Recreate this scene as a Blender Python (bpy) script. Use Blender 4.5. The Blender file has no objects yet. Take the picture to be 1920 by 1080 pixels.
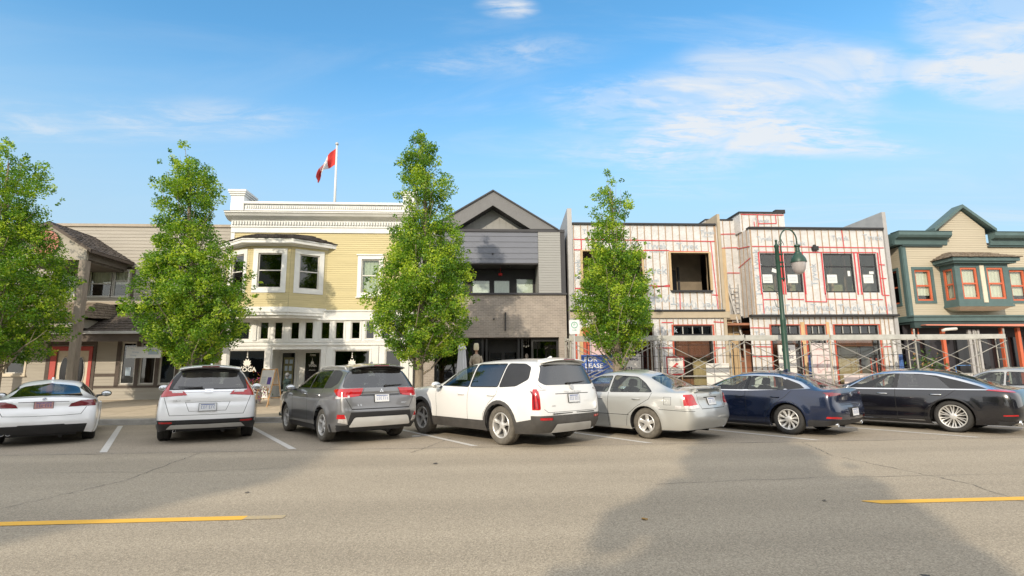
import bpy, bmesh, math, random
from mathutils import Vector, Matrix, kdtree
from mathutils.bvhtree import BVHTree
from mathutils.interpolate import poly_3d_calc
rad = math.radians
random.seed(7)
SC = bpy.context.scene
COL = SC.collection
ORG = {}

# ------------------------------------------------------------------ materials
MATS = {}
def nodes_of(name):
    m = bpy.data.materials.new(name); m.use_nodes = True
    nt = m.node_tree
    b = nt.nodes['Principled BSDF']
    return m, nt, b
def N(nt, t, **kw):
    n = nt.nodes.new(t)
    for k, v in kw.items():
        if k in n.inputs: n.inputs[k].default_value = v
        else: setattr(n, k, v)
    return n
def L(nt, a, b): nt.links.new(a, b)
def c4(c): return (c[0], c[1], c[2], 1.0)
ALB = {'yellow_siding':.84,'buff_siding':.9,'tan_siding':.9,'white_trim':.9,'beige_trim_board':.85,'grey_metal_edge':.85}
def mat(name, col, rough=.7, metal=0., var=.12, scale=3., bump=0., bscale=40., coat=0., spec=.5, backdark=None, stretch=None):
    """plain surface: a base colour that drifts with two scales of noise, optional fine bump"""
    if name in MATS: return MATS[name]
    col = [x*ALB.get(name, 1.) for x in col]
    m, nt, b = nodes_of(name)
    tc = N(nt, 'ShaderNodeTexCoord')
    src = tc.outputs['Object']
    if stretch:
        mp = N(nt, 'ShaderNodeMapping'); mp.inputs['Scale'].default_value = stretch
        L(nt, src, mp.inputs['Vector']); src = mp.outputs['Vector']
    colout = None
    if var > 0:
        n1 = N(nt, 'ShaderNodeTexNoise', Scale=scale, Detail=6., Roughness=.65)
        L(nt, src, n1.inputs['Vector'])
        rp = N(nt, 'ShaderNodeValToRGB')
        rp.color_ramp.elements[0].position = .32; rp.color_ramp.elements[1].position = .68
        rp.color_ramp.elements[0].color = c4([max(0, x*(1-var)) for x in col])
        rp.color_ramp.elements[1].color = c4([min(1, x*(1+var*.7)) for x in col])
        L(nt, n1.outputs['Fac'], rp.inputs['Fac'])
        colout = rp.outputs['Color']
    else:
        r = N(nt, 'ShaderNodeRGB'); r.outputs[0].default_value = c4(col); colout = r.outputs[0]
    if backdark is not None:
        g = N(nt, 'ShaderNodeNewGeometry')
        mx = N(nt, 'ShaderNodeMix', data_type='RGBA')
        L(nt, g.outputs['Backfacing'], mx.inputs['Factor'])
        L(nt, colout, mx.inputs['A']); mx.inputs['B'].default_value = c4(backdark)
        colout = mx.outputs['Result']
    L(nt, colout, b.inputs['Base Color'])
    b.inputs['Roughness'].default_value = rough; b.inputs['Metallic'].default_value = metal
    b.inputs['Coat Weight'].default_value = coat; b.inputs['Coat Roughness'].default_value = .03
    b.inputs['Specular IOR Level'].default_value = spec
    if bump > 0:
        n2 = N(nt, 'ShaderNodeTexNoise', Scale=bscale, Detail=4.)
        L(nt, src, n2.inputs['Vector'])
        bp = N(nt, 'ShaderNodeBump', Strength=bump, Distance=.02)
        L(nt, n2.outputs['Fac'], bp.inputs['Height']); L(nt, bp.outputs['Normal'], b.inputs['Normal'])
    MATS[name] = m
    return m
def glass(name, tint=(.5,.55,.55), clear=.6, ior=1.6, rough=.02):
    """window glass: tinted see-through mixed with a Fresnel reflection"""
    if name in MATS: return MATS[name]
    m = bpy.data.materials.new(name); m.use_nodes = True; nt = m.node_tree
    for n in list(nt.nodes): nt.nodes.remove(n)
    o = N(nt, 'ShaderNodeOutputMaterial')
    tr = N(nt, 'ShaderNodeBsdfTransparent'); tr.inputs['Color'].default_value = c4([t*clear for t in tint])
    gl = N(nt, 'ShaderNodeBsdfGlossy'); gl.inputs['Roughness'].default_value = rough
    gl.inputs['Color'].default_value = (1, 1, 1, 1)
    fr = N(nt, 'ShaderNodeFresnel', IOR=ior)
    ge = N(nt, 'ShaderNodeNewGeometry'); mr = N(nt, 'ShaderNodeMapRange'); mr.inputs['To Min'].default_value = ior; mr.inputs['To Max'].default_value = 1/ior
    L(nt, ge.outputs['Backfacing'], mr.inputs['Value']); L(nt, mr.outputs[0], fr.inputs['IOR'])   # a thin pane reflects alike from both sides
    tc = N(nt, 'ShaderNodeTexCoord'); no = N(nt, 'ShaderNodeTexNoise', Scale=1.3, Detail=1.)
    L(nt, tc.outputs['Object'], no.inputs['Vector'])
    bp = N(nt, 'ShaderNodeBump', Strength=.06, Distance=.05)
    L(nt, no.outputs['Fac'], bp.inputs['Height'])
    L(nt, bp.outputs['Normal'], gl.inputs['Normal'])
    mx = N(nt, 'ShaderNodeMixShader')
    L(nt, fr.outputs[0], mx.inputs[0]); L(nt, tr.outputs[0], mx.inputs[1]); L(nt, gl.outputs[0], mx.inputs[2])
    L(nt, mx.outputs[0], o.inputs['Surface'])
    MATS[name] = m
    return m

# ------------------------------------------------------------------ objects
def tag(o, label=None, cat=None, group=None, kind=None):
    if label: o['label'] = label
    if cat: o['category'] = cat
    if group: o['group'] = group
    if kind: o['kind'] = kind
    return o
def thing(name, label, cat, loc=(0,0,0), rz=0., group=None, kind=None):
    o = bpy.data.objects.new(name, None); COL.objects.link(o)
    o.location = loc; o.rotation_euler = (0,0,rz); o.empty_display_size = .3
    ORG[o] = Vector(loc)
    return tag(o, label, cat, group, kind)
def copy_tree(o, parent=None):
    c = o.copy(); COL.objects.link(c); c.parent = parent
    ORG[c] = ORG.get(o, Vector())
    for ch in [x for x in list(bpy.data.objects) if x.parent == o]: copy_tree(ch, c)
    return c

class MB:
    def __init__(s, T=None):
        s.v = []; s.f = []; s.T = T if T is not None else Matrix()
    def add(s, vs, fs):
        b = len(s.v); T = s.T
        s.v += [T @ Vector(v) for v in vs]
        s.f += [tuple(b+i for i in f) for f in fs]
        return s
    def quad(s, a, b, c, d): return s.add([a,b,c,d], [(0,1,2,3)])
    def box(s, x0, x1, y0, y1, z0, z1):
        return s.add([(x0,y0,z0),(x1,y0,z0),(x1,y1,z0),(x0,y1,z0),(x0,y0,z1),(x1,y0,z1),(x1,y1,z1),(x0,y1,z1)],
                     [(0,3,2,1),(4,5,6,7),(0,1,5,4),(1,2,6,5),(2,3,7,6),(3,0,4,7)])
    def prism(s, poly, y0, y1):      # polygon in x,z pushed along y
        n = len(poly)
        return s.add([(x,y0,z) for x,z in poly]+[(x,y1,z) for x,z in poly],
                     [tuple(range(n)), tuple(range(2*n-1,n-1,-1))]+[(i,i+n,(i+1)%n+n,(i+1)%n) for i in range(n)])
    def prismx(s, poly, x0, x1):     # polygon in y,z pushed along x
        n = len(poly)
        return s.add([(x0,y,z) for y,z in poly]+[(x1,y,z) for y,z in poly],
                     [tuple(range(n)), tuple(range(2*n-1,n-1,-1))]+[(i,i+n,(i+1)%n+n,(i+1)%n) for i in range(n)])
    def prismz(s, poly, z0, z1):
        n = len(poly)
        return s.add([(x,y,z0) for x,y in poly]+[(x,y,z1) for x,y in poly],
                     [tuple(range(n-1,-1,-1)), tuple(range(n,2*n))]+[(i,(i+1)%n,(i+1)%n+n,i+n) for i in range(n)])
    def tube(s, pts, r, n=8, cap=True):
        pts = [Vector(p) for p in pts]
        rs = r if isinstance(r, (list, tuple)) else [r]*len(pts)
        vs = []; up = None
        for i, p in enumerate(pts):
            d = (pts[min(i+1,len(pts)-1)]-pts[max(i-1,0)]).normalized()
            if up is None:
                up = Vector((0,0,1)) if abs(d.z) < .9 else Vector((1,0,0))
            a = d.cross(up)
            if a.length < 1e-4: a = d.cross(Vector((0,1,0)))
            a.normalize(); b = d.cross(a).normalized()
            up = -b if b.length else up
            up = a.cross(d).normalized()
            for k in range(n):
                t = 2*math.pi*k/n
                vs.append(p + (a*math.cos(t)+up*math.sin(t))*rs[i])
        fs = []
        for i in range(len(pts)-1):
            for k in range(n):
                fs.append((i*n+k, i*n+(k+1)%n, (i+1)*n+(k+1)%n, (i+1)*n+k))
        if cap:
            fs.append(tuple(range(n-1,-1,-1))); fs.append(tuple(range((len(pts)-1)*n, len(pts)*n)))
        return s.add(vs, fs)
    def lathe(s, prof, n=24, c=(0,0,0), axis='z', a0=0.):
        vs = []; fs = []; m = len(prof)
        for k in range(n):
            t = 2*math.pi*k/n + a0; co, si = math.cos(t), math.sin(t)
            for r, h in prof:
                if axis == 'z': p = (r*co, r*si, h)
                elif axis == 'y': p = (r*co, h, r*si)
                else: p = (h, r*co, r*si)
                vs.append((p[0]+c[0], p[1]+c[1], p[2]+c[2]))
        for k in range(n):
            for j in range(m-1):
                fs.append((k*m+j, ((k+1)%n)*m+j, ((k+1)%n)*m+j+1, k*m+j+1))
        return s.add(vs, fs)
    def ball(s, c, r, n=10, m=7, sz=(1,1,1)):
        vs = [(c[0],c[1],c[2]-r*sz[2])]; fs = []
        for j in range(1, m):
            ph = -math.pi/2+math.pi*j/m
            for k in range(n):
                t = 2*math.pi*k/n
                vs.append((c[0]+r*sz[0]*math.cos(ph)*math.cos(t), c[1]+r*sz[1]*math.cos(ph)*math.sin(t), c[2]+r*sz[2]*math.sin(ph)))
        vs.append((c[0],c[1],c[2]+r*sz[2])); top = len(vs)-1
        for k in range(n):
            fs.append((0, 1+(k+1)%n, 1+k)); fs.append((top, 1+(m-2)*n+k, 1+(m-2)*n+(k+1)%n))
            for j in range(m-2): fs.append((1+j*n+k, 1+j*n+(k+1)%n, 1+(j+1)*n+(k+1)%n, 1+(j+1)*n+k))
        return s.add(vs, fs)
    def text(s, txt, size, T, ext=.002, bold=0., sx=1.):
        """lettering laid in the local x,z plane of T, facing -y"""
        cu = bpy.data.curves.new('lettering', 'FONT'); cu.body = txt; cu.size = size; cu.extrude = ext
        cu.align_x = 'CENTER'; cu.align_y = 'CENTER'; cu.offset = bold; cu.resolution_u = 2
        o = bpy.data.objects.new('lettering', cu); COL.objects.link(o)
        dg = bpy.context.evaluated_depsgraph_get(); me = bpy.data.meshes.new_from_object(o.evaluated_get(dg))
        R = T @ Matrix.Rotation(math.pi/2, 4, 'X') @ Matrix.Diagonal((sx,1,1,1))
        s.add([R @ v.co for v in me.vertices], [tuple(p.vertices) for p in me.polygons])
        bpy.data.objects.remove(o); bpy.data.curves.remove(cu); bpy.data.meshes.remove(me)
        return s
    def build(s, name, m, parent=None, smooth=False, world=True, bevel=0., angle=None):
        me = bpy.data.meshes.new(name)
        off = ORG.get(parent, Vector()) if (parent is not None and world) else Vector()
        me.from_pydata([tuple(Vector(v)-off) for v in s.v], [], s.f); me.update()
        me.materials.append(m)
        if smooth: me.polygons.foreach_set('use_smooth', [True]*len(me.polygons))
        if angle is not None: me.set_sharp_from_angle(angle=rad(angle))
        if m and m.name.endswith('_paint'):
            bm = bmesh.new(); bm.from_mesh(me); bmesh.ops.recalc_face_normals(bm, faces=bm.faces); bm.to_mesh(me); bm.free()
        o = bpy.data.objects.new(name, me); COL.objects.link(o)
        if parent is not None: o.parent = parent; ORG[o] = ORG.get(parent, Vector())
        else: ORG[o] = Vector()
        if bevel > 0:
            md = o.modifiers.new('bevel', 'BEVEL'); md.width = bevel; md.segments = 2; md.limit_method = 'ANGLE'; md.harden_normals = False
        return o
def TR(x, y, z, rz=0., rx=0., ry=0.):
    return Matrix.Translation((x,y,z)) @ Matrix.Rotation(rz,4,'Z') @ Matrix.Rotation(rx,4,'X') @ Matrix.Rotation(ry,4,'Y')
def rnd(poly, r, n=3):
    """round the corners of a convex polygon"""
    out = []; m = len(poly)
    for i in range(m):
        p = Vector(poly[i]); a = Vector(poly[i-1]); b = Vector(poly[(i+1) % m])
        ri = r[i] if isinstance(r, (list, tuple)) else r
        da = (a-p); db = (b-p); ra = min(ri, da.length*.48); rb = min(ri, db.length*.48)
        p0 = p+da.normalized()*ra; p1 = p+db.normalized()*rb
        for k in range(n+1):
            t = k/n; out.append(tuple(p0*(1-t)**2 + p*2*t*(1-t) + p1*t*t))
    return out
# ================================================================== GROUND, ROAD, PAVEMENT
KERB_Y = 17.35
def asphalt(name, col, col2, patch=True):
    m, nt, b = nodes_of(name)
    tc = N(nt, 'ShaderNodeTexCoord'); src = tc.outputs['Object']
    n1 = N(nt, 'ShaderNodeTexNoise', Scale=.35, Detail=7., Roughness=.62); L(nt, src, n1.inputs['Vector'])
    rp = N(nt, 'ShaderNodeValToRGB'); rp.color_ramp.elements[0].position=.3; rp.color_ramp.elements[1].position=.7
    rp.color_ramp.elements[0].color = c4(col); rp.color_ramp.elements[1].color = c4(col2); L(nt, n1.outputs['Fac'], rp.inputs['Fac'])
    # stones in the binder
    v = N(nt, 'ShaderNodeTexVoronoi', Scale=95.); L(nt, src, v.inputs['Vector'])
    r2 = N(nt, 'ShaderNodeValToRGB'); r2.color_ramp.elements[0].color=(.62,.60,.58,1); r2.color_ramp.elements[1].color=(1.35,1.33,1.3,1)
    L(nt, v.outputs['Color'], r2.inputs['Fac'])
    n3 = N(nt, 'ShaderNodeTexNoise', Scale=42., Detail=5., Roughness=.7); L(nt, src, n3.inputs['Vector'])
    r3 = N(nt, 'ShaderNodeValToRGB'); r3.color_ramp.elements[0].position=.32; r3.color_ramp.elements[1].position=.66
    r3.color_ramp.elements[0].color=(.78,.78,.78,1); r3.color_ramp.elements[1].color=(1.14,1.14,1.14,1); L(nt, n3.outputs['Fac'], r3.inputs['Fac'])
    m1 = N(nt, 'ShaderNodeMix', data_type='RGBA', blend_type='MULTIPLY'); m1.inputs['Factor'].default_value=1.
    L(nt, rp.outputs['Color'], m1.inputs['A']); L(nt, r2.outputs['Color'], m1.inputs['B'])
    m2 = N(nt, 'ShaderNodeMix', data_type='RGBA', blend_type='MULTIPLY'); m2.inputs['Factor'].default_value=1.
    L(nt, m1.outputs['Result'], m2.inputs['A']); L(nt, r3.outputs['Color'], m2.inputs['B'])
    out = m2.outputs['Result']
    if patch:
        # long wear streaks along the traffic and a few dark stains
        mp = N(nt, 'ShaderNodeMapping'); mp.inputs['Scale'].default_value = (.05,.9,1); L(nt, src, mp.inputs['Vector'])
        n4 = N(nt, 'ShaderNodeTexNoise', Scale=1., Detail=4.); L(nt, mp.outputs['Vector'], n4.inputs['Vector'])
        r4 = N(nt, 'ShaderNodeValToRGB'); r4.color_ramp.elements[0].position=.35; r4.color_ramp.elements[1].position=.65
        r4.color_ramp.elements[0].color=(.9,.9,.9,1); r4.color_ramp.elements[1].color=(1.06,1.06,1.06,1); L(nt, n4.outputs['Fac'], r4.inputs['Fac'])
        m3 = N(nt, 'ShaderNodeMix', data_type='RGBA', blend_type='MULTIPLY'); m3.inputs['Factor'].default_value=1.
        L(nt, out, m3.inputs['A']); L(nt, r4.outputs['Color'], m3.inputs['B'])
        n5 = N(nt, 'ShaderNodeTexNoise', Scale=1.9, Detail=3., Roughness=.5); L(nt, src, n5.inputs['Vector'])
        r5 = N(nt, 'ShaderNodeValToRGB'); r5.color_ramp.elements[0].position=.70; r5.color_ramp.elements[1].position=.76
        r5.color_ramp.elements[0].color=(1,1,1,1); r5.color_ramp.elements[1].color=(.86,.86,.86,1); L(nt, n5.outputs['Fac'], r5.inputs['Fac'])
        m4 = N(nt, 'ShaderNodeMix', data_type='RGBA', blend_type='MULTIPLY'); m4.inputs['Factor'].default_value=1.
        L(nt, m3.outputs['Result'], m4.inputs['A']); L(nt, r5.outputs['Color'], m4.inputs['B'])
        out = m4.outputs['Result']
    L(nt, out, b.inputs['Base Color']); b.inputs['Roughness'].default_value=.88; b.inputs['Specular IOR Level'].default_value=.3
    bp = N(nt, 'ShaderNodeBump', Strength=.5, Distance=.006); L(nt, v.outputs['Distance'], bp.inputs['Height'])
    L(nt, bp.outputs['Normal'], b.inputs['Normal'])
    return m
M_ROAD = asphalt('road_asphalt', (.325,.283,.218), (.362,.314,.240))
M_BAY = asphalt('parking_asphalt', (.285,.25,.20), (.345,.30,.235))
M_GROUND = mat('ground_soil', (.16,.15,.12), .95, var=.3, scale=.1)
g = MB(); g.add([(-500,-500,-.06),(500,-500,-.06),(500,500,-.06),(-500,500,-.06)], [(0,1,2,3)]); tag(g.build('ground', M_GROUND), kind='structure')
g = MB(); g.add([(-70,-4.2,0),(70,-4.2,0),(70,10.95,0),(-70,10.95,0)], [(0,1,2,3)]); tag(g.build('road', M_ROAD), kind='structure')
g = MB(); g.add([(-70,10.95,0),(70,10.95,0),(70,KERB_Y,0),(-70,KERB_Y,0)], [(0,1,2,3)]); tag(g.build('parking_lane', M_BAY), kind='structure')
def concrete_pave(name, col, sx, sy):
    m, nt, b = nodes_of(name)
    tc = N(nt, 'ShaderNodeTexCoord'); mp = N(nt, 'ShaderNodeMapping'); L(nt, tc.outputs['Object'], mp.inputs['Vector'])
    br = N(nt, 'ShaderNodeTexBrick', Scale=1.); L(nt, mp.outputs['Vector'], br.inputs['Vector'])
    br.inputs['Brick Width'].default_value=sx; br.inputs['Row Height'].default_value=sy; br.inputs['Mortar Size'].default_value=.012; br.offset=.0
    br.inputs['Color1'].default_value=c4(col); br.inputs['Color2'].default_value=c4([x*.93 for x in col]); br.inputs['Mortar'].default_value=c4([x*.5 for x in col])
    n = N(nt, 'ShaderNodeTexNoise', Scale=2.5, Detail=7., Roughness=.7); L(nt, tc.outputs['Object'], n.inputs['Vector'])
    rp = N(nt, 'ShaderNodeValToRGB'); rp.color_ramp.elements[0].position=.3; rp.color_ramp.elements[1].position=.7
    rp.color_ramp.elements[0].color=(.82,.81,.8,1); rp.color_ramp.elements[1].color=(1.06,1.06,1.06,1); L(nt, n.outputs['Fac'], rp.inputs['Fac'])
    mx = N(nt, 'ShaderNodeMix', data_type='RGBA', blend_type='MULTIPLY'); mx.inputs['Factor'].default_value=1.
    L(nt, br.outputs['Color'], mx.inputs['A']); L(nt, rp.outputs['Color'], mx.inputs['B']); L(nt, mx.outputs['Result'], b.inputs['Base Color'])
    b.inputs['Roughness'].default_value=.9
    return m
M_WALK = concrete_pave('pavement_concrete', (.48,.40,.295), 1.5, 1.5)
M_KERB = mat('kerb_concrete', (.30,.285,.255), .9, var=.3, scale=2.5, bump=.2)
WZ = lambda y: .15+max(0, y-KERB_Y-.15)*(.42-.15)/(23.5-KERB_Y-.15)
g = MB()
y0 = KERB_Y+.15
g.add([(-70,y0,.148),(70,y0,.148),(70,30,WZ(30)),(-70,30,WZ(30))], [(0,1,2,3)])
tag(g.build('pavement', M_WALK), kind='structure')
g = MB(); g.prismx([(KERB_Y,-.02),(KERB_Y,.13),(KERB_Y+.02,.15),(KERB_Y+.15,.15),(KERB_Y+.15,-.02)], -70, 70); tag(g.build('kerb', M_KERB), kind='structure')
g = MB(); g.box(-70,70,KERB_Y-.32,KERB_Y-.002,-.02,.006); tag(g.build('gutter', mat('gutter_concrete', (.21,.20,.18), .92, var=.3, scale=2)), kind='structure')
# the other side of the street, behind the camera
g = MB(); g.add([(-70,-40,.14),(70,-40,.14),(70,-4.35,.14),(-70,-4.35,.14)], [(0,1,2,3)]); tag(g.build('pavement', M_WALK), kind='structure')
g = MB(); g.box(-70,70,-4.35,-4.2,-.02,.15); tag(g.build('kerb', M_KERB), kind='structure')
# markings
def worn(name, col, lo=.44, hi=.58, base=(.25,.23,.2)):
    m, nt, b = nodes_of(name)
    tc = N(nt, 'ShaderNodeTexCoord'); n = N(nt, 'ShaderNodeTexNoise', Scale=34., Detail=6., Roughness=.8); L(nt, tc.outputs['Object'], n.inputs['Vector'])
    rp = N(nt, 'ShaderNodeValToRGB'); rp.color_ramp.elements[0].position=lo-.12; rp.color_ramp.elements[1].position=lo
    rp.color_ramp.elements[0].color=c4([.5*a+.5*q for a, q in zip(base,col)]); rp.color_ramp.elements[1].color=c4(col); L(nt, n.outputs['Fac'], rp.inputs['Fac'])
    L(nt, rp.outputs['Color'], b.inputs['Base Color']); b.inputs['Roughness'].default_value=.75
    return m
M_WPAINT = worn('white_road_paint', (.56,.54,.50), .52); M_YPAINT = worn('yellow_road_paint', (.72,.40,.045), .42)
M_YWORN = worn('worn_yellow_road_paint', (.44,.34,.18), .56)
t60 = math.tan(rad(30))
for i in range(-3, 8):
    xb = -.08+3.585*i
    if xb < -12 or xb > 24: continue
    y_a, y_b = 11.15, 16.75
    w = .062
    g = MB(); g.add([(xb-w/math.cos(rad(30)), y_a, .005), (xb+w/math.cos(rad(30)), y_a, .005), (xb+w/math.cos(rad(30))-(y_b-y_a)*t60, y_b, .005), (xb-w/math.cos(rad(30))-(y_b-y_a)*t60, y_b, .005)], [(0,1,2,3)])
    o = g.build('bay_line', M_WPAINT); tag(o, kind='structure', group='painted parking bay lines')
for x0, x1, mm, w in ((-14,-2.42,M_YPAINT,.075),(-2.42,-2.02,M_YWORN,.065),(4.3,16,M_YPAINT,.075)):
    g = MB()
    if mm is M_YPAINT and x0 > 0: g.add([(x0,6.06,.005),(x0+.15,5.925,.005),(x1,5.925,.005),(x1,6.075,.005),(x0+.05,6.075,.005)], [(0,1,2,3,4)])
    else: g.add([(x0,6-w,.005),(x1,6-w,.005),(x1,6+w,.005),(x0,6+w,.005)], [(0,1,2,3)])
    o = g.build('centre_line', mm); tag(o, kind='structure', group='yellow centre line dashes')
# cracks in the asphalt: thin tar-dark ribbons
M_CRACK = mat('tar_crack', (.08,.075,.07), .9, var=.2)
def crack(pts, w=.008, seed=1, sub=14):
    r = random.Random(seed); g = MB(); P = []
    for a, b in zip(pts, pts[1:]):
        for k in range(sub):
            t = k/sub; P.append((a[0]+(b[0]-a[0])*t+r.uniform(-.03,.03), a[1]+(b[1]-a[1])*t+r.uniform(-.03,.03)))
    P.append(pts[-1]); vs = []; n = len(P)
    for i, p in enumerate(P):
        d = Vector((P[min(i+1,n-1)][0]-P[max(i-1,0)][0], P[min(i+1,n-1)][1]-P[max(i-1,0)][1])).normalized(); nn = Vector((-d.y,d.x)); ww = w*r.uniform(.3,1.)
        vs += [(p[0]+nn.x*ww, p[1]+nn.y*ww, .0035), (p[0]-nn.x*ww, p[1]-nn.y*ww, .0035)]
    g.add(vs, [(2*i,2*i+1,2*i+3,2*i+2) for i in range(n-1)])
    o = g.build('asphalt_crack', M_CRACK); tag(o, kind='structure')
crack([(-1.25,10.4),(-.95,11.4),(-.62,12.6)], .008, 3); crack([(-3.1,10.9),(-2.7,11.9),(-1.6,12.6)], .007, 4)
crack([(-13,10.97),(-8,10.93),(-3,10.96),(4,10.94),(12,10.97),(22,10.95)], .012, 5, 40)
crack([(-12,2.9),(-7,3.2),(-2,3.05),(3,3.25),(9,3.1)], .006, 8, 50); crack([(5.6,4.2),(6.3,6.8),(6.1,9.2),(6.6,10.9)], .007, 9, 30); crack([(-5.4,6.6),(-5.0,8.2),(-5.3,10.9)], .006, 10, 24); crack([(-9,8.6),(-6.5,9.0),(-4.6,8.8),(-3.0,9.0)], .006, 6); crack([(2.2,7.2),(4.8,7.4),(8.8,7.3)], .005, 7)
# ================================================================== BUILDING KIT
def cells(x0, x1, z0, z1, ops):
    xs = sorted({x0, x1, *[min(max(v, x0), x1) for o in ops for v in (o[0], o[1])]})
    zs = sorted({z0, z1, *[min(max(v, z0), z1) for o in ops for v in (o[2], o[3])]})
    out = []
    for a, b in zip(xs, xs[1:]):
        run = None
        for c, d in zip(zs, zs[1:]):
            mx, mz = (a+b)/2, (c+d)/2
            if any(o[0] < mx < o[1] and o[2] < mz < o[3] for o in ops) or b-a < 1e-4:
                if run: out.append((a,b,run[0],run[1])); run = None
            else: run = (run[0], d) if run else (c, d)
        if run: out.append((a,b,run[0],run[1]))
    return out
def wall(mb, x0, x1, z0, z1, ops=(), step=0., lap=.016, reveal=.14, vert=0.):
    """a facing at local y=0 looking at -y, openings cut out, optional clapboards"""
    for a, b, c, d in cells(x0, x1, z0, z1, ops):
        if step > 0:
            r = math.floor(c/step+1e-6)
            while r*step < d-1e-6:
                za, zb = max(c, r*step), min(d, (r+1)*step)
                ya, yb = -lap*(1-(za-r*step)/step), -lap*(1-(zb-r*step)/step)
                mb.add([(a,ya,za),(b,ya,za),(b,yb,zb),(a,yb,zb)], [(0,1,2,3)])
                mb.add([(a,ya,za),(b,ya,za),(b,0,za),(a,0,za)], [(3,2,1,0)])
                r += 1
        else: mb.add([(a,0,c),(b,0,c),(b,0,d),(a,0,d)], [(0,1,2,3)])
    for a, b, c, d in ops:
        mb.add([(a,0,c),(b,0,c),(b,reveal,c),(a,reveal,c)], [(0,1,2,3)]); mb.add([(a,0,d),(b,0,d),(b,reveal,d),(a,reveal,d)], [(3,2,1,0)])
        mb.add([(a,0,c),(a,0,d),(a,reveal,d),(a,reveal,c)], [(3,2,1,0)]); mb.add([(b,0,c),(b,0,d),(b,reveal,d),(b,reveal,c)], [(0,1,2,3)])
def ring(mb, x0, x1, z0, z1, w, y0, y1, wb=None, wt=None):
    """rectangular frame, outer size given, members butted"""
    wb = w if wb is None else wb; wt = w if wt is None else wt
    mb.box(x0, x1, y0, y1, z0, z0+wb); mb.box(x0, x1, y0, y1, z1-wt, z1)
    mb.box(x0, x0+w, y0, y1, z0+wb, z1-wt); mb.box(x1-w, x1, y0, y1, z0+wb, z1-wt)
def window(parent, T, x0, x1, z0, z1, casing=None, sash=None, glassm=None, cw=.12, sw=.05, mid=(), mull=(), head=0., sill=True, blind=None, proud=.035, name='window', yg=.07, bars=None, orgparent=None):
    """x0..z1 = the opening. casing (material) outside it, sash inside it, pane, optional blind/curtain (mat, from z, to z)"""
    root = None
    if casing:
        b = MB(T); ring(b, x0-cw, x1+cw, z0-cw, z1+cw, cw, -proud, .012)
        if head: b.box(x0-cw-.05, x1+cw+.05, -proud-.04, .012, z1+cw+.001, z1+cw+head)
        if sill: b.box(x0-cw-.04, x1+cw+.04, -proud-.05, .012, z0-cw-.05, z0-cw-.001)
        root = b.build(name, casing, parent)
    s = MB(T); ring(s, x0, x1, z0, z1, sw, .03, .09)
    for m in mid: s.box(x0+sw, x1-sw, .035, .085, m-sw*.45, m+sw*.45)
    for m in mull: s.box(m-sw*.5, m+sw*.5, .034, .086, z0+sw, z1-sw)
    so = s.build('sash' if root else name, sash, root or parent)
    if not root: root = so
    p = MB(T); p.box(x0+sw*.8, x1-sw*.8, yg, yg+.006, z0+sw*.8, z1-sw*.8); p.build('pane', glassm, root)
    if blind:
        m, a, c_ = blind; q = MB(T); n = max(2, int((x1-x0)/.05)); vs = []
        for k in range(n+1):
            x = x0+.02+(x1-x0-.04)*k/n; yy = yg+.10+.014*math.sin(k*1.9)
            vs += [(x,yy,a),(x,yy,c_)]
        q.add(vs, [(2*k,2*k+2,2*k+3,2*k+1) for k in range(n)]); q.build('blind', m, root)
    return root
def shell(parent, name, m, x0, x1, y0, y1, z0, z1, floors=()):
    """side, back, floor and roof slabs behind a facade, plain and dark inside"""
    b = MB(); t = .12
    b.box(x0, x0+t, y0, y1, z0, z1); b.box(x1-t, x1, y0, y1, z0, z1); b.box(x0+t, x1-t, y1-t, y1, z0, z1)
    b.box(x0+t, x1-t, y0, y1-t, z1-.3, z1-.12)
    for f in floors: b.box(x0+t, x1-t, y0, y1-t, f-.1, f+.1)
    return b.build(name, m, parent)
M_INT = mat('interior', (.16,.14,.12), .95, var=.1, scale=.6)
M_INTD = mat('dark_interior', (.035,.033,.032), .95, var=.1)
G_DARK = glass('shop_glass', (.42,.46,.44), .62, ior=1.75)
G_CLEAR = glass('window_glass', (.93,.96,.93), .97, ior=1.55)
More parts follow.
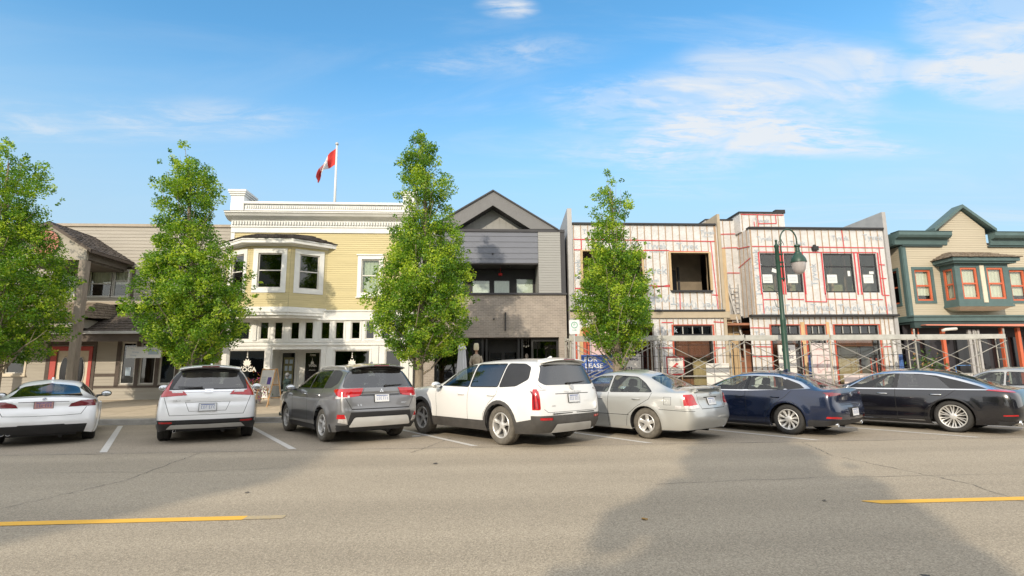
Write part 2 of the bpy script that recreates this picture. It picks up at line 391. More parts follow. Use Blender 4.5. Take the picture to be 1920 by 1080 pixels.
def brick(name, c1, c2, mortar, bw=.2, bh=.067, mort=.009):
    m, nt, b = nodes_of(name)
    ge = N(nt, 'ShaderNodeNewGeometry'); sp = N(nt, 'ShaderNodeSeparateXYZ'); L(nt, ge.outputs['Position'], sp.inputs[0])
    ad = N(nt, 'ShaderNodeMath', operation='ADD'); L(nt, sp.outputs['X'], ad.inputs[0]); L(nt, sp.outputs['Y'], ad.inputs[1])
    cb = N(nt, 'ShaderNodeCombineXYZ'); L(nt, ad.outputs[0], cb.inputs[0]); L(nt, sp.outputs['Z'], cb.inputs[1])
    br = N(nt, 'ShaderNodeTexBrick', Scale=1.); L(nt, cb.outputs[0], br.inputs['Vector'])
    br.inputs['Brick Width'].default_value=bw; br.inputs['Row Height'].default_value=bh; br.inputs['Mortar Size'].default_value=mort; br.inputs['Bias'].default_value=-.1
    br.inputs['Color1'].default_value=c4(c1); br.inputs['Color2'].default_value=c4(c2); br.inputs['Mortar'].default_value=c4(mortar)
    n = N(nt, 'ShaderNodeTexNoise', Scale=1.4, Detail=6.); L(nt, ge.outputs['Position'], n.inputs['Vector'])
    rp = N(nt, 'ShaderNodeValToRGB'); rp.color_ramp.elements[0].position=.3; rp.color_ramp.elements[1].position=.7
    rp.color_ramp.elements[0].color=(.85,.85,.85,1); rp.color_ramp.elements[1].color=(1.1,1.1,1.1,1); L(nt, n.outputs['Fac'], rp.inputs['Fac'])
    mx = N(nt, 'ShaderNodeMix', data_type='RGBA', blend_type='MULTIPLY'); mx.inputs['Factor'].default_value=1.
    L(nt, br.outputs['Color'], mx.inputs['A']); L(nt, rp.outputs['Color'], mx.inputs['B']); L(nt, mx.outputs['Result'], b.inputs['Base Color'])
    bp = N(nt, 'ShaderNodeBump', Strength=.6, Distance=.01, invert=True); L(nt, br.outputs['Fac'], bp.inputs['Height']); L(nt, bp.outputs['Normal'], b.inputs['Normal'])
    b.inputs['Roughness'].default_value=.9
    return m
def shakes(name, col):
    return mat(name, col, .95, var=.45, scale=5, bump=.5, bscale=9, stretch=(1.6,1.6,.5))
def shake_roof(mb, quads, rows=7, seed=3):
    """weathered wooden shakes: quad = lower-left, lower-right, upper-right, upper-left"""
    r = random.Random(seed)
    for a, b, c, d in quads:
        a, b, c, d = map(Vector, (a,b,c,d)); nn = (b-a).cross(d-a).normalized()
        ln = max((b-a).length, (c-d).length)
        for i in range(rows):
            t0, t1 = i/rows, min(1.02, (i+1.25)/rows)
            p0, p1 = a.lerp(d,t0), b.lerp(c,t0); q0, q1 = a.lerp(d,t1), b.lerp(c,t1)
            n = max(2, int((p1-p0).length/.13)) if (p1-p0).length > .1 else 1; s = 0
            while s < n:
                u0, u1 = s/n, (s+1)/n; du = r.uniform(-.03,.03); th = r.uniform(.012,.03)
                A = p0.lerp(p1,u0)+(a-d).normalized()*(du+.01); B = p0.lerp(p1,u1)+(a-d).normalized()*(du+.01)
                Cc = q0.lerp(q1,u1); D = q0.lerp(q1,u0)
                mb.add([A+nn*(th+.015), B+nn*(th+.015), Cc+nn*.004, D+nn*.004, A, B], [(0,1,2,3),(4,5,1,0),(4,0,3),(1,5,2)])
                s += 1
BY = 23.5
# ================================================================== A. tan wooden shop, left
M_TAN = mat('tan_siding', (.41,.38,.33), .85, var=.1, scale=1.5, stretch=(.4,1,6))
M_TAN2 = mat('tan_trim', (.36,.31,.25), .8, var=.12); M_BRN = mat('brown_trim', (.085,.066,.055), .75, var=.2)
M_POST = mat('weathered_post', (.26,.225,.19), .85, var=.25, stretch=(4,4,.6)); M_WTR = mat('white_trim', (.66,.64,.60), .6, var=.06)
M_SHAKE = shakes('old_shakes', (.10,.082,.07)); M_SHAKE2 = shakes('tan_shakes', (.21,.17,.13))
M_PINK = mat('faded_red_disc', (.50,.20,.17), .8, var=.3); M_REDT = mat('red_trim', (.42,.06,.05), .6, var=.1)
M_CREAM = mat('cream_paint', (.60,.53,.42), .7, var=.08); M_GUT = mat('gutter_metal', (.42,.42,.42), .5, var=.1)
M_BLIND = mat('pale_blind', (.62,.60,.52), .9, var=.08); M_SCREEN = mat('insect_screen', (.20,.19,.18), .95, var=.3)
A = thing('wooden_shop', 'tan wood-sided shop with shake roof canopy and gabled balcony porch at left end', 'building', (-17.5,24,.42))
Y = 24.0; TA = TR(0,Y,0)
up = [(-16.96,-16.02,4.86,5.99),(-15.95,-15.32,4.86,5.99),(-18.47,-17.52,4.86,5.99),(-20.3,-19.4,4.86,5.99)]
b = MB(TA); wall(b, -24.5,-11.02, 4.5,6.15, up, step=.13); wall(b, -24.5,-11.02, 6.15, 7.98, step=.15); b.build('upper_wall', M_TAN, A)
b = MB(); b.box(-24.5,-11.02,23.93,24.25,7.98,8.10); b.box(-24.5,-11.02,23.97,23.998,6.10,6.18); b.box(-24.5,-11.02,23.97,23.998,4.50,4.62); b.build('roof_cap', M_TAN2, A)
for i, (x0,x1,z0,z1) in enumerate(up):
    window(A, TA, x0,x1,z0,z1, M_WTR, M_WTR, G_CLEAR, cw=.055, sw=.04, mid=(5.42,) if i != 1 else (5.55,), sill=False, blind=(M_BLIND, 5.42, z1) if i < 2 else (M_SCREEN, z0, 5.4))
b = MB(TA); b.box(-17.12,-15.18,-.03,.0,6.06,6.16); b.box(-15.16,-15.04,-.035,0,4.75,6.16); b.build('window_surround', M_BRN, A)
st = [(-15.27,-14.68,1.09,2.86),(-14.49,-13.86,1.09,2.86),(-13.67,-13.02,1.09,2.86),(-12.85,-12.2,1.09,2.86),(-12.0,-11.4,1.09,2.86)]
lw = [(-19.95,-19.16,1.58,2.95)]; dr = [(-17.87,-16.60,.5,2.50)]
b = MB(TA); wall(b, -24.5,-11.02, .3,3.30, st+lw+dr, step=.13); b.build('lower_wall', M_TAN, A)
b = MB(TA)
b.box(-15.46,-15.29,-.03,0,1.0,2.98); b.box(-15.46,-11.1,-.035,0,2.98,3.12); b.box(-16.30,-11.1,-.03,0,.93,1.03)
for a_, b_ in ((-14.66,-14.51),(-13.84,-13.69),(-13.0,-12.87),(-12.18,-12.02)): b.box(a_,b_,-.03,0,1.03,2.98)
b.box(-16.38,-15.47,-.025,0,1.42,1.54); b.box(-16.42,-16.30,-.04,0,.42,2.9); b.box(-18.30,-18.14,-.04,0,.42,2.9); b.box(-18.14,-16.42,-.04,0,2.74,2.9)
b.build('brown_trim', M_BRN, A)
for x0,x1,z0,z1 in st: window(A, TA, x0,x1,z0,z1, None, M_WTR, G_DARK, sw=.045)
for x0,x1,z0,z1 in lw: window(A, TA, x0,x1,z0,z1, M_CREAM, M_WTR, G_DARK, cw=.08, sw=.05)
b = MB(TA); b.box(-18.12,-17.89,-.05,0,.42,2.70); b.box(-16.58,-16.44,-.05,0,.42,2.70); b.box(-17.89,-16.58,-.05,0,2.52,2.70); b.build('door_frame', M_REDT, A)
for x0, x1 in ((-17.86,-17.25),(-17.22,-16.61)):
    b = MB(TA); b.box(x0,x1,.02,.06,.5,2.5); d_ = b.build('door', M_CREAM, A)
    cx = (x0+x1)/2; b = MB(TA); b.add([(cx+.17*math.cos(k*math.pi/12), .008, 1.62+.62*math.sin(k*math.pi/12)) for k in range(24)], [tuple(range(24))])
    b.build('oval_window', mat('black_glass', (.01,.01,.012), .08, var=0), d_)
    b = MB(TA); b.tube([(cx+.18*math.cos(k*math.pi/12), .008, 1.62+.63*math.sin(k*math.pi/12)) for k in range(25)], .018, 5); b.build('oval_rim', M_WTR, d_)
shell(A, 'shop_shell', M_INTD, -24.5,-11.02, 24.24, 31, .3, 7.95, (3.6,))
# canopy with shakes
b = MB(); shake_roof(b, [((-24.5,22.5,3.22),(-11.05,22.5,3.22),(-11.05,24,4.15),(-24.5,24,4.15))], 8); b.add([(-24.5,22.5,3.22),(-11.05,22.5,3.22),(-11.05,24,4.15),(-24.5,24,4.15)],[(0,1,2,3)]); b.build('canopy_roof', M_SHAKE, A)
b = MB(); b.box(-24.5,-17.2,22.40,22.50,3.10,3.22); b.box(-17.2,-11.05,22.38,22.50,3.12,3.23); b.build('gutter', M_GUT, A)
b = MB(); b.box(-24.5,-11.05,22.50,22.62,2.82,3.12); b.box(-24.5,-11.05,22.62,23.95,3.06,3.10); b.box(-24.5,-11.05,23.9,23.96,3.10,3.30); b.build('canopy_fascia', M_BRN, A)
# shake skirt under the porch
b = MB(); shake_roof(b, [((-20.4,21.7,3.72),(-15.62,21.7,3.72),(-15.9,23.1,4.46),(-20.2,23.1,4.46)),((-15.62,21.7,3.72),(-15.55,23.95,3.85),(-15.75,23.95,4.46),(-15.9,23.1,4.46))], 6, 5)
b.add([(-20.2,23.1,4.45),(-15.9,23.1,4.45),(-15.75,24,4.45),(-20.2,24,4.45)],[(0,1,2,3)]); b.add([(-20.4,21.72,3.71),(-15.62,21.72,3.71),(-15.9,23.1,4.44),(-20.2,23.1,4.44)],[(0,1,2,3)]); b.add([(-15.63,21.72,3.71),(-15.56,23.95,3.84),(-15.76,23.95,4.44),(-15.91,23.1,4.44)],[(0,1,2,3)])
b.build('skirt_roof', M_SHAKE2, A)
b = MB(); b.box(-20.2,-15.85,21.95,23.9,3.36,3.70); b.build('skirt_wall', M_TAN, A)
b = MB(); b.box(-20.4,-15.6,21.66,21.76,3.64,3.72); b.build('skirt_fascia', M_BRN, A)
# gabled porch
b = MB()
b.add([(-18.4,21.5,6.0),(-15.40,21.5,6.0),(-15.40,21.5,6.44),(-16.9,21.5,7.38),(-18.4,21.5,6.44)], [(0,1,2,3,4)])
b.box(-18.4,-15.40,21.502,21.62,5.96,6.44); b.build('porch_gable', M_TAN, A)
b = MB(); b.lathe([(0,.0),(.50,.0),(.50,.03)], 28, (-16.95,21.47,6.62), 'y'); o_ = b.build('painted_disc', M_PINK, A)
b = MB(); b.tube([(-16.95+.52*math.cos(k*math.pi/14), 21.46, 6.62+.52*math.sin(k*math.pi/14)) for k in range(29)], .022, 5); b.build('disc_rim', M_BRN, o_)
b = MB()
for sgn, xe in ((1,-15.15),(-1,-18.65)):
    xe2 = -16.9; q = [(xe,21.38,6.34),(xe,24.0,6.34),(xe2,24.0,7.46),(xe2,21.38,7.46)]
    if sgn < 0: q = [(xe,24.0,6.34),(xe,21.38,6.34),(xe2,21.38,7.46),(xe2,24.0,7.46)]
    shake_roof(b, [q], 9, 8+sgn); b.add([Vector(v)-Vector((0,0,.05)) for v in q], [(0,1,2,3)]); b.add([Vector(v) for v in q], [(0,1,2,3)])
b.build('porch_roof', M_SHAKE, A)
b = MB()
for s0, s1 in (((-15.15,6.34),(-16.9,7.46)),((-18.65,6.34),(-16.9,7.46))):
    b.add([(s0[0],21.36,s0[1]-.11),(s0[0],21.36,s0[1]+.02),(s1[0],21.36,s1[1]+.02),(s1[0],21.36,s1[1]-.11)], [(0,1,2,3)])
b.box(-15.18,-15.12,21.4,24,6.22,6.33); b.build('porch_barge_board', M_BRN, A)
b = MB(); b.box(-15.52,-15.40,21.62,24,6.0,6.30); b.box(-18.4,-15.52,21.62,24,5.92,6.0); b.build('porch_ceiling', mat('grey_brown_soffit', (.13,.115,.10), .8, var=.2), A)
for px_ in (-15.52,-18.28):
    b = MB(); b.box(px_-.13,px_+.13,21.50,21.78,.28,5.95); b.box(px_-.16,px_+.16,21.47,21.81,.28,.62); b.build('porch_post', M_POST, A, bevel=.01)
b = MB(); b.box(-20.45,-20.2,21.9,22.15,.28,5.9); b.build('porch_post', M_POST, A)
b = MB(); b.tube([(-15.72,21.45,3.46),(-15.65,21.36,3.40),(-15.66,21.30,3.42)], .02,6); b.ball((-15.80,21.40,3.42),.07,8,6,(1,1.2,.6)); b.ball((-15.60,21.40,3.42),.07,8,6,(1,1.2,.6)); b.build('spot_lamp', M_WTR, A, smooth=True)
# hanging board and window papers
S_ = thing('hanging_sign', 'white board sign hung from the canopy before the storefront windows', 'sign', (-13.75,22.95,2.4))
b = MB(); b.box(-14.42,-13.05,22.93,22.97,2.16,2.62); b.build('board', mat('sign_white', (.62,.63,.64), .5, var=.05), S_)
b = MB(); b.tube([(-14.2,22.95,2.62),(-14.2,22.95,3.07)],.006,5); b.tube([(-13.3,22.95,2.62),(-13.3,22.95,3.07)],.006,5); b.build('chain', M_GUT, S_)
b = MB(); b.text('The', .10, TR(-14.18,22.928,2.53)); b.text('Strategy', .10, TR(-14.05,22.928,2.40), sx=.8); b.text('Group', .10, TR(-14.13,22.928,2.27), sx=.9); b.box(-13.55,-13.15,22.926,22.93,2.3,2.5); b.build('lettering', mat('pale_blue_ink', (.32,.40,.48), .6, var=.05), S_)
b = MB(); b.box(-15.08,-14.86,24.05,24.056,1.45,1.80); b.build('window_notice', mat('notice_paper', (.45,.55,.66), .8, var=.1), A)
b = MB(); b.ball((-15.1,24.3,1.2),.06,8,6); b.ball((-14.15,24.35,1.45),.22,9,7,(1,1,.7)); b.build('shop_display', mat('display_green', (.08,.12,.05), .9, var=.6, scale=15), A)

# ================================================================== B. yellow studio building
M_YEL = mat('yellow_siding', (.62,.535,.295), .75, var=.09, scale=1.2, stretch=(.3,1,5)); M_CRW = mat('cream_white', (.68,.685,.665), .65, var=.10, scale=1.5)
M_CRW2 = mat('cream_white_b', (.65,.65,.63), .65, var=.08, scale=2)
B = thing('yellow_building', 'pale yellow clapboard building with bay window, white cornice and white studio storefront', 'building', (-7,23.5,.42))
TB = TR(0,BY,0); YR = -2.83
wr = [(-5.17,-4.39,4.94,6.45)]
b = MB(TB); wall(b, -10.70, YR, 4.18, 7.62, wr+[(-10.4,-7.2,4.3,7.1)], step=.095, lap=.014); b.build('clapboard_wall', M_YEL, B)
b = MB(TB); b.box(-10.86,-10.70,-.03,.10,4.18,7.62); b.box(YR-.02,YR,.0,.2,4.18,7.62); b.build('corner_board', M_CRW, B)
window(B, TB, *wr[0], casing=M_CRW, sash=M_WTR, glassm=G_CLEAR, cw=.17, sw=.045, mid=(5.72,), head=.05, blind=(mat('green_white_curtain',(.42,.47,.36),.9,var=.1),4.95,6.44))
b = MB()    # frieze, dentils, crown, parapet
b.box(-10.86,YR,23.44,23.70,7.62,7.86); b.box(-10.88,YR+.01,23.40,23.70,7.86,7.90)
b.box(-10.86,YR,23.43,23.70,7.90,8.17)
x = -10.82
while x < YR-.08: b.box(x, x+.062, 23.36, 23.43, 7.96, 8.12); x += .118
b.prismx([(23.43,8.17),(23.70,8.17),(23.70,8.47),(23.02,8.47),(23.02,8.42),(23.08,8.38),(23.14,8.30),(23.30,8.22)], -11.02, YR+.02)
b.box(-10.38,-3.38,23.5,23.72,8.47,8.60); b.box(-10.38,-3.38,23.47,23.72,8.60,8.66); b.box(-10.38,-3.38,23.5,23.72,8.66,8.93)
x = -10.30
while x < -3.45: b.box(x, x+.05, 23.45, 23.50, 8.74, 8.86); x += .095
b.box(-10.40,-3.36,23.40,23.76,8.93,9.03); b.build('cornice', M_CRW, B)
for x0 in (-10.95,-3.42):
    b = MB(); b.box(x0,x0+.56,23.42,24.5,8.47,9.30); b.box(x0-.04,x0+.60,23.38,24.55,9.30,9.38); b.box(x0-.08,x0+.64,23.34,24.6,9.38,9.46); b.box(x0-.11,x0+.67,23.31,24.64,9.46,9.55); b.build('parapet_pier', M_CRW, B)
b = MB(); b.box(-10.4,-3.4,23.3,23.45,8.47,8.475); b.box(-10.42,-3.34,23.74,23.78,9.03,9.045); b.box(-11.04,YR,23.0,23.4,8.472,8.486); b.build('flashing', mat('lead_flashing', (.20,.19,.16), .6, var=.15), B)
# bay
FX = [(-10.93,23.5),(-9.66,22.72),(-7.97,22.72),(-6.66,23.5)]
fac = []
for (xa,ya),(xb,yb) in zip(FX, FX[1:]):
    ln = math.hypot(xb-xa, yb-ya); fac.append((TR(xa,ya,0,math.atan2(yb-ya, xb-xa)), ln))
for i, (T_, ln) in enumerate(fac):
    o0, o1 = ((.35,1.34) if i == 1 else (.36,1.18) if i == 2 else (.32,1.14))
    b = MB(T_); wall(b, 0.001, ln-.001, 4.22, 6.88, [(o0,o1,5.04,6.54)], step=.095, lap=.012); b.build('bay_wall', M_YEL, B)
    window(B, T_, o0,o1,5.04,6.54, M_CRW, M_WTR, G_DARK, cw=.20, sw=.045, mid=(5.80,), name='bay_window', sill=False, head=.0,
           blind=(mat('amber_curtain',(.30,.24,.14),.9,var=.2),5.1,5.75) if False else None)
def poly_off(d):
    return [(-10.93-d*.9,23.5),(-9.66-d*.5,22.72-d),(-7.97+d*.5,22.72-d),(-6.66+d*.9,23.5)]
b = MB(); b.prismz(poly_off(.06), 4.02, 4.24); b.prismz(poly_off(.02), 3.90, 4.02); b.prismz(poly_off(-.10), 3.80, 3.90); b.build('bay_base', M_CRW, B)
b = MB(); b.prismz(poly_off(.06), 6.84, 6.90); b.prismz(poly_off(.40), 6.90, 7.02); b.prismz(poly_off(.43), 7.02, 7.08); b.build('bay_eave', M_CRW, B)
lo = [Vector((x,y,7.09)) for x,y in poly_off(.46)]; hi = [Vector(v) for v in ((-10.2,23.5,7.50),(-9.55,23.25,7.50),(-8.1,23.25,7.50),(-7.45,23.5,7.50))]
b = MB(); shake_roof(b, [(lo[i],lo[i+1],hi[i+1],hi[i]) for i in range(3)], 5, 2)
for i in range(3): b.add([lo[i],lo[i+1],hi[i+1],hi[i]], [(0,1,2,3)])
b.add(hi, [(0,1,2,3)]); b.build('bay_roof', mat('dark_shakes',(.045,.038,.035),.95,var=.5,scale=6), B)
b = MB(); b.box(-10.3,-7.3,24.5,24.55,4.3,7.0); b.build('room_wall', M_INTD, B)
# storefront
tw_ = [(-9.38,-9.01),(-8.78,-8.42),(-8.09,-7.72),(-7.50,-7.13),(-6.81,-6.43),(-6.21,-5.83),(-5.52,-5.14),(-4.90,-4.53),(-4.22,-3.85),(-3.60,-3.24)]
tr = [(a_,b_,2.93,3.68) for a_, b_ in tw_]+[(-10.62,-9.80,2.93,3.68)]
sw_ = [(-10.60,-9.10,1.02,2.48),(-6.19,-4.70,1.02,2.44),(-4.02,-3.36,.95,2.43)]; rec = (-8.80,-6.76,.36,2.50)
b = MB(TB); wall(b, -10.86,YR, .30,3.78, tr+sw_+[rec], reveal=.12)
b.v = b.v; b.build('storefront_wall', M_CRW, B)
b = MB(TB)
b.box(-10.88,YR+.01,-.05,0,3.80,4.16); b.box(-10.88,YR+.01,-.09,0,4.12,4.18); b.box(-10.88,YR+.01,-.07,0,3.74,3.80)
b.box(-10.88,YR+.01,-.05,0,2.66,2.74); b.box(-10.88,YR+.01,-.03,0,2.80,2.85)
for xa, xb in ((-10.86,-10.66),(-9.0,-8.84),(-6.72,-6.54),(-4.55,-4.32),(-3.20,-3.02),(-9.66,-9.50)): b.box(xa,xb,-.05,0, .40 if xa != -9.66 else 2.88, 2.62 if xa != -9.66 else 3.72)
for a_, b_ in tw_: ring(b, a_-.07,b_+.07,2.86,3.75,.045,-.02,0)
for x0,x1,z0,z1 in sw_: ring(b, x0-.09,x1+.09,z0-.09,z1+.09,.06,-.025,0)
for x0,x1 in ((-10.5,-9.2),(-6.1,-4.8),(-3.95,-3.43)): ring(b, x0,x1,.5,.84,.04,-.02,0)
b.build('storefront_trim', M_CRW2, B)
for x0,x1,z0,z1 in tr: window(B, TB, x0,x1,z0,z1, None, M_WTR, G_DARK, sw=.03, name='transom_window')
for x0,x1,z0,z1 in sw_: window(B, TB, x0,x1,z0,z1, None, M_WTR, G_DARK, sw=.03, name='shop_window')
# recessed entry
b = MB(); b.box(-9.0,-6.6,24.95,25.05,.36,2.52); b.box(-9.02,-8.92,23.62,24.95,.36,2.52); b.box(-6.68,-6.58,23.62,24.95,.36,2.52); b.box(-8.92,-6.68,23.62,24.95,2.50,2.56); b.build('entry_wall', M_CRW, B)
b = MB(); b.box(-9.0,-6.6,23.5,25.0,.36,.425); b.build('entry_step', M_KERB, B)
TE = TR(0,24.95,0)
for x0,x1 in ((-8.86,-8.30),(-7.84,-7.22)):
    b = MB(TE); ring(b, x0-.10,x1+.10,.44,2.50,.10,-.05,0); d_ = b.build('door', M_CRW2, B)
    b = MB(TE); b.box(x0,x1,-.02,-.012,.78,2.40); b.box(x0,x1,-.02,-.012,.54,.70); b.build('door_glass', mat('black_glass', (.01,.01,.012), .08, var=0) if x0 > -8 else G_DARK, d_)
    b = MB(TE); b.tube([(x0-.03,-.09,1.35),(x0-.03,-.09,1.6)], .012, 6); b.build('door_handle', CHROME if 'CHROME' in globals() else M_WTR, d_)
b = MB(TE); b.box(-8.80,-8.36,-.024,-.021,1.0,2.2); b.build('door_poster', mat('olive_poster',(.20,.19,.10),.8,var=.2), B)
b = MB(TE)
for xx, zz, w_, h_ in ((-8.74,1.92,.14,.18),(-8.54,1.92,.14,.18),(-8.74,1.60,.12,.22),(-8.56,1.60,.13,.22),(-8.72,1.25,.3,.2)): b.box(xx,xx+w_,-.027,-.0245,zz,zz+h_)
b.build('door_paper', mat('notice_paper', (.45,.55,.66), .8, var=.1), B)
M_SIGNW = mat('sign_white_vinyl', (.70,.68,.62), .6, var=.04)
def lotus(mb, T, s):
    m0 = mb.T; mb.T = T
    for a_, l_ in ((-62,.30),(-36,.40),(-12,.46),(12,.46),(36,.40),(62,.30)):
        r_ = rad(a_); pts = []
        for k in range(11):
            t = k/10; w_ = .095*math.sin(math.pi*t**.8); pts.append((l_*t, w_))
        pl = [(p_[0],p_[1]) for p_ in pts]+[(p_[0],-p_[1]) for p_ in pts[-2:0:-1]]
        mb.add([((math.sin(r_)*u_+math.cos(r_)*v_)*s, -.0012*(a_+70)/25, (math.cos(r_)*u_-math.sin(r_)*v_)*s) for u_, v_ in pl], [tuple(range(len(pl)))])
    for k, (zz, rr_) in enumerate(((.56,.055),(.70,.042),(.82,.03),(.91,.02))):
        mb.add([(rr_*s*math.cos(j*math.pi/6), -.008, zz*s+rr_*s*math.sin(j*math.pi/6)) for j in range(12)], [tuple(range(12))])
    mb.T = m0
for cx, cz, yy, sc_, nm in ((-9.84,1.84,23.565,.62,'a'),(-5.45,1.80,23.565,.62,'b'),(-7.53,1.90,24.925,.30,'c')):
    b = MB(); lotus(b, TR(cx,yy,cz), sc_*1.0)
    b.text('YOGA', .42*sc_, TR(cx+.02,yy,cz-.30*sc_), bold=.006)
    n = 7
    for k in range(n):
        t = (k-(n-1)/2)/((n-1)/2); b.box(cx+t*.34*sc_-.028*sc_, cx+t*.34*sc_+.028*sc_, yy-.001, yy+.001, cz-.11*sc_-.05*sc_*t*t, cz-.02*sc_-.05*sc_*t*t)
    if nm == 'c': b.text('4880', .13, TR(cx,yy,2.29)); b.text('STUDIO', .06, TR(cx,yy,1.62), sx=1.3)
    b.build('window_logo', M_SIGNW, B)
b = MB(); b.box(-8.92,-8.70,23.40,23.48,1.28,1.62); b.build('mailbox', DARK if 'DARK' in globals() else M_BRN, B)
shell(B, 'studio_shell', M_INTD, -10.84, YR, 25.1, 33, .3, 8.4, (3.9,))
b = MB(); b.box(YR+.002,YR+.07,23.36,23.44,.36,2.9); b.build('downpipe', mat('black_metal',(.012,.012,.013),.5,var=.1), B)

# ================================================================== C. grey gabled building with brick
M_BRICK = brick('taupe_brick', (.30,.26,.225), (.235,.205,.18), (.36,.325,.285), .22, .075)
M_GRY = mat('blue_grey_panel', (.14,.15,.18), .7, var=.05, scale=1); M_GRY2 = mat('grey_lap', (.275,.275,.265), .75, var=.05, scale=1, stretch=(.3,1,4))
M_GRY3 = mat('gable_grey', (.155,.155,.158), .75, var=.06); M_BLK = mat('black_metal',(.012,.012,.013),.5,var=.1); M_SOF = mat('dark_soffit', (.05,.05,.055), .8, var=.1)
Cb = thing('gabled_building', 'grey gabled building with taupe brick band, recessed balcony and black boutique front', 'building', (.6,23.5,.42))
TC = TR(0,BY,0); XL, XR_ = -2.76, 3.90
sf = (-1.93,3.55,.34,2.97)
b = MB(TC); wall(b, XL, XR_, .30, 4.86, [sf], reveal=.25); b.box(XR_-.10,XR_,.01,2,.3,4.86); b.build('brick_wall', M_BRICK, Cb)
b = MB(); b.box(XL-.0,XR_+.03,23.42,23.62,4.86,4.94); b.box(XL,XR_,23.44,23.66,7.74,7.86); b.box(3.70,3.90,23.47,25,4.94,7.74); b.build('metal_flashing', M_SOF, Cb)
b = MB(TC); wall(b, -1.9, 2.68, 6.31, 7.74, step=.26, lap=.02); b.build('upper_spandrel', M_GRY, Cb)
b = MB(TR(0,23.46,0)); wall(b, XL, -1.9, 4.94, 7.74, step=.115, lap=.014); b.build('lap_siding', M_GRY2, Cb)
b = MB(TR(0,23.46,0)); wall(b, 2.68, 3.69, 4.94, 7.74, step=.115, lap=.014)
b.T = TR(2.68,25,0,-math.pi/2); wall(b, 0,1.54,4.94,7.74,step=.115,lap=.01); b.build('lap_siding', M_GRY2, Cb)
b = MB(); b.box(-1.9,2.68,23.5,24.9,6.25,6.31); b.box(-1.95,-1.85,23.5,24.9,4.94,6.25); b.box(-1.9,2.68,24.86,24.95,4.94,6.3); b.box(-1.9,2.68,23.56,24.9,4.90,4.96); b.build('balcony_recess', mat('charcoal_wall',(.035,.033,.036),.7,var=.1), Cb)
TCW = TR(0,24.84,0)
for x0,x1,z1 in ((-1.5,-.75,5.72),(-.30,.50,5.72),(.72,1.44,5.72),(1.78,2.55,5.80)):
    b = MB(TCW); ring(b, x0-.05,x1+.05,4.97,z1+.06,.05,-.04,0); w_ = b.build('balcony_window', M_BLK, Cb)
    b = MB(TCW); b.box(x0,x1,-.012,-.008,5.0,z1); b.build('pane', G_CLEAR, w_)
    b = MB(TCW); n = 26; vs = []
    for k in range(n+1):
        vs += [(x0+.01+(x1-x0-.02)*k/n, -.004+.002*math.sin(k*2.3), 5.0),(x0+.01+(x1-x0-.02)*k/n, -.004+.002*math.sin(k*2.3), z1-.02)]
    b.add(vs, [(2*k,2*k+2,2*k+3,2*k+1) for k in range(n)]); b.build('curtain', mat('white_curtain',(.66,.68,.66),.9,var=.12,scale=14,stretch=(3,1,.3)), w_)
b = MB(); b.tube([(1.0,24.3,6.25),(1.0,24.3,6.02)],.008,5); b.ball((1.0,24.3,5.93),.10,10,7,(1,1,.8)); b.build('hanging_lamp', mat('red_lamp',(.5,.02,.02),.4,var=.1), Cb, smooth=True)
b = MB(); b.ball((1.4,24.0,6.22),.05,8,5); b.ball((.62,23.47,6.72),.04,8,5); b.ball((.66,23.47,3.78),.04,8,5); b.build('small_lamp', M_BLK, Cb)
# gable
b = MB()
ax, az = .64, 9.66
for s_ in (1,-1):
    q = [(ax,az),(ax+s_*3.0,7.86+.0),(ax+s_*3.0-s_*.0,7.86),(ax+s_*1.72,7.86),(ax,9.0)]
    q = [(ax,az),(ax+s_*2.86,7.88),(ax+s_*1.70,7.88),(ax,8.98)]
    b.prism(q if s_ > 0 else q[::-1], 23.45, 23.53)
b.build('gable_board', M_GRY3, Cb)
b = MB()
for s_ in (1,-1):
    P0 = Vector((ax,23.38,az+.05)); P1 = Vector((ax+s_*2.98,23.38,7.87)); D_ = Vector((0,8,0)); th = Vector((0,0,-.07))
    b.add([P0,P1,P1+D_,P0+D_,P0+th,P1+th,P1+D_+th,P0+D_+th], [(0,1,2,3),(7,6,5,4),(0,4,5,1),(1,5,6,2)])
b.build('gable_roof', M_SOF, Cb)
b = MB(TR(0,24.15,0)); b.add([(ax-1.75,0,7.86),(ax+1.75,0,7.86),(ax,0,9.02)], [(0,1,2)])
for k in range(-5,6):
    x = ax+k*.30; h = 9.0-abs(x-ax)*(1.16/1.75)
    if h > 7.95: b.box(x-.012,x+.012,-.018,-.001,7.86,h)
b.build('gable_wall', M_GRY2, Cb)
b = MB()
for s_ in (1,-1):
    b.add([(ax,23.53,8.98),(ax+s_*1.70,23.53,7.88),(ax+s_*1.70,24.15,7.88),(ax,24.15,8.98)], [(0,1,2,3)])
    for t in (.3,.62): b.ball((ax+s_*1.70*t, 23.75, 8.98-1.10*t-.03), .03, 6, 4)
b.build('gable_soffit', M_SOF, Cb)
b = MB(); b.box(1.15,1.18,23.15,23.5,4.0,4.04); b.box(1.14,1.19,23.44,23.5,3.26,4.06); b.box(1.15,1.18,23.12,23.16,3.72,4.04); b.box(1.10,1.23,23.2,23.24,3.3,3.62) if False else None; b.build('sign_bracket', M_BLK, Cb)
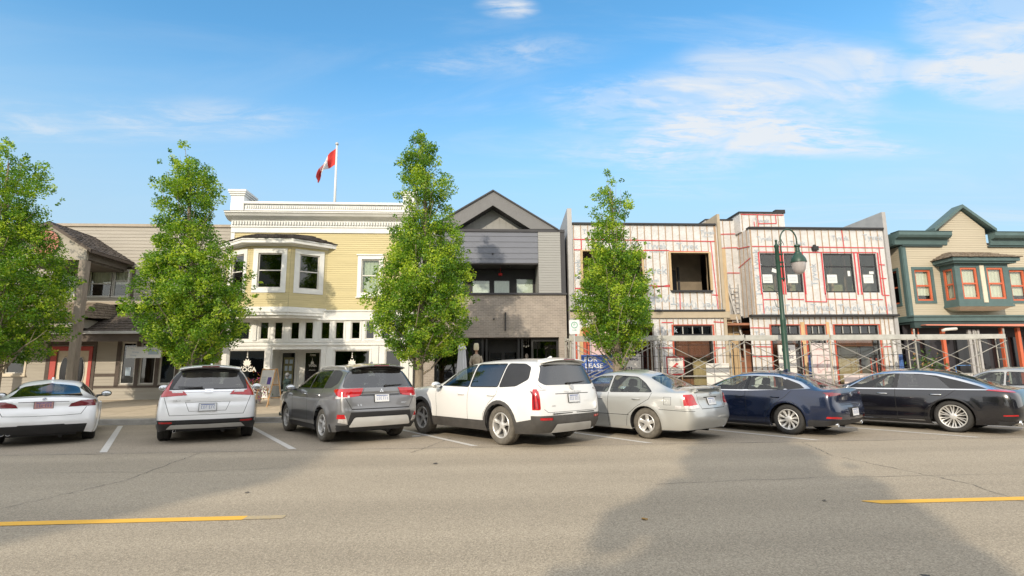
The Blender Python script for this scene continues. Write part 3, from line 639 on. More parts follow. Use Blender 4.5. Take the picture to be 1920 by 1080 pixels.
# boutique front
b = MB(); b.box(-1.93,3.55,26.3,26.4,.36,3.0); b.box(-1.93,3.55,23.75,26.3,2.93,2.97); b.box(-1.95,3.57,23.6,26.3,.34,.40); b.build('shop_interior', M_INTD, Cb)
TS = TR(0,23.75,0)
b = MB(TS)
for xx in (-1.93,-.9,.12,.3,1.72,1.88,2.33,3.46): b.box(xx,xx+.09,0,.10,.40,2.93)
b.box(-1.84,-.9,0,.1,2.80,2.93); b.box(2.42,3.46,0,.1,2.80,2.93); b.box(-1.84,-.9,0,.1,.4,.75); b.box(2.42,3.46,0,.1,.4,.75); b.build('shop_frame', M_BLK, Cb)
for x0,x1 in ((-1.84,-.9),(-.81,.12),(2.42,3.46)):
    b = MB(TS); b.box(x0,x1,.04,.046,.42,2.9); b.build('shop_window', G_DARK, Cb)
TD = TR(0,24.7,0)
b = MB(TD); b.box(.2,1.9,0,.08,2.42,2.92); ring(b, .45,1.12,.40,2.42,.07,0,.06); ring(b, 1.12,1.79,.40,2.42,.07,0,.06); d_ = b.build('shop_door', M_BLK, Cb)
b = MB(TD); b.box(.52,1.05,.02,.026,.5,2.36); b.box(1.19,1.72,.02,.026,.5,2.36); b.build('door_glass', G_DARK, d_)
b = MB(TD); b.text('4876', .23, TR(0,24.69,0)@Matrix.Translation((1.08,-24.7+24.7,2.66))); b.build('street_number', mat('steel_lettering',(.5,.48,.46),.4,var=.05), Cb)
b = MB(TD); b.box(.90,1.10,-.01,-.004,1.72,1.86); b.build('door_notice', M_SIGNW, Cb)
# ---- things inside / in front of the boutique
def mannequin(x, y, z, h, top, m, lab, hat=None, grp='shop window mannequins'):
    t = thing('mannequin', lab, 'mannequin', (x,y,z), 0, grp if hat is None else None)
    k = h/1.75; b = MB(TR(x,y,z))
    b.lathe([(0,0),(.15,0),(.15,.02),(.02,.03),(.015,.75*k),(.10,.80*k),(.155,.92*k),(.13,1.08*k),(.165,1.28*k),(.17,1.38*k),(.10,1.46*k),(.045,1.49*k),(.045,1.55*k)], 16, axis='z')
    b.ball((0,0,1.65*k), .095, 12, 8, (.85,1,1.25)); b.build('figure', top, t, smooth=True)
    g = MB(TR(x,y,z)); g.lathe([(.17,.60*k),(.165,.92*k),(.14,1.08*k),(.175,1.28*k),(.182,1.38*k),(.09,1.47*k)], 16, axis='z')
    for sg in (1,-1): g.tube([(sg*.16,0,1.40*k),(sg*.235,-.02,1.18*k),(sg*.20,-.10,.95*k)], [.06,.05,.035], 8)
    g.build('blouse', m, t, smooth=True)
    if hat:
        q = MB(TR(x,y,z)); q.lathe([(.0,1.86*k),(.07,1.86*k),(.10,1.80*k),(.105,1.70*k),(.10,1.62*k)], 14, axis='z'); q.build('hat', hat, t, smooth=True)
    return t
M_SKINP = mat('mannequin_skin', (.42,.27,.19), .6, var=.1)
for a_ in ((-.10,21.6,WZ(21.6)+.18,1.98,M_SKINP,mat('beige_blouse',(.38,.33,.26),.9,var=.3,scale=9),'tan mannequin in beige blouse and cream hat beside the folded parasol',mat('cream_hat',(.62,.58,.42),.9,var=.15)),):
    mannequin(a_[0],a_[1],a_[2],a_[3],a_[4],a_[5],a_[6],a_[7])
b = MB(); b.box(-.35,.15,21.35,21.85,WZ(21.3)-.02,WZ(21.6)+.18); o_ = b.build('display_plinth', M_BLK); tag(o_, 'low black plinth under the hatted mannequin by the parasol', 'plinth')
mannequin(1.55,25.0,.42,1.8,mat('pale_skin',(.45,.38,.33),.6,var=.1),mat('oat_coat',(.36,.32,.28),.9,var=.2),'display figure in oat coat just right of the boutique door')
mannequin(2.16,24.2,.42,1.85,mat('pale_skin',(.45,.38,.33),.6,var=.1),mat('pale_pink_dress',(.50,.42,.40),.9,var=.2),'display figure in pale pink dress between door and right shop window')
mannequin(3.2,24.3,.42,1.6,mat('pale_skin',(.45,.38,.33),.6,var=.1),mat('sage_dress',(.40,.44,.34),.9,var=.2),'display figure in sage dress at the right end of the boutique window')
b = MB(); b.ball((2.75,24.3,1.25),.22,12,8,(1,1,.55)); b.tube([(2.75,24.3,.42),(2.75,24.3,1.2)],.03,6); o_ = b.build('display_hat_stand', M_SIGNW, smooth=True); tag(o_, 'white hat on a stand inside the right boutique window', 'hat stand')
b = MB(); b.tube([(3.02+.30*math.cos(k*math.pi/12), 24.1, 1.65+.34*math.sin(k*math.pi/12)) for k in range(25)], .025, 6); b.tube([(3.02,24.1,.42),(3.02,24.1,1.3)],.02,6); o_ = b.build('hoop_stand', M_SIGNW, smooth=True); tag(o_, 'white hoop display stand behind the right boutique window', 'hoop')
for k, (x_, z_) in enumerate(((2.04,2.62),(2.14,2.58),(2.24,2.62),(-.4,2.78),(.35,2.70),(-.28,2.35),(2.43,2.28))):
    b = MB(); b.tube([(x_,24.15,2.93),(x_,24.15,z_+.04)],.004,4); b.ball((x_,24.15,z_),.035,8,6,(1,1,1.5)); o_ = b.build('pendant_lamp', M_SIGNW, smooth=True)
    lbs = ['small white pendant, left one of the tight trio hanging right of the boutique door','small white pendant, middle one of the trio hanging right of the boutique door','small white pendant, right one of the trio hanging right of the boutique door','small white pendant highest above the mannequin with the cream hat','small white pendant just left of the number over the boutique door','small white pendant low between the hatted mannequin and the door','small white pendant at the left jamb of the right boutique window']
    tag(o_, lbs[k], 'pendant lamp', 'small pendants hanging in the boutique')
U = thing('folded_parasol', 'closed white garden parasol standing by the boutique entrance', 'parasol', (-.66,21.2,WZ(21.2)))
b = MB(TR(-.66,21.2,WZ(21.2)))
vs = []; n = 24; prof = [(.20,.75),(.19,1.1),(.16,1.6),(.13,2.02),(.15,2.05),(.17,2.06),(.09,2.24),(.03,2.30)]
for j, (r_, z_) in enumerate(prof):
    for k in range(n):
        q = r_*(1+.13*(k%2)*(1 if j < 6 else .4)); vs.append((q*math.cos(2*math.pi*k/n), q*math.sin(2*math.pi*k/n), z_))
b.add(vs, [(j*n+k, j*n+(k+1)%n, (j+1)*n+(k+1)%n, (j+1)*n+k) for j in range(len(prof)-1) for k in range(n)]); b.build('canopy', mat('parasol_cloth',(.58,.60,.66),.9,var=.08), U)
b = MB(TR(-.66,21.2,WZ(21.2))); b.tube([(0,0,.05),(0,0,2.36)],.02,8); b.build('pole', M_WTR, U); b = MB(TR(-.66,21.2,WZ(21.2))); b.lathe([(0,0),(.25,0),(.25,.06),(.05,.10),(.04,.25),(0,.25)],18,axis='z'); b.build('base', M_KERB, U)
shell(Cb, 'building_shell', M_INTD, XL+.02, XR_-.02, 26.4, 33, .3, 7.7, (3.9,))
b = MB(); b.box(XL+.02,XR_-.3,24.95,26.4,7.62,7.72); b.box(XL+.02,XL+.12,23.8,26.4,.3,7.6); b.build('flat_roof', M_SOF, Cb)
# ================================================================== D. building under construction
def wrapmat():
    m, nt, b = nodes_of('house_wrap')
    tc = N(nt, 'ShaderNodeTexCoord'); src = tc.outputs['Object']
    n = N(nt, 'ShaderNodeTexNoise', Scale=2.2, Detail=8., Roughness=.7); L(nt, src, n.inputs['Vector'])
    rp = N(nt, 'ShaderNodeValToRGB'); rp.color_ramp.elements[0].position=.3; rp.color_ramp.elements[1].position=.7
    rp.color_ramp.elements[0].color=(.46,.455,.45,1); rp.color_ramp.elements[1].color=(.61,.605,.60,1); L(nt, n.outputs['Fac'], rp.inputs['Fac'])
    L(nt, rp.outputs['Color'], b.inputs['Base Color']); b.inputs['Roughness'].default_value=.55
    v = N(nt, 'ShaderNodeTexNoise', Scale=6., Detail=3., Distortion=1.2); L(nt, src, v.inputs['Vector'])
    bp = N(nt, 'ShaderNodeBump', Strength=.9, Distance=.04); L(nt, v.outputs['Fac'], bp.inputs['Height']); L(nt, bp.outputs['Normal'], b.inputs['Normal'])
    return m
M_WRAP = wrapmat(); M_STRAP = mat('strapping_wood', (.36,.25,.16), .85, var=.3, scale=6, stretch=(6,6,.8)); M_TAPE = mat('red_tape', (.50,.045,.05), .5, var=.15)
M_ORNG = mat('orange_flashing_tape', (.44,.085,.045), .55, var=.25, scale=4); M_PLY = mat('plywood', (.46,.34,.20), .85, var=.18, scale=3, stretch=(5,5,.7)); M_INK = mat('wrap_print', (.35,.40,.45), .7, var=.2, scale=8)
M_TRIMB = mat('beige_trim_board', (.44,.37,.27), .8, var=.1); M_FIN = mat('grey_metal_edge', (.44,.43,.42), .5, metal=.2, var=.1)
M_BLKT = mat('black_trim', (.018,.018,.02), .6, var=.1); M_PINKW = mat('pink_wrap', (.55,.40,.40), .7, var=.25, scale=3)
D = thing('unfinished_building', 'two-storey building under construction in white house wrap with red tape and wooden strapping', 'building', (11.7,23.5,.42))
TD = TR(0,BY,0)
LO = [(4.70,7.42,5.03,6.86),(8.78,10.57,5.06,6.80)]
LG = [(4.95,7.85,.4,3.55),(8.73,10.53,.75,3.47)]
RO_ = [(13.03,13.93,4.98,6.82),(14.18,15.0,4.98,6.82),(16.07,17.52,4.97,6.82),(17.84,18.68,4.97,6.82)]
RG = [(13.27,14.62,.45,3.46),(14.95,15.84,.75,3.46),(16.27,18.38,.75,3.46)]
b = MB(TD)
wall(b, 4.26, 11.06, 3.80, 8.14, LO, reveal=.20); wall(b, 4.05, 11.16, .30, 3.80, LG, reveal=.25)
wall(b, 12.60, 19.14, 3.86, 8.0, RO_, reveal=.10); wall(b, 12.30, 19.14, .30, 3.86, RG, reveal=.22)
b.T = TR(0,24.7,0); wall(b, 11.06,12.7, 4.0, 8.75)
b.T = TR(12.60,24.7,0,-math.pi/2); wall(b, 0,1.2, 3.9, 8.0)
b.T = Matrix(); b.box(12.52,14.74,24.1,26.2,8.0,8.92); b.box(11.08,12.52,24.72,26.2,8.0,8.72); b.box(4.3,11.0,23.9,24.0,8.0,8.05)
b.build('house_wrap', M_WRAP, D)
# strapping
b = MB(TD)
def straps(x0, x1, z0, z1, ops, step=.405, off=0., w=.032, th=.022):
    x = x0+off
    while x < x1:
        segs = [(z0,z1)]
        for o in ops:
            if o[0]-.03 < x < o[1]+.03:
                ns = []
                for a_, c_ in segs:
                    if o[2] > a_: ns.append((a_, min(c_, o[2])))
                    if o[3] < c_: ns.append((max(a_, o[3]), c_))
                segs = [s_ for s_ in ns if s_[1]-s_[0] > .04]
        for a_, c_ in segs: b.box(x-w/2, x+w/2, -th, -.001, a_+.001, c_-.001)
        x += step
straps(4.30,10.95,4.18,8.10,LO,.33,.02); straps(12.64,19.1,3.92,7.95,RO_,.345,.02)
straps(8.02,8.7,.4,3.74,[],.33,.1); straps(10.62,11.15,.4,3.74,[],.26,.06); straps(8.75,10.5,3.50,3.74,[],.22); straps(12.35,13.2,.4,3.80,[],.27,.08); straps(18.45,19.1,.4,3.80,[],.20,.06); straps(13.3,18.3,3.5,3.82,[],.26)
b.T = TR(0,24.7,0); straps(11.1,12.6,4.0,8.7,[],.36,.12); b.T = TR(12.60,24.7,0,-math.pi/2); straps(.05,1.2,3.9,8.0,[],.38,.15)
b.T = TR(0,24.1,0); straps(12.56,14.74,8.06,8.88,[],.36,.06)
b.T = TD; b.box(10.93,11.0,-.03,-.001,4.18,8.1); b.box(12.62,12.68,-.03,-.001,3.92,7.95)
b.build('strapping', M_STRAP, D)
# tape
b = MB(TD); tp = .045
def tape(x0, z0, x1, z1, w=.042):
    if abs(z1-z0) < abs(x1-x0): b.add([(x0,-.0265,z0-w/2),(x1,-.0265,z1-w/2),(x1,-.0265,z1+w/2),(x0,-.0265,z0+w/2)],[(0,1,2,3)])
    else: b.add([(x0-w/2,-.0275,z0),(x0+w/2,-.0275,z0),(x1+w/2,-.0275,z1),(x1-w/2,-.0275,z1)],[(0,1,2,3)])
for q in ((4.3,7.42,11.0,7.36),(4.3,6.93,4.68,6.93),(7.45,6.92,8.75,6.92),(4.3,5.15,4.66,5.15),(7.7,5.28,8.7,5.24),(7.9,5.20,8.7,5.31),(8.74,6.88,10.6,6.87),(4.66,5.0,4.66,7.4),(10.72,7.36,10.86,4.2),(10.62,4.86,10.9,4.84),(9.12,4.98,9.10,4.2),
          (12.64,7.14,19.1,7.10),(13.0,6.87,18.7,6.87),(13.0,4.64,13.95,4.64),(14.15,4.66,14.95,4.64),(15.0,4.55,16.05,4.53),(16.05,4.66,17.5,4.64),(17.8,4.62,18.75,4.64),(13.0,4.0,13.0,4.95),(15.03,6.3,15.03,4.55),(16.02,4.95,16.02,4.55),(17.10,7.95,17.14,7.1),(18.9,3.95,18.86,7.1),(18.75,6.3,19.05,6.28),(18.75,5.65,19.05,5.63),(18.75,4.85,19.1,4.83),
          (12.3,3.35,13.2,3.33),(12.35,2.5,13.2,2.48),(18.4,2.45,18.95,2.47),(10.6,3.62,11.1,3.60),(10.6,2.45,11.1,2.45),(7.9,2.47,8.7,2.46),(8.2,3.60,8.72,3.60),(12.3,2.05,13.2,2.05),(14.0,6.87,14.02,7.12)): tape(*q)
for o in RO_:
    tape(o[0]-.07,o[2]-.1,o[0]-.07,o[3]+.05,.07); tape(o[1]+.07,o[2]-.1,o[1]+.07,o[3]+.05,.07)
b.T = TR(0,24.7,0); tape(11.1,8.0,12.6,8.05); tape(11.1,7.3,12.6,7.36); tape(11.6,8.0,11.62,7.3); tape(11.5,6.1,12.6,6.1)
b.T = TR(12.60,24.7,0,-math.pi/2); tape(0,7.3,1.2,7.14); tape(0,6.35,1.2,6.6)
b.T = TR(0,24.1,0); tape(12.56,8.86,14.7,8.84); tape(13.4,8.82,13.4,8.2); tape(14.3,8.82,14.3,8.4); tape(13.4,8.4,14.3,8.42); tape(13.2,8.5,13.22,8.1)
b.build('seam_tape', M_TAPE, D)
# orange flashing round the openings
b = MB(TD)
for x0,x1,z0,z1 in RG+LG[1:]:
    b.box(x0-.08,x0-.001,-.033,-.023,z0,z1); b.box(x1+.001,x1+.08,-.033,-.023,z0,z1); b.box(x0-.08,x1+.08,-.033,-.023,z1+.001,z1+.04)
b.box(4.10,4.34,-.05,0,.4,3.2); b.box(4.62,4.90,-.05,0,.4,3.4); b.build('orange_flashing', M_ORNG, D)
# ledges, caps, edges
b = MB()
b.box(4.26,11.0,23.40,23.66,8.12,8.20); b.box(12.56,19.14,23.38,23.68,7.98,8.06); b.box(4.05,11.14,23.36,23.5,4.09,4.17); b.box(12.28,19.32,23.26,23.5,3.84,3.93)
b.box(12.46,14.78,24.04,26.2,8.92,8.99); b.box(11.06,12.46,24.66,26.2,8.72,8.79); b.box(14.3,14.78,24.04,24.3,8.99,9.1)
b.box(4.64,7.46,23.38,23.56,4.95,5.03); b.box(8.72,10.62,23.38,23.56,4.98,5.06); b.build('black_ledge', M_BLKT, D)
b = MB(); b.box(4.05,11.36,23.40,23.495,3.80,4.08); b.box(11.36,12.28,24.3,24.5,3.80,4.05); b.build('trim_board', M_TRIMB, D)
b = MB(); b.box(11.07,11.20,23.42,24.95,.4,8.66); b.build('party_wall', M_TRIMB, D)
b = MB(); b.prismx([(23.42,.3),(26.2,.3),(26.2,8.4),(23.42,8.86)], 4.03, 4.24); b.build('end_wall', M_FIN, D); b = MB(); b.prismx([(23.42,.3),(26.2,.3),(26.2,8.84),(23.42,8.84)], 19.15, 19.33); b.box(11.20,11.36,24.0,24.9,4.08,8.2) if False else None; b.build('end_wall', M_FIN, D)
b = MB(TR(11.21,23.75,0)); b.box(0,.30,-.04,0,4.12,7.08); b.T = TD; 
b.build('tan_panel', M_PLY, D)
b = MB(); b.box(11.22,12.28,24.5,24.6,.4,3.8)
for k in range(5): b.box(11.30+k*.22,11.33+k*.22,24.47,24.5,.4,3.8)
b.build('plywood_wall', M_PLY, D)
# upstairs left openings: bare plywood jambs, dim room
b = MB()
for x0,x1,z0,z1 in LO:
    b.box(x0-.10,x0,23.42,23.75,z0,z1); b.box(x1,x1+.10,23.42,23.75,z0,z1); b.box(x0-.1,x1+.1,23.44,23.75,z1,z1+.06)
b.build('opening_jamb', M_PLY, D)
b = MB(); b.box(4.3,11.0,25.4,25.5,4.2,7.9); b.box(7.9,8.0,23.8,25.4,4.2,7.9); b.box(4.3,11.0,23.75,25.4,7.2,7.3); b.box(4.3,11.0,23.75,25.4,4.5,4.6)
b.build('room_partition', mat('raw_gypsum_wall',(.22,.18,.13),.9,var=.25,scale=1.5), D)
b = MB(); b.box(9.0,9.7,25.34,25.38,4.6,6.35); b.box(9.78,9.86,25.30,25.38,4.6,6.5); b.box(8.86,8.94,25.30,25.38,4.6,6.5); b.build('inner_door', M_BLKT, D)
shell(D, 'building_shell', M_INT, 4.26, 19.14, 26.25, 33, .3, 7.9, (3.9,))
b = MB(); b.box(12.7,19.1,25.6,25.7,4.1,7.8); b.box(12.7,19.1,23.8,25.6,7.3,7.4); b.box(12.7,19.1,23.8,25.6,4.2,4.3); b.build('room_wall', mat('green_brown_interior',(.26,.25,.15),.9,var=.35,scale=1.2), D)
b = MB()
for k in range(9): x_ = 13.1+k*.72; b.box(x_,x_+.09,25.0,25.1,4.3,7.3)
for x_ in (14.6,16.6,18.3): b.add([(x_,24.9,4.35),(x_+.1,24.9,4.35),(x_+.9,24.9,6.6),(x_+.8,24.9,6.6)],[(0,1,2,3)])
b.build('stud', M_STRAP, D)
for i,(x0,x1,z0,z1) in enumerate(RO_):
    w_ = window(D, TD, x0,x1,z0,z1, None, M_BLKT, G_CLEAR, sw=.065, mid=(6.20,), yg=.05)
    cx = (x0+x1)/2; b = MB(TD)
    dx = (-.15,-.05,-.35,-.05)[i]; b.box(cx+dx-.24,cx+dx+.24,.040,.044,5.42,5.82); n_ = b.build('window_notice', mat('notice_white',(.60,.62,.60),.8,var=.05), D)
    b = MB(TD)
    for k in range(3): b.box(cx+dx-.17,cx+dx+.17,.037,.039,5.52+k*.08,5.545+k*.08)
    b.build('notice_lettering', M_INK, n_)
b = MB(TD); b.add([(13.55,.038,5.95),(13.80,.038,5.88),(13.84,.038,6.05),(13.60,.038,6.12)],[(0,1,2,3)]); b.add([(17.22,.038,5.75),(17.35,.038,5.75),(17.35,.038,6.0),(17.22,.038,6.0)],[(0,1,2,3)]); b.add([(18.28,.038,5.85),(18.5,.038,5.85),(18.5,.038,5.98),(18.28,.038,5.98)],[(0,1,2,3)]); b.build('small_notice', mat('notice_white',(.60,.62,.60),.8,var=.05), D)
# ground floor glazing
for x0,x1,z0,z1 in (LG[1],RG[0],RG[1],RG[2]):
    n_ = max(3, int((x1-x0)/.36)); mu = [x0+(x1-x0)*k/n_ for k in range(1,n_)]
    window(D, TD, x0+.01,x1-.01,3.03,z1-.01, None, M_BLKT, G_DARK, sw=.05, name='transom_window')
    b = MB(TD)
    for q in mu: b.box(q-.018,q+.018,.02,.05,3.08,z1-.06)
    b.build('transom_bar', M_STRAP if False else mat('pale_steel',(.38,.38,.36),.5,var=.1), D)
    b = MB(TD); ring(b, x0+.01,x1-.01,z0,3.02,.06,.03,.09); b.box((x0+x1)/2-.03,(x0+x1)/2+.03,.03,.09,z0+.06,2.96) if x1-x0 > 1.9 and False else None; w_ = b.build('shop_window', M_BLKT, D)
    b = MB(TD); b.box(x0+.05,x1-.05,.06,.066,z0+.05,2.97); b.build('pane', G_CLEAR, w_)
b = MB(); b.box(7.9,19.1,25.8,25.9,.4,3.4); b.box(7.9,19.1,23.85,25.8,3.50,3.6); b.build('shop_back_wall', mat('red_brown_interior',(.34,.15,.09),.9,var=.4,scale=.8), D)
b = MB(); b.box(8.78,10.5,23.86,23.90,2.05,2.98); b.box(13.3,14.6,23.86,23.90,2.35,2.98); b.box(16.3,18.36,23.86,23.90,2.5,2.98); b.build('brown_board', mat('red_brown_board',(.17,.06,.035),.8,var=.3,scale=2,stretch=(4,1,.5)), D)
b = MB(); b.box(9.85,10.5,24.2,24.3,.4,2.75); b.add([(16.4,24.9,1.6),(18.3,24.9,1.6),(18.3,24.9,2.75),(17.6,24.9,2.75)],[(0,1,2,3)]); b.box(16.4,18.3,24.9,24.95,.4,1.6); b.box(13.3,13.75,24.6,24.7,.4,2.2)
b.build('inner_board', M_PLY, D)
b = MB(TD); b.box(14.66,14.84,-.04,.06,.4,3.6); b.box(15.88,16.02,-.04,.06,.4,3.6); b.box(4.45,4.60,-.10,0,.4,3.3); b.build('bare_timber', mat('bare_timber',(.52,.36,.19),.8,var=.25,stretch=(5,5,.6)), D)
# left ground floor: boarded with pink wrap and dark bay
b = MB(); b.box(4.98,6.85,23.6,23.7,.4,3.2); b.build('pink_board', M_PINKW, D)
b = MB(); b.box(4.9,7.9,25.0,25.1,.4,3.6); b.build('dark_bay_wall', mat('dark_red_bay',(.09,.025,.025),.9,var=.6,scale=2), D)
b = MB()
for x_ in (7.0,7.22,7.45,7.7): b.tube([(x_,24.2,.4),(x_+.05,24.2,3.4)], .04, 6)
b.build('standing_pipe', M_FIN, D)
# light fixtures
for x_,y_,z_ in ((15.68,23.5,7.05),(11.72,24.66,7.12)):
    b = MB(); b.box(x_-.13,x_+.13,y_-.16,y_,z_-.09,z_+.09); b.box(x_-.05,x_+.05,y_-.10,y_,z_+.09,z_+.17); b.build('wall_lamp', M_BLKT, D)
# downpipes leaning in the recess
b = MB(); b.tube([(11.80,24.5,5.6),(12.1,24.35,4.0),(12.25,24.2,2.9)], .05, 8); b.tube([(12.1,24.55,5.2),(12.14,24.5,4.0)], .09, 8); b.build('loose_pipe', M_FIN, D)
b = MB()
for k in range(9): b.box(11.95,12.35,24.4,24.44,3.2+k*.26,3.24+k*.26)
b.box(11.93,11.97,24.4,24.44,3.0,5.5); b.box(12.33,12.37,24.4,24.44,3.0,5.5); b.build('rung_frame', M_FIN, D)
# printed lettering on the wrap
b = MB()
pr = [(8.15,7.12,.42,0),(9.6,7.12,.42,0),(10.6,7.78,.30,0),(5.1,7.78,.30,0),(6.9,7.14,.40,0),(7.95,5.98,.52,0),(7.95,5.52,.2,0),(8.35,4.60,.5,math.pi),(9.45,4.38,.42,math.pi),(10.65,4.36,.42,math.pi),(5.0,4.5,.42,0),(6.6,4.5,.42,math.pi),(4.48,6.0,.40,math.pi/2),(4.48,4.7,.34,math.pi/2),
      (13.25,4.26,.46,0),(14.55,4.24,.46,0),(15.8,4.26,.46,0),(17.1,4.24,.46,0),(18.65,4.26,.44,0),(12.84,5.3,.42,math.pi/2),(12.84,6.5,.42,math.pi/2),(15.55,5.8,.44,math.pi/2),(17.0,7.55,.34,0),(18.6,7.6,.4,0),(13.3,7.5,.3,0),(14.9,7.3,.30,0)]
for x_, z_, s_, a_ in pr: b.text('Tyvek', s_, TR(x_,BY-.0225,z_)@Matrix.Rotation(-a_,4,'Y'), ext=.0006)
for x_, z_, s_, a_ in pr[:12:2]+pr[14:19]: b.text('HomeWrap', s_*.34, TR(x_,BY-.0225,z_-s_*.62)@Matrix.Rotation(-a_,4,'Y'), ext=.0006)
b.text('Tyvek', .34, TR(8.5,BY-.0225,3.25), ext=.0006); b.text('Tyv', .34, TR(12.72,BY-.0225,3.05), ext=.0006); b.text('Tyvek', .4, TR(11.9,24.7-.0225,5.6)@Matrix.Rotation(-math.pi/2,4,'Y'), ext=.0006); b.text('Tyvek', .3, TR(13.6,24.1-.0225,8.55), ext=.0006)
b.build('printed_lettering', M_INK, D)
# pink parapet behind the grey building
b = MB(); b.box(3.75,4.9,29.2,29.4,7.2,9.1); o_ = b.build('rooftop_wall', M_WRAP, D)
b = MB(); b.box(3.73,4.9,29.15,29.45,9.1,9.17); b.tube([(3.6,27.8,7.8),(3.6,27.8,9.05)],.10,10); b.build('roof_vent', M_BLKT, D)
b = MB(); b.box(3.8,4.8,29.17,29.195,8.80,8.88); b.box(3.8,4.8,29.17,29.195,8.25,8.32); b.add([(4.0,29.17,8.3),(4.1,29.17,8.3),(4.6,29.17,8.8),(4.5,29.17,8.8)],[(0,1,2,3)]); b.build('rooftop_tape', M_TAPE, D)

# ================================================================== E. green trimmed building, right
M_BUFF = mat('buff_siding', (.47,.42,.32), .8, var=.06, scale=1.2, stretch=(.3,1,5)); M_GRN = mat('green_trim', (.075,.125,.125), .65, var=.12); M_GRND = mat('dark_green_trim', (.03,.055,.055), .7, var=.15)
M_SASHR = mat('orange_red_sash', (.50,.115,.05), .55, var=.1); M_AWN = mat('salmon_beam', (.55,.20,.14), .7, var=.1)
E_ = thing('green_trim_building', 'buff clapboard building with green cornices, orange-red window sashes and a shake-roofed bay', 'building', (23.5,23.5,.42))
TE = TR(0,BY,0)
ew = [(20.46,21.26,4.58,6.06),(25.20,25.98,4.58,6.06),(27.3,28.1,4.58,6.06)]
b = MB(TE); wall(b, 20.0,30.5,3.86,7.25, ew+[(21.95,24.2,4.5,6.2)], step=.11, lap=.014)
wall(b, 21.98,24.30,7.25,8.05, step=.11, lap=.014)
for k in range(9):
    z_ = 8.05+k*.11; hw_ = (9.02-z_)/.97*1.16
    if hw_ > .05: b.add([(23.14-hw_,-.014,z_),(23.14+hw_,-.014,z_),(23.14+max(hw_-.13,0),0,z_+.11),(23.14-max(hw_-.13,0),0,z_+.11)],[(0,1,2,3)])
b.T = TR(20.0,28.5,0,-math.pi/2); wall(b, 0,5.0,3.86,7.2,[(3.75,4.55,4.5,6.1)],step=.11,lap=.014); b.build('clapboard_wall', M_BUFF, E_)
window(E_, TR(20.0,28.5,0,-math.pi/2), 3.75,4.55,4.5,6.1, M_GRN, M_SASHR, G_DARK, cw=.12, sw=.07, mid=(5.3,), sill=False)
b = MB(TE); b.box(20.0,20.17,-.03,.0,3.86,7.2); b.T = TR(20.0,28.5,0,-math.pi/2); b.box(4.84,5.0,-.03,0,3.86,7.2); b.build('corner_board', M_GRN, E_)
for i,(x0,x1,z0,z1) in enumerate(ew):
    window(E_, TE, x0,x1,z0,z1, M_GRN, M_SASHR, G_CLEAR, cw=.13, sw=.085, mid=(5.30,), sill=False, blind=(M_BLIND, 4.85, z1))
# cornices
b = MB()
for xa, xb in ((19.62,22.25),(24.42,30.5)):
    b.prismx([(23.5,7.24),(23.5,7.82),(23.10,7.82),(23.10,7.66),(23.18,7.56),(23.38,7.50),(23.43,7.26)], xa, xb)
b.prismx([(23.5,7.24),(28.5,7.24),(28.5,7.82),(23.5,7.82)], 19.62, 20.05); b.box(19.6,20.0,23.5,28.5,7.30,7.5); b.build('cornice', M_GRN, E_)
b = MB()
for xa, xb in ((19.60,22.27),(24.40,30.5)): b.box(xa,xb,23.08,23.6,7.822,7.85)
b.box(19.98,21.98,23.40,23.48,7.16,7.22); b.box(24.30,30.5,23.40,23.48,7.16,7.22); b.build('cornice_cap', M_GRND, E_)
b = MB()
for s_ in (1,-1):
    P0 = Vector((23.14,23.26,9.22)); P1 = Vector((23.14+s_*1.56,23.26,8.04)); D_ = Vector((0,.6,0)); th = Vector((0,0,-.16))
    b.add([P0,P1,P1+D_,P0+D_,P0+th,P1+th,P1+D_+th,P0+D_+th], [(0,1,2,3),(7,6,5,4),(0,4,5,1),(1,5,6,2),(2,6,7,3)])
b.build('gable_roof', M_GRN, E_)
b = MB(); b.box(22.0,24.28,23.6,23.84,7.25,8.1); b.prism([(22.0,8.1),(24.28,8.1),(23.14,8.98)],23.62,23.84); b.build('gable_back', M_BUFF, E_)
# belt and awning beam
b = MB(); b.box(19.9,30.5,23.18,23.5,3.60,3.80); b.box(19.86,30.5,23.12,23.5,3.80,3.87); b.box(19.9,20.02,23.5,28.5,3.60,3.87); b.build('belt_course', M_GRN, E_)
b = MB(); b.add([(20.2,22.9,3.38),(30.5,22.9,3.26),(30.5,22.9,3.42),(20.2,22.9,3.42)],[(0,1,2,3)]); b.box(20.2,30.5,22.91,23.2,3.40,3.43); b.build('awning_beam', M_AWN, E_)
b = MB(); b.box(19.95,30.5,23.25,23.5,3.3,3.6); b.box(19.95,30.5,23.5,27,3.5,3.6); b.build('soffit', M_GRND, E_)
# bay
BX0, BX1, BYF = 21.74, 24.34, 22.70
for T_, ln, ops in ((TR(BX0,BYF,0), BX1-BX0, [(.26,1.06,4.56,6.02),(1.54,2.34,4.56,6.02)]), (TR(BX0,23.5,0,-math.pi/2), .8, [(.14,.66,4.56,6.0)]), (TR(BX1,BYF,0,math.pi/2), .8, [(.14,.66,4.56,6.0)])):
    b = MB(T_); wall(b, 0,ln,4.32,6.2, ops, reveal=.1); b.build('bay_wall', M_GRN, E_)
    for o in ops: window(E_, T_, *o, casing=None, sash=M_SASHR, glassm=G_CLEAR, sw=.085, mid=(5.28,), name='bay_window', blind=(M_BLIND, o[2], o[3]))
b = MB(TR(BX0,BYF,0)); b.box(1.20,1.40,-.03,.0,4.40,6.12); b.build('cream_post', M_CREAM, E_)
b = MB(); b.box(BX0-.04,BX1+.04,BYF-.04,23.5,4.22,4.32); b.box(BX0-.22,BX1+.22,BYF-.22,23.5,6.2,6.28); b.box(BX0-.32,BX1+.32,BYF-.32,23.5,6.28,6.44); b.build('bay_trim', M_GRN, E_)
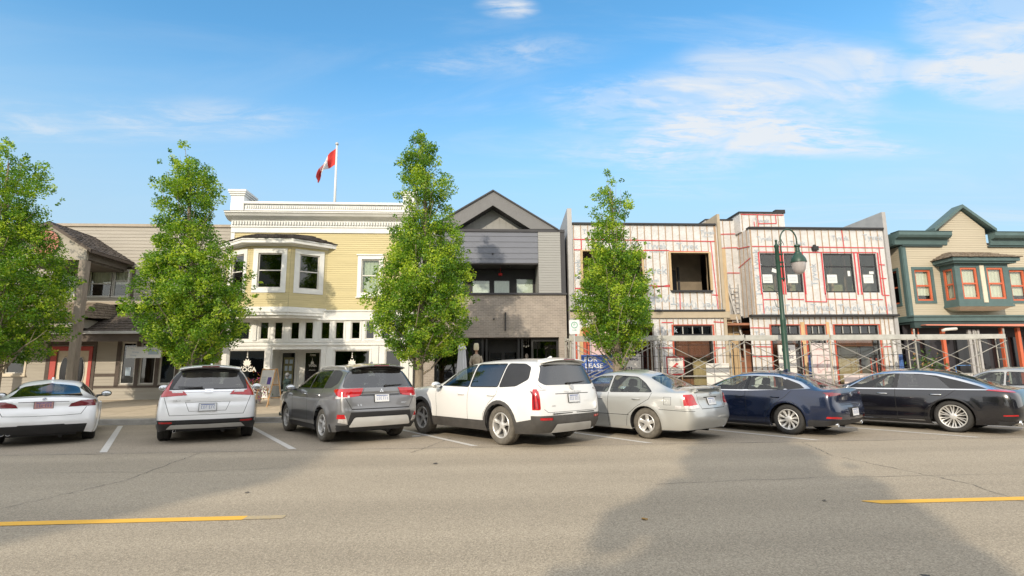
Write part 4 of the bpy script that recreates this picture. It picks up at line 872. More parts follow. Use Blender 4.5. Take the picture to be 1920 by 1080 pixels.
b = MB(); b.add([(BX0,BYF,4.22),(BX1,BYF,4.22),(BX1,23.5,4.22),(BX0,23.5,4.22),(BX0+.35,BYF+.35,4.06),(BX1-.35,BYF+.35,4.06),(BX1-.35,23.5,4.06),(BX0+.35,23.5,4.06)],[(0,1,5,4),(1,2,6,5),(3,0,4,7),(4,5,6,7)]); b.build('bay_underside', M_CREAM, E_)
e = [(BX0-.40,23.5,6.45),(BX0-.40,BYF-.40,6.45),(BX1+.40,BYF-.40,6.45),(BX1+.40,23.5,6.45)]; t_ = [(BX0+.35,23.5,6.86),(BX0+.45,23.3,6.86),(BX1-.45,23.3,6.86),(BX1-.35,23.5,6.86)]
b = MB(); shake_roof(b, [(e[i],e[i+1],t_[i+1],t_[i]) for i in range(3)], 5, 9)
for i in range(3): b.add([e[i],e[i+1],t_[i+1],t_[i]],[(0,1,2,3)])
b.add(t_,[(0,1,2,3)]); b.build('bay_roof', M_SHAKE2, E_)
shell(E_, 'building_shell', M_INTD, 20.05, 30.5, 24.7, 33, .3, 7.8, (3.8,))
b = MB(); b.box(20.1,30.5,24.4,24.5,3.9,7.2); b.build('room_wall', M_INT, E_)
# restaurant front: red posts, dark glass
for k, x_ in enumerate((21.35,24.25,25.05,25.9,26.7,27.6)):
    b = MB(); b.box(x_-.07,x_+.07,23.3,23.44,.42,3.3); b.build('red_post', M_SASHR, E_)
b = MB(); b.box(20.0,30.5,24.0,24.06,.4,3.5); b.build('shopfront_wall', mat('dark_front',(.03,.028,.035),.6,var=.3), E_)
for x0,x1 in ((20.35,21.2),(22.4,24.1),(24.3,25.6),(25.8,27.2)):
    b = MB(TR(0,24,0)); b.box(x0,x1,-.03,-.02,1.0,2.9); b.build('shop_window', mat('black_glass', (.01,.01,.012), .08, var=0), E_)
for q in ((23.25,23.55,.5,2.4,.035),(22.3,23.2,.5,1.6,.03)):
    b = MB(TR(0,24,0)); ring(b, *q, -.06,-.035); b.build('blue_frame', mat('blue_frame',(.10,.25,.55),.5,var=.1), E_)
b = MB(TR(0,23.93,0)); b.text('OPEN DAILY', .17, TR(21.95,23.93,2.02)); b.build('window_lettering', M_SIGNW, E_)
b = MB(); b.box(22.55,22.68,23.3,23.4,.4,3.2); b.box(22.78,22.9,23.3,23.4,.4,3.2); b.box(23.0,23.1,23.3,23.4,.4,3.2); b.build('stacked_pipe', M_FIN, E_)
b = MB(TR(0,23.9,0)); ring(b, 20.08,20.42,2.75,3.35,.045,-.3,-.26); b.build('red_side_frame', M_SASHR, E_)
b = MB(); b.tube([(21.0,23.0,3.13),(21.1,22.9,3.19),(21.6,22.9,3.22),(21.75,23.1,3.22)], .07, 8); b.build('duct', M_WTR, E_, smooth=True)
# ================================================================== TREES
def leafmat(name, a, b_, c_, trans=.35):
    m = bpy.data.materials.new(name); m.use_nodes = True; nt = m.node_tree
    b = nt.nodes['Principled BSDF']; o = nt.nodes['Material Output']
    at = N(nt, 'ShaderNodeAttribute', attribute_name='leaf')
    rp = N(nt, 'ShaderNodeValToRGB'); rp.color_ramp.elements[0].color=c4(a); rp.color_ramp.elements[1].color=c4(c_)
    e = rp.color_ramp.elements.new(.5); e.color=c4(b_)
    L(nt, at.outputs['Fac'], rp.inputs['Fac']); L(nt, rp.outputs['Color'], b.inputs['Base Color'])
    b.inputs['Roughness'].default_value=.45; b.inputs['Specular IOR Level'].default_value=.4
    tr = N(nt, 'ShaderNodeBsdfTranslucent'); hs = N(nt, 'ShaderNodeHueSaturation', Saturation=1.15, Value=1.6); L(nt, rp.outputs['Color'], hs.inputs['Color']); L(nt, hs.outputs['Color'], tr.inputs['Color'])
    mx = N(nt, 'ShaderNodeMixShader'); mx.inputs[0].default_value=trans; L(nt, b.outputs[0], mx.inputs[1]); L(nt, tr.outputs[0], mx.inputs[2]); L(nt, mx.outputs[0], o.inputs['Surface'])
    return m
M_LEAF = leafmat('fresh_leaves', (.022,.075,.008), (.13,.26,.018), (.50,.58,.06), .36)
M_BARK = mat('grey_bark', (.24,.20,.15), .95, var=.3, scale=7, bump=.6, bscale=22, stretch=(3,3,.6))
def prof_r(prof, z):
    for (z0,r0),(z1,r1) in zip(prof, prof[1:]):
        if z0 <= z <= z1: t = (z-z0)/(z1-z0); return r0+(r1-r0)*t
    return 0.
def tree(loc, lab, prof, lean, trunk_top, seed, nclump=420, per=50, group='pyramid-shaped street trees', leaf=.078, tr=.15, fork=True):
    """lean: list of (z, dx, dy) axis offsets; prof: list of (z, radius)"""
    r = random.Random(seed); root = thing('street_tree', lab, 'tree', loc, 0, group)
    def axis(z):
        for (z0,x0,y0),(z1,x1,y1) in zip(lean, lean[1:]):
            if z0 <= z <= z1: t = (z-z0)/(z1-z0); return (x0+(x1-x0)*t, y0+(y1-y0)*t)
        return lean[-1][1:]
    zt = prof[-1][0]; zb = prof[0][0]
    tb = MB(); pts = []; rs = []
    for k in range(14):
        z = -.05+(zt*.93)*k/13; a = axis(max(z,0)); pts.append((a[0]+r.uniform(-.03,.03)*(k>1), a[1]+r.uniform(-.03,.03)*(k>1), z)); rs.append(tr*(1.25 if k==0 else 1)*(1-.93*(k/13))**.8+.008)
    tb.tube(pts, rs, 9)
    branches = []
    nb = 46
    for k in range(nb):
        z0 = zb*.80+(zt*.86-zb*.8)*(k/nb)**1.15; th = k*2.399+r.uniform(-.4,.4); a = axis(z0); L_ = []
        rise = r.uniform(.9,1.9); zz = z0; R_ = prof_r(prof, min(zt, z0+rise))*r.uniform(.65,1.0)
        for q in range(6):
            t = q/5; z = z0+rise*t*(.6+.4*t); a2 = axis(min(z,zt)); rr_ = R_*(t**.8)
            L_.append((a2[0]+math.cos(th+.25*t)*rr_+r.uniform(-.04,.04), a2[1]+math.sin(th+.25*t)*rr_+r.uniform(-.04,.04), z))
        br = .055*(1-z0/zt)+.012
        tb.tube(L_, [br*.62*(1-.8*q/5) for q in range(6)], 5); branches.append(L_)
    tb.build('trunk', M_BARK, root, smooth=True, world=False)
    # clumps of leaves, on the outer part of the limbs and on the shell of the crown, with gaps left open
    cl = []
    holes = [(r.uniform(zb+.6, zt-.5), r.uniform(0, 2*math.pi), r.uniform(.28,.55)) for _ in range(int(18*(zt-zb)/7))]
    tot = 0
    zs_ = [zb+(zt-zb)*i/60 for i in range(61)]; ws = [max(.05, prof_r(prof, z))**1.55+.03 for z in zs_]
    while len(cl) < nclump:
        z = r.choices(zs_, ws)[0]+r.uniform(-.1,.1); R_ = prof_r(prof, min(max(z,zb),zt)); th = r.uniform(0,2*math.pi)
        lob = .97+.13*math.sin(th*3+z*1.7+seed)+.11*math.sin(th*5-z*3.1+seed*2)
        q = (r.random()**.42)*R_*lob; a = axis(min(max(z,0),zt))
        p = (a[0]+q*math.cos(th), a[1]+q*math.sin(th), z); bad = False
        for hz, ht, hr in holes:
            R2 = prof_r(prof, hz)*.9; a2 = axis(hz)
            if (p[0]-a2[0]-R2*math.cos(ht))**2+(p[1]-a2[1]-R2*math.sin(ht))**2+((z-hz)*1.2)**2 < hr*hr: bad = True; break
        if not bad: cl.append((p, r.uniform(.12,.27)*(1.12 if R_ > .8 else .85), r.random()))
    for _ in range(nclump//14):   # stray sprigs beyond the outline
        z = r.choices(zs_, ws)[0]; R_ = prof_r(prof, z)*r.uniform(1.02,1.20)+.05; th = r.uniform(0,2*math.pi); a = axis(z)
        cl.append(((a[0]+R_*math.cos(th), a[1]+R_*math.sin(th), z+r.uniform(-.1,.2)), r.uniform(.05,.11), r.random()))
    V = []; F = []; AT = []
    for p, cr, tone in cl:
        n = int(per*(cr/.2)**1.6)+5
        for _ in range(n):
            while True:
                d = Vector((r.uniform(-1,1), r.uniform(-1,1), r.uniform(-1,1)))
                if d.length_squared < 1: break
            c = Vector(p)+Vector((d.x*cr, d.y*cr, d.z*cr*.9))
            s = leaf*r.uniform(.6,1.25)
            u = Vector((r.gauss(0,1), r.gauss(0,1), r.gauss(0,.7)-.25)).normalized(); w = u.cross(Vector((r.gauss(0,1), r.gauss(0,1), r.gauss(0,1)))).normalized()
            nn = u.cross(w)*s*.16; b0 = len(V)
            V += [c-u*s*.5, c+w*s*.33+nn, c+u*s*.55, c-w*s*.33+nn]; F += [(b0,b0+1,b0+2),(b0,b0+2,b0+3)]
            v = min(1, max(0, tone*.65+r.random()*.42-.04)); AT += [v]*6
    me = bpy.data.meshes.new('crown'); me.from_pydata([tuple(v) for v in V], [], F); me.update(); me.materials.append(M_LEAF)
    ca = me.attributes.new('leaf', 'FLOAT', 'CORNER'); ca.data.foreach_set('value', AT)
    o = bpy.data.objects.new('crown', me); COL.objects.link(o); o.parent = root
    return root
PR3 = [(1.45,.05),(1.75,.70),(2.2,1.25),(2.9,1.62),(3.6,1.70),(4.4,1.60),(5.2,1.45),(6.0,1.12),(6.8,.92),(7.4,.88),(8.1,.92),(8.8,.82),(9.3,.55),(9.7,.28),(9.95,.05)]
tree((-2.0,18.3,.19), 'tallest pyramid-shaped street tree, with bare trunk, between the grey suv and the large white suv', PR3, [(0,0,0),(2,.0,0),(5,.12,0),(8,.12,0),(9.2,-.10,0),(10.2,-.22,0)], 0, 11, 1080)
PR2 = [(1.4,.2),(1.8,.8),(2.4,1.35),(3.2,1.75),(4.0,1.75),(4.8,1.55),(5.5,1.15),(6.1,1.0),(6.5,.78),(7.0,.92),(7.7,.98),(8.2,.78),(8.7,.50),(9.0,.28),(9.25,.05)]
tree((-9.45,18.3,.19), 'leaning pyramid-shaped street tree behind the white compact suv', PR2, [(0,0,0),(1.5,.05,0),(4,-.05,0),(6.5,-.45,0),(8,-.55,0),(9.5,-.95,0)], 0, 23, 1000)
PR4 = [(1.40,.12),(1.8,.50),(2.4,.98),(3.1,1.32),(3.9,1.22),(4.7,1.20),(5.3,1.12),(5.9,.85),(6.5,.72),(7.1,.80),(7.5,.72),(7.9,.42),(8.25,.20),(8.5,.04)]
tree((4.78,18.4,.19), 'slimmest pyramid-shaped street tree, behind the champagne sedan', PR4, [(0,0,0),(5,.05,0),(7,.05,0),(9,-.12,0)], 0, 37, 640)
PR1 = [(1.5,.3),(2.0,1.2),(2.7,1.75),(3.6,1.95),(4.6,1.85),(5.4,1.55),(6.1,1.2),(6.8,1.15),(7.5,1.25),(8.1,1.15),(8.6,.8),(8.95,.4),(9.15,.1)]
tree((-15.55,18.3,.19), 'broad street tree cut by the left edge of the picture, before the wooden shop', PR1, [(0,0,0),(3,-.0,0),(6,-.25,0),(9.5,-.55,0)], 0, 41, 1050)
# small shrub sprig on the scaffold side of the slim tree and planting at the kerb
# trees on the other side of the street (they throw the shade lying on the road)
if 1:
    bt = tree((-2.45,-5.6,.14), 'street tree standing behind the camera, nearest to it', [(1.6,.3),(2.0,1.0),(3.2,1.55),(4.5,1.5),(5.6,1.25),(6.8,1.0),(7.8,.8),(8.8,.45),(9.4,.1)], [(0,0,0),(10,0,0)], 0, 51, 620, group='street trees across the road', leaf=.19)
    bt.scale = (.88,.88,1.28)
    for x_, y_, rz_, lab_, s_ in ((5.4,-5.5,1.2,'street tree across the road, to the right of the one behind the camera',(.9,.9,1.2)),(10.2,-5.6,2.2,'street tree across the road, second to the right of the camera',(1.1,1.1,1.2)),(-12.9,-5.6,3.0,'street tree across the road, left of the camera',(1.2,1.2,1.05)),(-16.0,-5.6,4.0,'street tree across the road, farthest left',(1.5,1.5,1.1))):
        c_ = copy_tree(bt); c_.location = (x_,y_,.14); c_.rotation_euler.z = rz_; c_.scale = s_; c_['label'] = lab_
# ================================================================== FLAG
M_POLEW = mat('flagpole_white', (.62,.62,.60), .4, var=.06)
F_ = thing('flagpole', 'tall white flagpole on the roof of the yellow building', 'flagpole', (-7.41,27.0,8.3))
b = MB(); b.tube([(-7.41,27,8.3),(-7.43,27,11),(-7.44,27,13.28)], [.075,.062,.045], 10); b.build('pole', M_POLEW, F_, smooth=True)
b = MB(); b.ball((-7.44,27,13.36),.09,12,8); b.build('finial', M_GUT, F_, smooth=True)
def flagmesh():
    # limp flag: u along the fly, v up the hoist; hangs down to the left in soft folds
    V = []; F = []; nu, nv = 30, 12; Hh, Wd = .9, 2.1
    for i in range(nu+1):
        u = i/nu
        for j in range(nv+1):
            v = j/nv
            ang = rad(-58)-.22*u; ln = Wd*u
            x = -ln*math.cos(ang)*1.3; z = ln*math.sin(ang)*.80
            sp = (1-v)*Hh; shrink = 1-.62*min(1, u*1.5)
            x += .0; z -= sp*shrink; x -= -(.10*u)*(1-v)*.8
            y = .16*math.sin(u*9+v*3.2)*min(1,u*3)+.10*math.sin(v*9+u*4)*u
            V.append((-7.48+x, 27+y, 13.12+z))
    for i in range(nu):
        for j in range(nv): F.append((i*(nv+1)+j, (i+1)*(nv+1)+j, (i+1)*(nv+1)+j+1, i*(nv+1)+j+1))
    return V, F, nu, nv
V, F, nu, nv = flagmesh()
fl = thing('flag', 'limp red and white maple leaf flag on the rooftop flagpole', 'flag', (-7.48,27,13.1))
M_FRED = mat('flag_red', (.52,.035,.03), .8, var=.12); M_FWHT = mat('flag_white', (.66,.65,.66), .8, var=.06)
def sub(sel, name, m, d=0):
    b = MB(); b.v = [Vector(v)+Vector((0,d,0)) for v in V]; b.f = [f for k, f in enumerate(F) if sel(k//nv, k%nv)]
    used = sorted({i for f in b.f for i in f}); mp = {u:i for i,u in enumerate(used)}; b.v = [b.v[u] for u in used]; b.f = [tuple(mp[i] for i in f) for f in b.f]
    return b.build(name, m, fl, smooth=True)
sub(lambda i,j: i < nu*.27, 'red_band', M_FRED); sub(lambda i,j: i >= nu*.73, 'red_band', M_FRED); sub(lambda i,j: nu*.27 <= i < nu*.73, 'white_field', M_FWHT)
def fpt(u, v):
    i = min(nu-1, int(u*nu)); j = min(nv-1, int(v*nv)); a = Vector(V[i*(nv+1)+j]); fu, fv = u*nu-i, v*nv-j
    return a+(Vector(V[(i+1)*(nv+1)+j])-a)*fu+(Vector(V[i*(nv+1)+j+1])-a)*fv+Vector((0,-.012,0))
leafpts = [(0,.40),(.07,.26),(.15,.30),(.12,.10),(.24,.20),(.27,.13),(.38,.15),(.33,.03),(.38,-.02),(.22,-.15),(.24,-.22),(.02,-.19),(.02,-.38),(-.02,-.38),(-.02,-.19),(-.24,-.22),(-.22,-.15),(-.38,-.02),(-.33,.03),(-.38,.15),(-.27,.13),(-.24,.20),(-.12,.10),(-.15,.30),(-.07,.26)]
b = MB(); c0 = fpt(.5,.5); vs = [c0]+[fpt(.5+x*.5, .5+z) for x, z in leafpts]; b.add(vs, [(0,i+1,(i+1)%len(leafpts)+1) for i in range(len(leafpts))]); b.build('maple_leaf', M_FRED, fl)
# ================================================================== STREET LAMP
M_LGRN = mat('lamp_green', (.014,.052,.034), .45, var=.2, scale=6)
Lp = thing('street_lamp', 'dark green street lamp with curved swan neck and frosted glass globe', 'street lamp', (10.82,18.3,.19))
X_ = 10.80; b = MB()
b.lathe([(.19,.19),(.19,.55),(.15,.62),(.13,.70),(.125,.95),(.10,1.0),(.098,3.2),(.10,3.22),(.078,3.3),(.072,5.85),(.085,5.87),(.085,5.93),(.04,5.98),(.04,6.05)], 16, (X_,18.3,0)); b.ball((X_,18.3,6.10),.05,8,6)
b.build('post', M_LGRN, Lp, smooth=True, angle=40)
b = MB(); pts = [(X_+.16,18.3,4.6),(X_+.16,18.3,6.0)]+[(X_+.16+.31-.31*math.cos(t*math.pi/12), 18.3, 6.12+.42*math.sin(t*math.pi/12)) for t in range(1,13)]+[(X_+.78,18.3,5.92)]
b.tube(pts, .026, 8)
for z_ in (4.7,5.15,5.6,5.3): b.box(X_,X_+.2,18.27,18.33,z_-.03,z_+.03)
b.tube([(X_+.17+.12*math.cos(t*.5)*(1-t/22), 18.3, 5.92+.17*math.sin(t*.5)*(1-t/22)+.04*t/3) for t in range(20)], .010, 5)
b.tube([(X_,18.3,4.05),(X_-.3,18.3,4.35),(X_-.45,18.3,4.40)], .012, 5); b.tube([(X_,18.3,3.6),(X_-.2,18.3,3.7),(X_-.25,18.3,3.95)], .010, 5)
b.build('swan_neck', M_LGRN, Lp, smooth=True)
cx = X_+.78
b = MB(); b.lathe([(.0,5.95),(.10,5.95),(.11,5.90),(.07,5.86),(.08,5.70),(.13,5.66),(.14,5.60),(.20,5.52),(.25,5.42),(.27,5.34),(.27,5.30),(.24,5.30)], 20, (cx,18.3,0)); b.build('lamp_hood', M_LGRN, Lp, smooth=True, angle=40)
mg = mat('frosted_glass', (.36,.33,.32), .35, var=.05, coat=.5)
b = MB(); b.lathe([(.24,5.31),(.235,5.20),(.20,5.02),(.13,4.90),(0,4.86)], 20, (cx,18.3,0)); b.build('globe', mg, Lp, smooth=True)
# ================================================================== PARKING SIGN
Ps = thing('parking_sign', 'white parking sign with green ring on a thin steel post, left of the slim tree', 'sign', (3.25,18.0,.18))
b = MB(); b.tube([(3.25,18.03,.16),(3.25,18.03,3.15)], .03, 8); b.build('post', M_GUT, Ps)
b = MB(); b.prism(rnd([(3.07,2.72),(3.43,2.72),(3.43,3.20),(3.07,3.20)],.04,4), 17.985, 17.995); b.build('sign_plate', mat('sign_white', (.62,.63,.64), .5, var=.05), Ps)
b = MB(); b.tube([(3.25+.10*math.cos(k*math.pi/14),17.98,3.03+.10*math.sin(k*math.pi/14)) for k in range(29)], .011, 6); b.text('P', .13, TR(3.25,17.982,3.03)); b.build('green_emblem', mat('sign_green',(.03,.32,.18),.5,var=.05), Ps)
b = MB(); b.text('2 HR', .07, TR(3.25,17.982,2.85)); b.build('lettering', mat('sign_green',(.03,.32,.18),.5,var=.05), Ps)
# ================================================================== SCAFFOLD
M_STEEL = mat('galvanised_tube', (.33,.32,.29), .5, metal=.35, var=.2, scale=5); M_PLANK = mat('grey_beam', (.40,.40,.37), .7, var=.2, scale=3)
Sc = thing('scaffolding', 'long low scaffold of galvanised frames and cross braces on the pavement before the wrapped building', 'scaffold', (12.2,20.5,.3))
SX = [3.45,6.93,10.18,13.58,17.10,20.84]; gz = WZ(20)
for i, x_ in enumerate(SX):
    b = MB()
    for yy in (20.0,21.2): b.tube([(x_,yy,gz),(x_,yy,3.0 if i in (4,5) else 2.82)], .032, 8)
    for zz in (.9,1.35,1.8,2.25,2.65): b.tube([(x_,20.0,zz),(x_,20.38 if zz not in (.9,2.65) else 21.2,zz)], .020, 6)
    b.tube([(x_,20.38,.9),(x_,20.38,2.65)], .022, 6); b.tube([(x_,20.38,2.3),(x_,21.2,2.65)], .018, 6)
    for yy in (20.0,21.2): b.box(x_-.07,x_+.07,yy-.07,yy+.07,gz-.01,gz+.02)
    b.build('end_frame', M_STEEL, Sc, smooth=False)
for x0, x1 in zip(SX, SX[1:]):
    for yy in (19.94,21.26):
        m0 = M_STEEL; b = MB(); b.tube([(x0+.03,yy,2.52),(x1-.03,yy,.95)], .016, 6); b.tube([(x0+.03,yy-.045,.95),(x1-.03,yy-.045,2.52)], .016, 6); b.build('cross_brace', m0, Sc)
    b = MB(); b.tube([(x0,20.03,.80),(x1,20.03,.80)], .018, 6); b.tube([(x0,20.03,1.24),(x1,20.03,1.24)], .018, 6); b.tube([(x0,21.23,1.24),(x1,21.23,1.24)], .018, 6); b.build('guard_rail', M_STEEL, Sc)
    b = MB(); b.box(x0-.06 if x0 == SX[0] else x0+.04,x1-.04,19.90,19.965,2.60,2.78); b.build('front_beam', M_PLANK, Sc, bevel=.006)
    b = MB(); b.box(x0+.04,x1-.04,21.18,21.26,2.64,2.76); b.build('back_beam', M_PLANK, Sc)
# site fence of thin dark wire
Fn = thing('wire_fence', 'thin dark wire site fence standing behind the scaffold', 'fence', (12,21.6,.3))
b = MB()
for z_ in (.7,1.55,2.05,2.5): b.tube([(4.4,21.6,z_),(19.6,21.6,z_-.01)], .010, 4)
x_ = 4.5
while x_ < 19.6: b.tube([(x_,21.6,.35),(x_,21.6,2.55)], .007, 4); x_ += 1.03
b.build('wire_panel', M_BLKT, Fn)
for x_ in (4.4,7.4,10.5,13.5,16.6,19.6):
    b = MB(); b.tube([(x_,21.6,.33),(x_,21.6,2.6)], .022, 6); b.build('fence_post', M_BLKT, Fn)
# ================================================================== BANNERS AND BOARDS ON THE SITE
def board(nm, lab, cat, x0, x1, z0, z1, y, m, txt=None, tm=None, edge=None, grp=None, lean=0.):
    t = thing(nm, lab, cat, ((x0+x1)/2,y,z0), 0, grp)
    b = MB(); b.box(x0,x1,y,y+.03,z0,z1); b.build('panel', m, t)
    if edge: b = MB(); ring(b, x0-.02,x1+.02,z0-.02,z1+.02,.05,y-.008,y-.002); b.build('border', edge, t)
    if txt:
        b = MB()
        for s_, sz, xx, zz, sx in txt: b.text(s_, sz, TR(xx,y-.004,zz), sx=sx, bold=.004 if sz > .15 else 0)
        b.build('lettering', tm, t)
    if z0 > .6:
        b = MB(); b.tube([(x0+.08,y+.05,WZ(y)),(x0+.08,y+.05,z1)],.02,5); b.tube([(x1-.08,y+.05,WZ(y)),(x1-.08,y+.05,z1)],.02,5); b.build('stake', M_STRAP, t)
    return t
M_BANB = mat('banner_blue', (.055,.12,.40), .6, var=.12, scale=1.5); M_BANW = mat('banner_white', (.60,.58,.55), .7, var=.08); M_BANP = mat('banner_pinkwhite', (.60,.52,.51), .7, var=.12, scale=3); M_INKD = mat('dark_ink', (.04,.04,.08), .7, var=.1); M_INKR = mat('red_ink', (.42,.04,.04), .7, var=.1)
t_ = board('lease_banner', 'blue FOR LEASE banner on the site fence left of the slim tree', 'banner', 4.32, 5.66, .95, 2.15, 22.5, M_BANB, [('FOR',.27,4.72,1.95,1.1),('LEASE',.27,4.86,1.68,1.1),('RETAIL SPACE',.10,4.86,1.47,1.2)], mat('white_ink',(.68,.68,.68),.6,var=.03))
b = MB(); b.add([(4.9,22.49,1.0),(5.64,22.49,1.0),(5.64,22.49,1.75)],[(0,1,2)]); b.build('pale_corner', mat('banner_light_blue',(.20,.30,.55),.6,var=.1), t_)
t_ = board('site_banner', 'white site banner with dark lettering right behind the slim tree', 'banner', 5.74, 6.88, .7, 2.16, 22.5, M_BANW, [('COMING',.16,6.42,1.95,1.1),('4871',.20,6.28,1.55,1.2)], M_INKD)
board('safety_sign', 'red-bordered white site safety notice on the fence between scaffold frames', 'sign', 7.98, 8.72, 1.30, 2.03, 22.45, M_BANW, [('DANGER',.12,8.35,1.90,1.2),('CONSTRUCTION',.07,8.35,1.48,1.0),('AREA',.07,8.35,1.39,1.0)], M_INKD, edge=M_INKR)
b = MB(TR(8.35,22.43,1.68)); b.add([(-.16,0,-.08),(.05,0,.12),(.14,0,.06),(.0,0,-.03),(.12,0,-.10)],[(0,1,2,3,4)]); 
o_ = b.build('hazard_mark', M_INKR, [o for o in bpy.data.objects if o.name.startswith('safety_sign')][0], world=False); o_.location = -Vector(o_.parent.location)
board('white_board', 'blank white board hung low on the site fence behind the beige sedan', 'board', 9.62, 10.62, .80, 1.75, 22.3, mat('plain_white_board',(.64,.63,.60),.6,var=.05), [('NOTICE',.10,10.1,1.64,1.1)], M_INK)
board('lease_sign', 'white FOR LEASE sign behind the green lamp post', 'sign', 13.35, 14.15, 1.20, 2.55, 23.2, M_BANW, [('FOR',.20,13.72,2.32,1.1),('LEASE',.22,13.74,2.02,1.1)], M_INKD)
board('pink_sheet', 'pinkish white printed sheet board right of the lamp post', 'board', 14.92, 15.88, .55, 2.62, 23.3, M_BANP, [('SITE PLAN',.10,15.4,2.35,1.1)], M_INKR)
b = MB(); r_ = random.Random(4); p_ = [(15.05+r_.random()*.7, 23.285, 1.2+r_.random()*.95) for _ in range(9)]; b.tube(p_, .006, 4)
t_ = [o for o in bpy.data.objects if o.name.startswith('pink_sheet')][0]; b.build('plan_drawing', M_INKR, t_)
board('white_pallet_wrap', 'low white wrapped stack behind the fence, left of the navy sedan roof', 'stack', 11.2, 11.9, .4, 1.3, 22.0, M_BANW)
board('low_hoarding', 'low pale panel below the right shop window of the wrapped building', 'panel', 16.3, 18.3, .45, 1.25, 23.2, M_BANP)
for k, x_ in enumerate((17.4,17.65,17.88)):
    b = MB(); b.tube([(x_,22.9,.42),(x_,22.9,1.85)], .022, 6); b.ball((x_,22.9,1.88),.05,6,5); o_ = b.build('rebar_stake', M_ORNG); tag(o_, ('left','middle','right')[k]+' one of three orange capped stakes by the low pale panel', 'stake', 'orange capped stakes')
for k, (x_, m_) in enumerate(((14.55,'blue_tarp'),(18.72,'blue_tarp'))):
    b = MB()
    for q in range(6):
        a0 = q*math.pi/3; b.tube([(x_+.09*math.cos(a0),22.8+.09*math.sin(a0),.4),(x_+.05*math.cos(a0),22.8+.05*math.sin(a0),2.0+.1*(q%2))], .028, 5)
    o_ = b.build('pole_bundle', mat('blue_plastic',(.06,.13,.33),.6,var=.4,scale=6)); tag(o_, ('bundle of blue poles left of the pink sheet board','bundle of blue poles by the right end of the wrapped building')[k], 'pole bundle')
b = MB(); 
for k, (r_, z_) in enumerate(((.35,.42),(.35,.62),(.33,.85),(.34,1.05))): b.box(20.5+.0*k,21.6-.06*k,22.2,22.6,z_+.0,z_+.14)
o_ = b.build('board_stack', M_BANW); tag(o_, 'stack of pale boards at the right end of the scaffold', 'board stack')
# flowers and shrub by the right corner
def plant(name, lab, x, y, z, h, w, seed, cols, n=260, pot=None, cat='plant'):
    r = random.Random(seed); t = thing(name, lab, cat, (x,y,z)); 
    for ci, (m, frac, sz) in enumerate(cols):
        b = MB()
        for _ in range(int(n*frac)):
            c = Vector((x+r.gauss(0,w*.42), y+r.gauss(0,w*.35), z+abs(r.gauss(h*.6,h*.25)))); u = Vector((r.gauss(0,1),r.gauss(0,1),r.gauss(.4,.7))).normalized(); q = u.cross(Vector((r.gauss(0,1),r.gauss(0,1),1))).normalized()
            s = sz*r.uniform(.6,1.3); b.add([c-u*s, c+q*s*.4, c+u*s, c-q*s*.4],[(0,1,2,3)])
        b.build(('foliage','flowers','blossom')[ci], m, t)
    if pot: b = MB(); b.lathe([(0,0),(w*.35,0),(w*.5,h*.45),(w*.46,h*.45),(w*.44,h*.40),(0,h*.40)], 16, (x,y,z)); b.build('pot', pot, t, smooth=True, angle=40)
    return t
M_LF2 = mat('plant_green', (.07,.14,.03), .7, var=.4, scale=8); M_FLO = mat('orange_flower', (.60,.22,.03), .7, var=.3, scale=9); M_FLP = mat('magenta_flower', (.50,.06,.28), .7, var=.3, scale=9)
plant('potted_flowers', 'pot of orange and magenta flowers beside the sandwich board', -8.62,21.6,WZ(21.6), .95,.5, 5, [(M_LF2,.4,.06),(M_FLO,.35,.05),(M_FLP,.4,.05)], 420, mat('pale_pot',(.45,.42,.38),.8,var=.1), 'flower pot')
plant('corner_shrub', 'scrappy green shrub at the corner between wrapped and green-trimmed building', 19.75,22.6,.4, 1.5,.8, 6, [(M_LF2,.8,.09),(mat('dry_stem',(.35,.22,.10),.8,var=.3),.25,.09)], 500)
plant('low_hedge_plant', 'yellow-green plant low at the far right behind the silver sedan', 25.6,22.5,.4, 1.1,.9, 8, [(mat('yellow_green',(.28,.28,.05),.8,var=.3),.8,.08)], 350)
# ================================================================== SANDWICH BOARD
M_PINE = mat('pine_frame', (.50,.30,.14), .7, var=.2, stretch=(5,5,.6))
As = thing('sandwich_board', 'wooden A-frame sandwich board with white panel on the pavement before the studio', 'sandwich board', (-7.9,20.6,WZ(20.6)))
z0 = WZ(20.6); T0 = TR(-7.75,20.6,z0, rad(-28))
b = MB(T0)
for sg in (1,-1):
    for xx in (-.33,.33): b.tube([(xx,sg*.34,0),(xx,sg*.03,1.38)], .022, 6)
    b.tube([(-.33,sg*.16,.78),(.33,sg*.16,.78)], .018, 6); b.tube([(-.33,sg*.04,1.34),(.33,sg*.04,1.34)], .02, 6); b.tube([(-.33,sg*.27,.30),(.33,sg*.27,.30)], .016, 6)
b.build('frame', M_PINE, As)
b = MB(T0); b.add([(-.31,-.185,.74),(.31,-.185,.74),(.31,-.06,1.32),(-.31,-.06,1.32)],[(0,1,2,3)]); b.add([(-.31,.185,.74),(.31,.185,.74),(.31,.06,1.32),(-.31,.06,1.32)],[(3,2,1,0)]); b.build('panel', M_BANW, As)
b = MB(T0); b.add([(.06,-.180,.80),(.24,-.180,.80),(.24,-.124,1.06),(.06,-.124,1.06)],[(0,1,2,3)]); b.build('purple_print', mat('purple_ink',(.09,.06,.26),.7,var=.1), As)
b = MB(T0)
for k in range(4): zz = .84+k*.07; yy = -.19+(zz-.74)*.215-.006; b.add([(-.24,yy,zz),(-.02,yy,zz),(-.02,yy+.005,zz+.025),(-.24,yy+.005,zz+.025)],[(0,1,2,3)])
b.build('grey_print', M_INK, As)
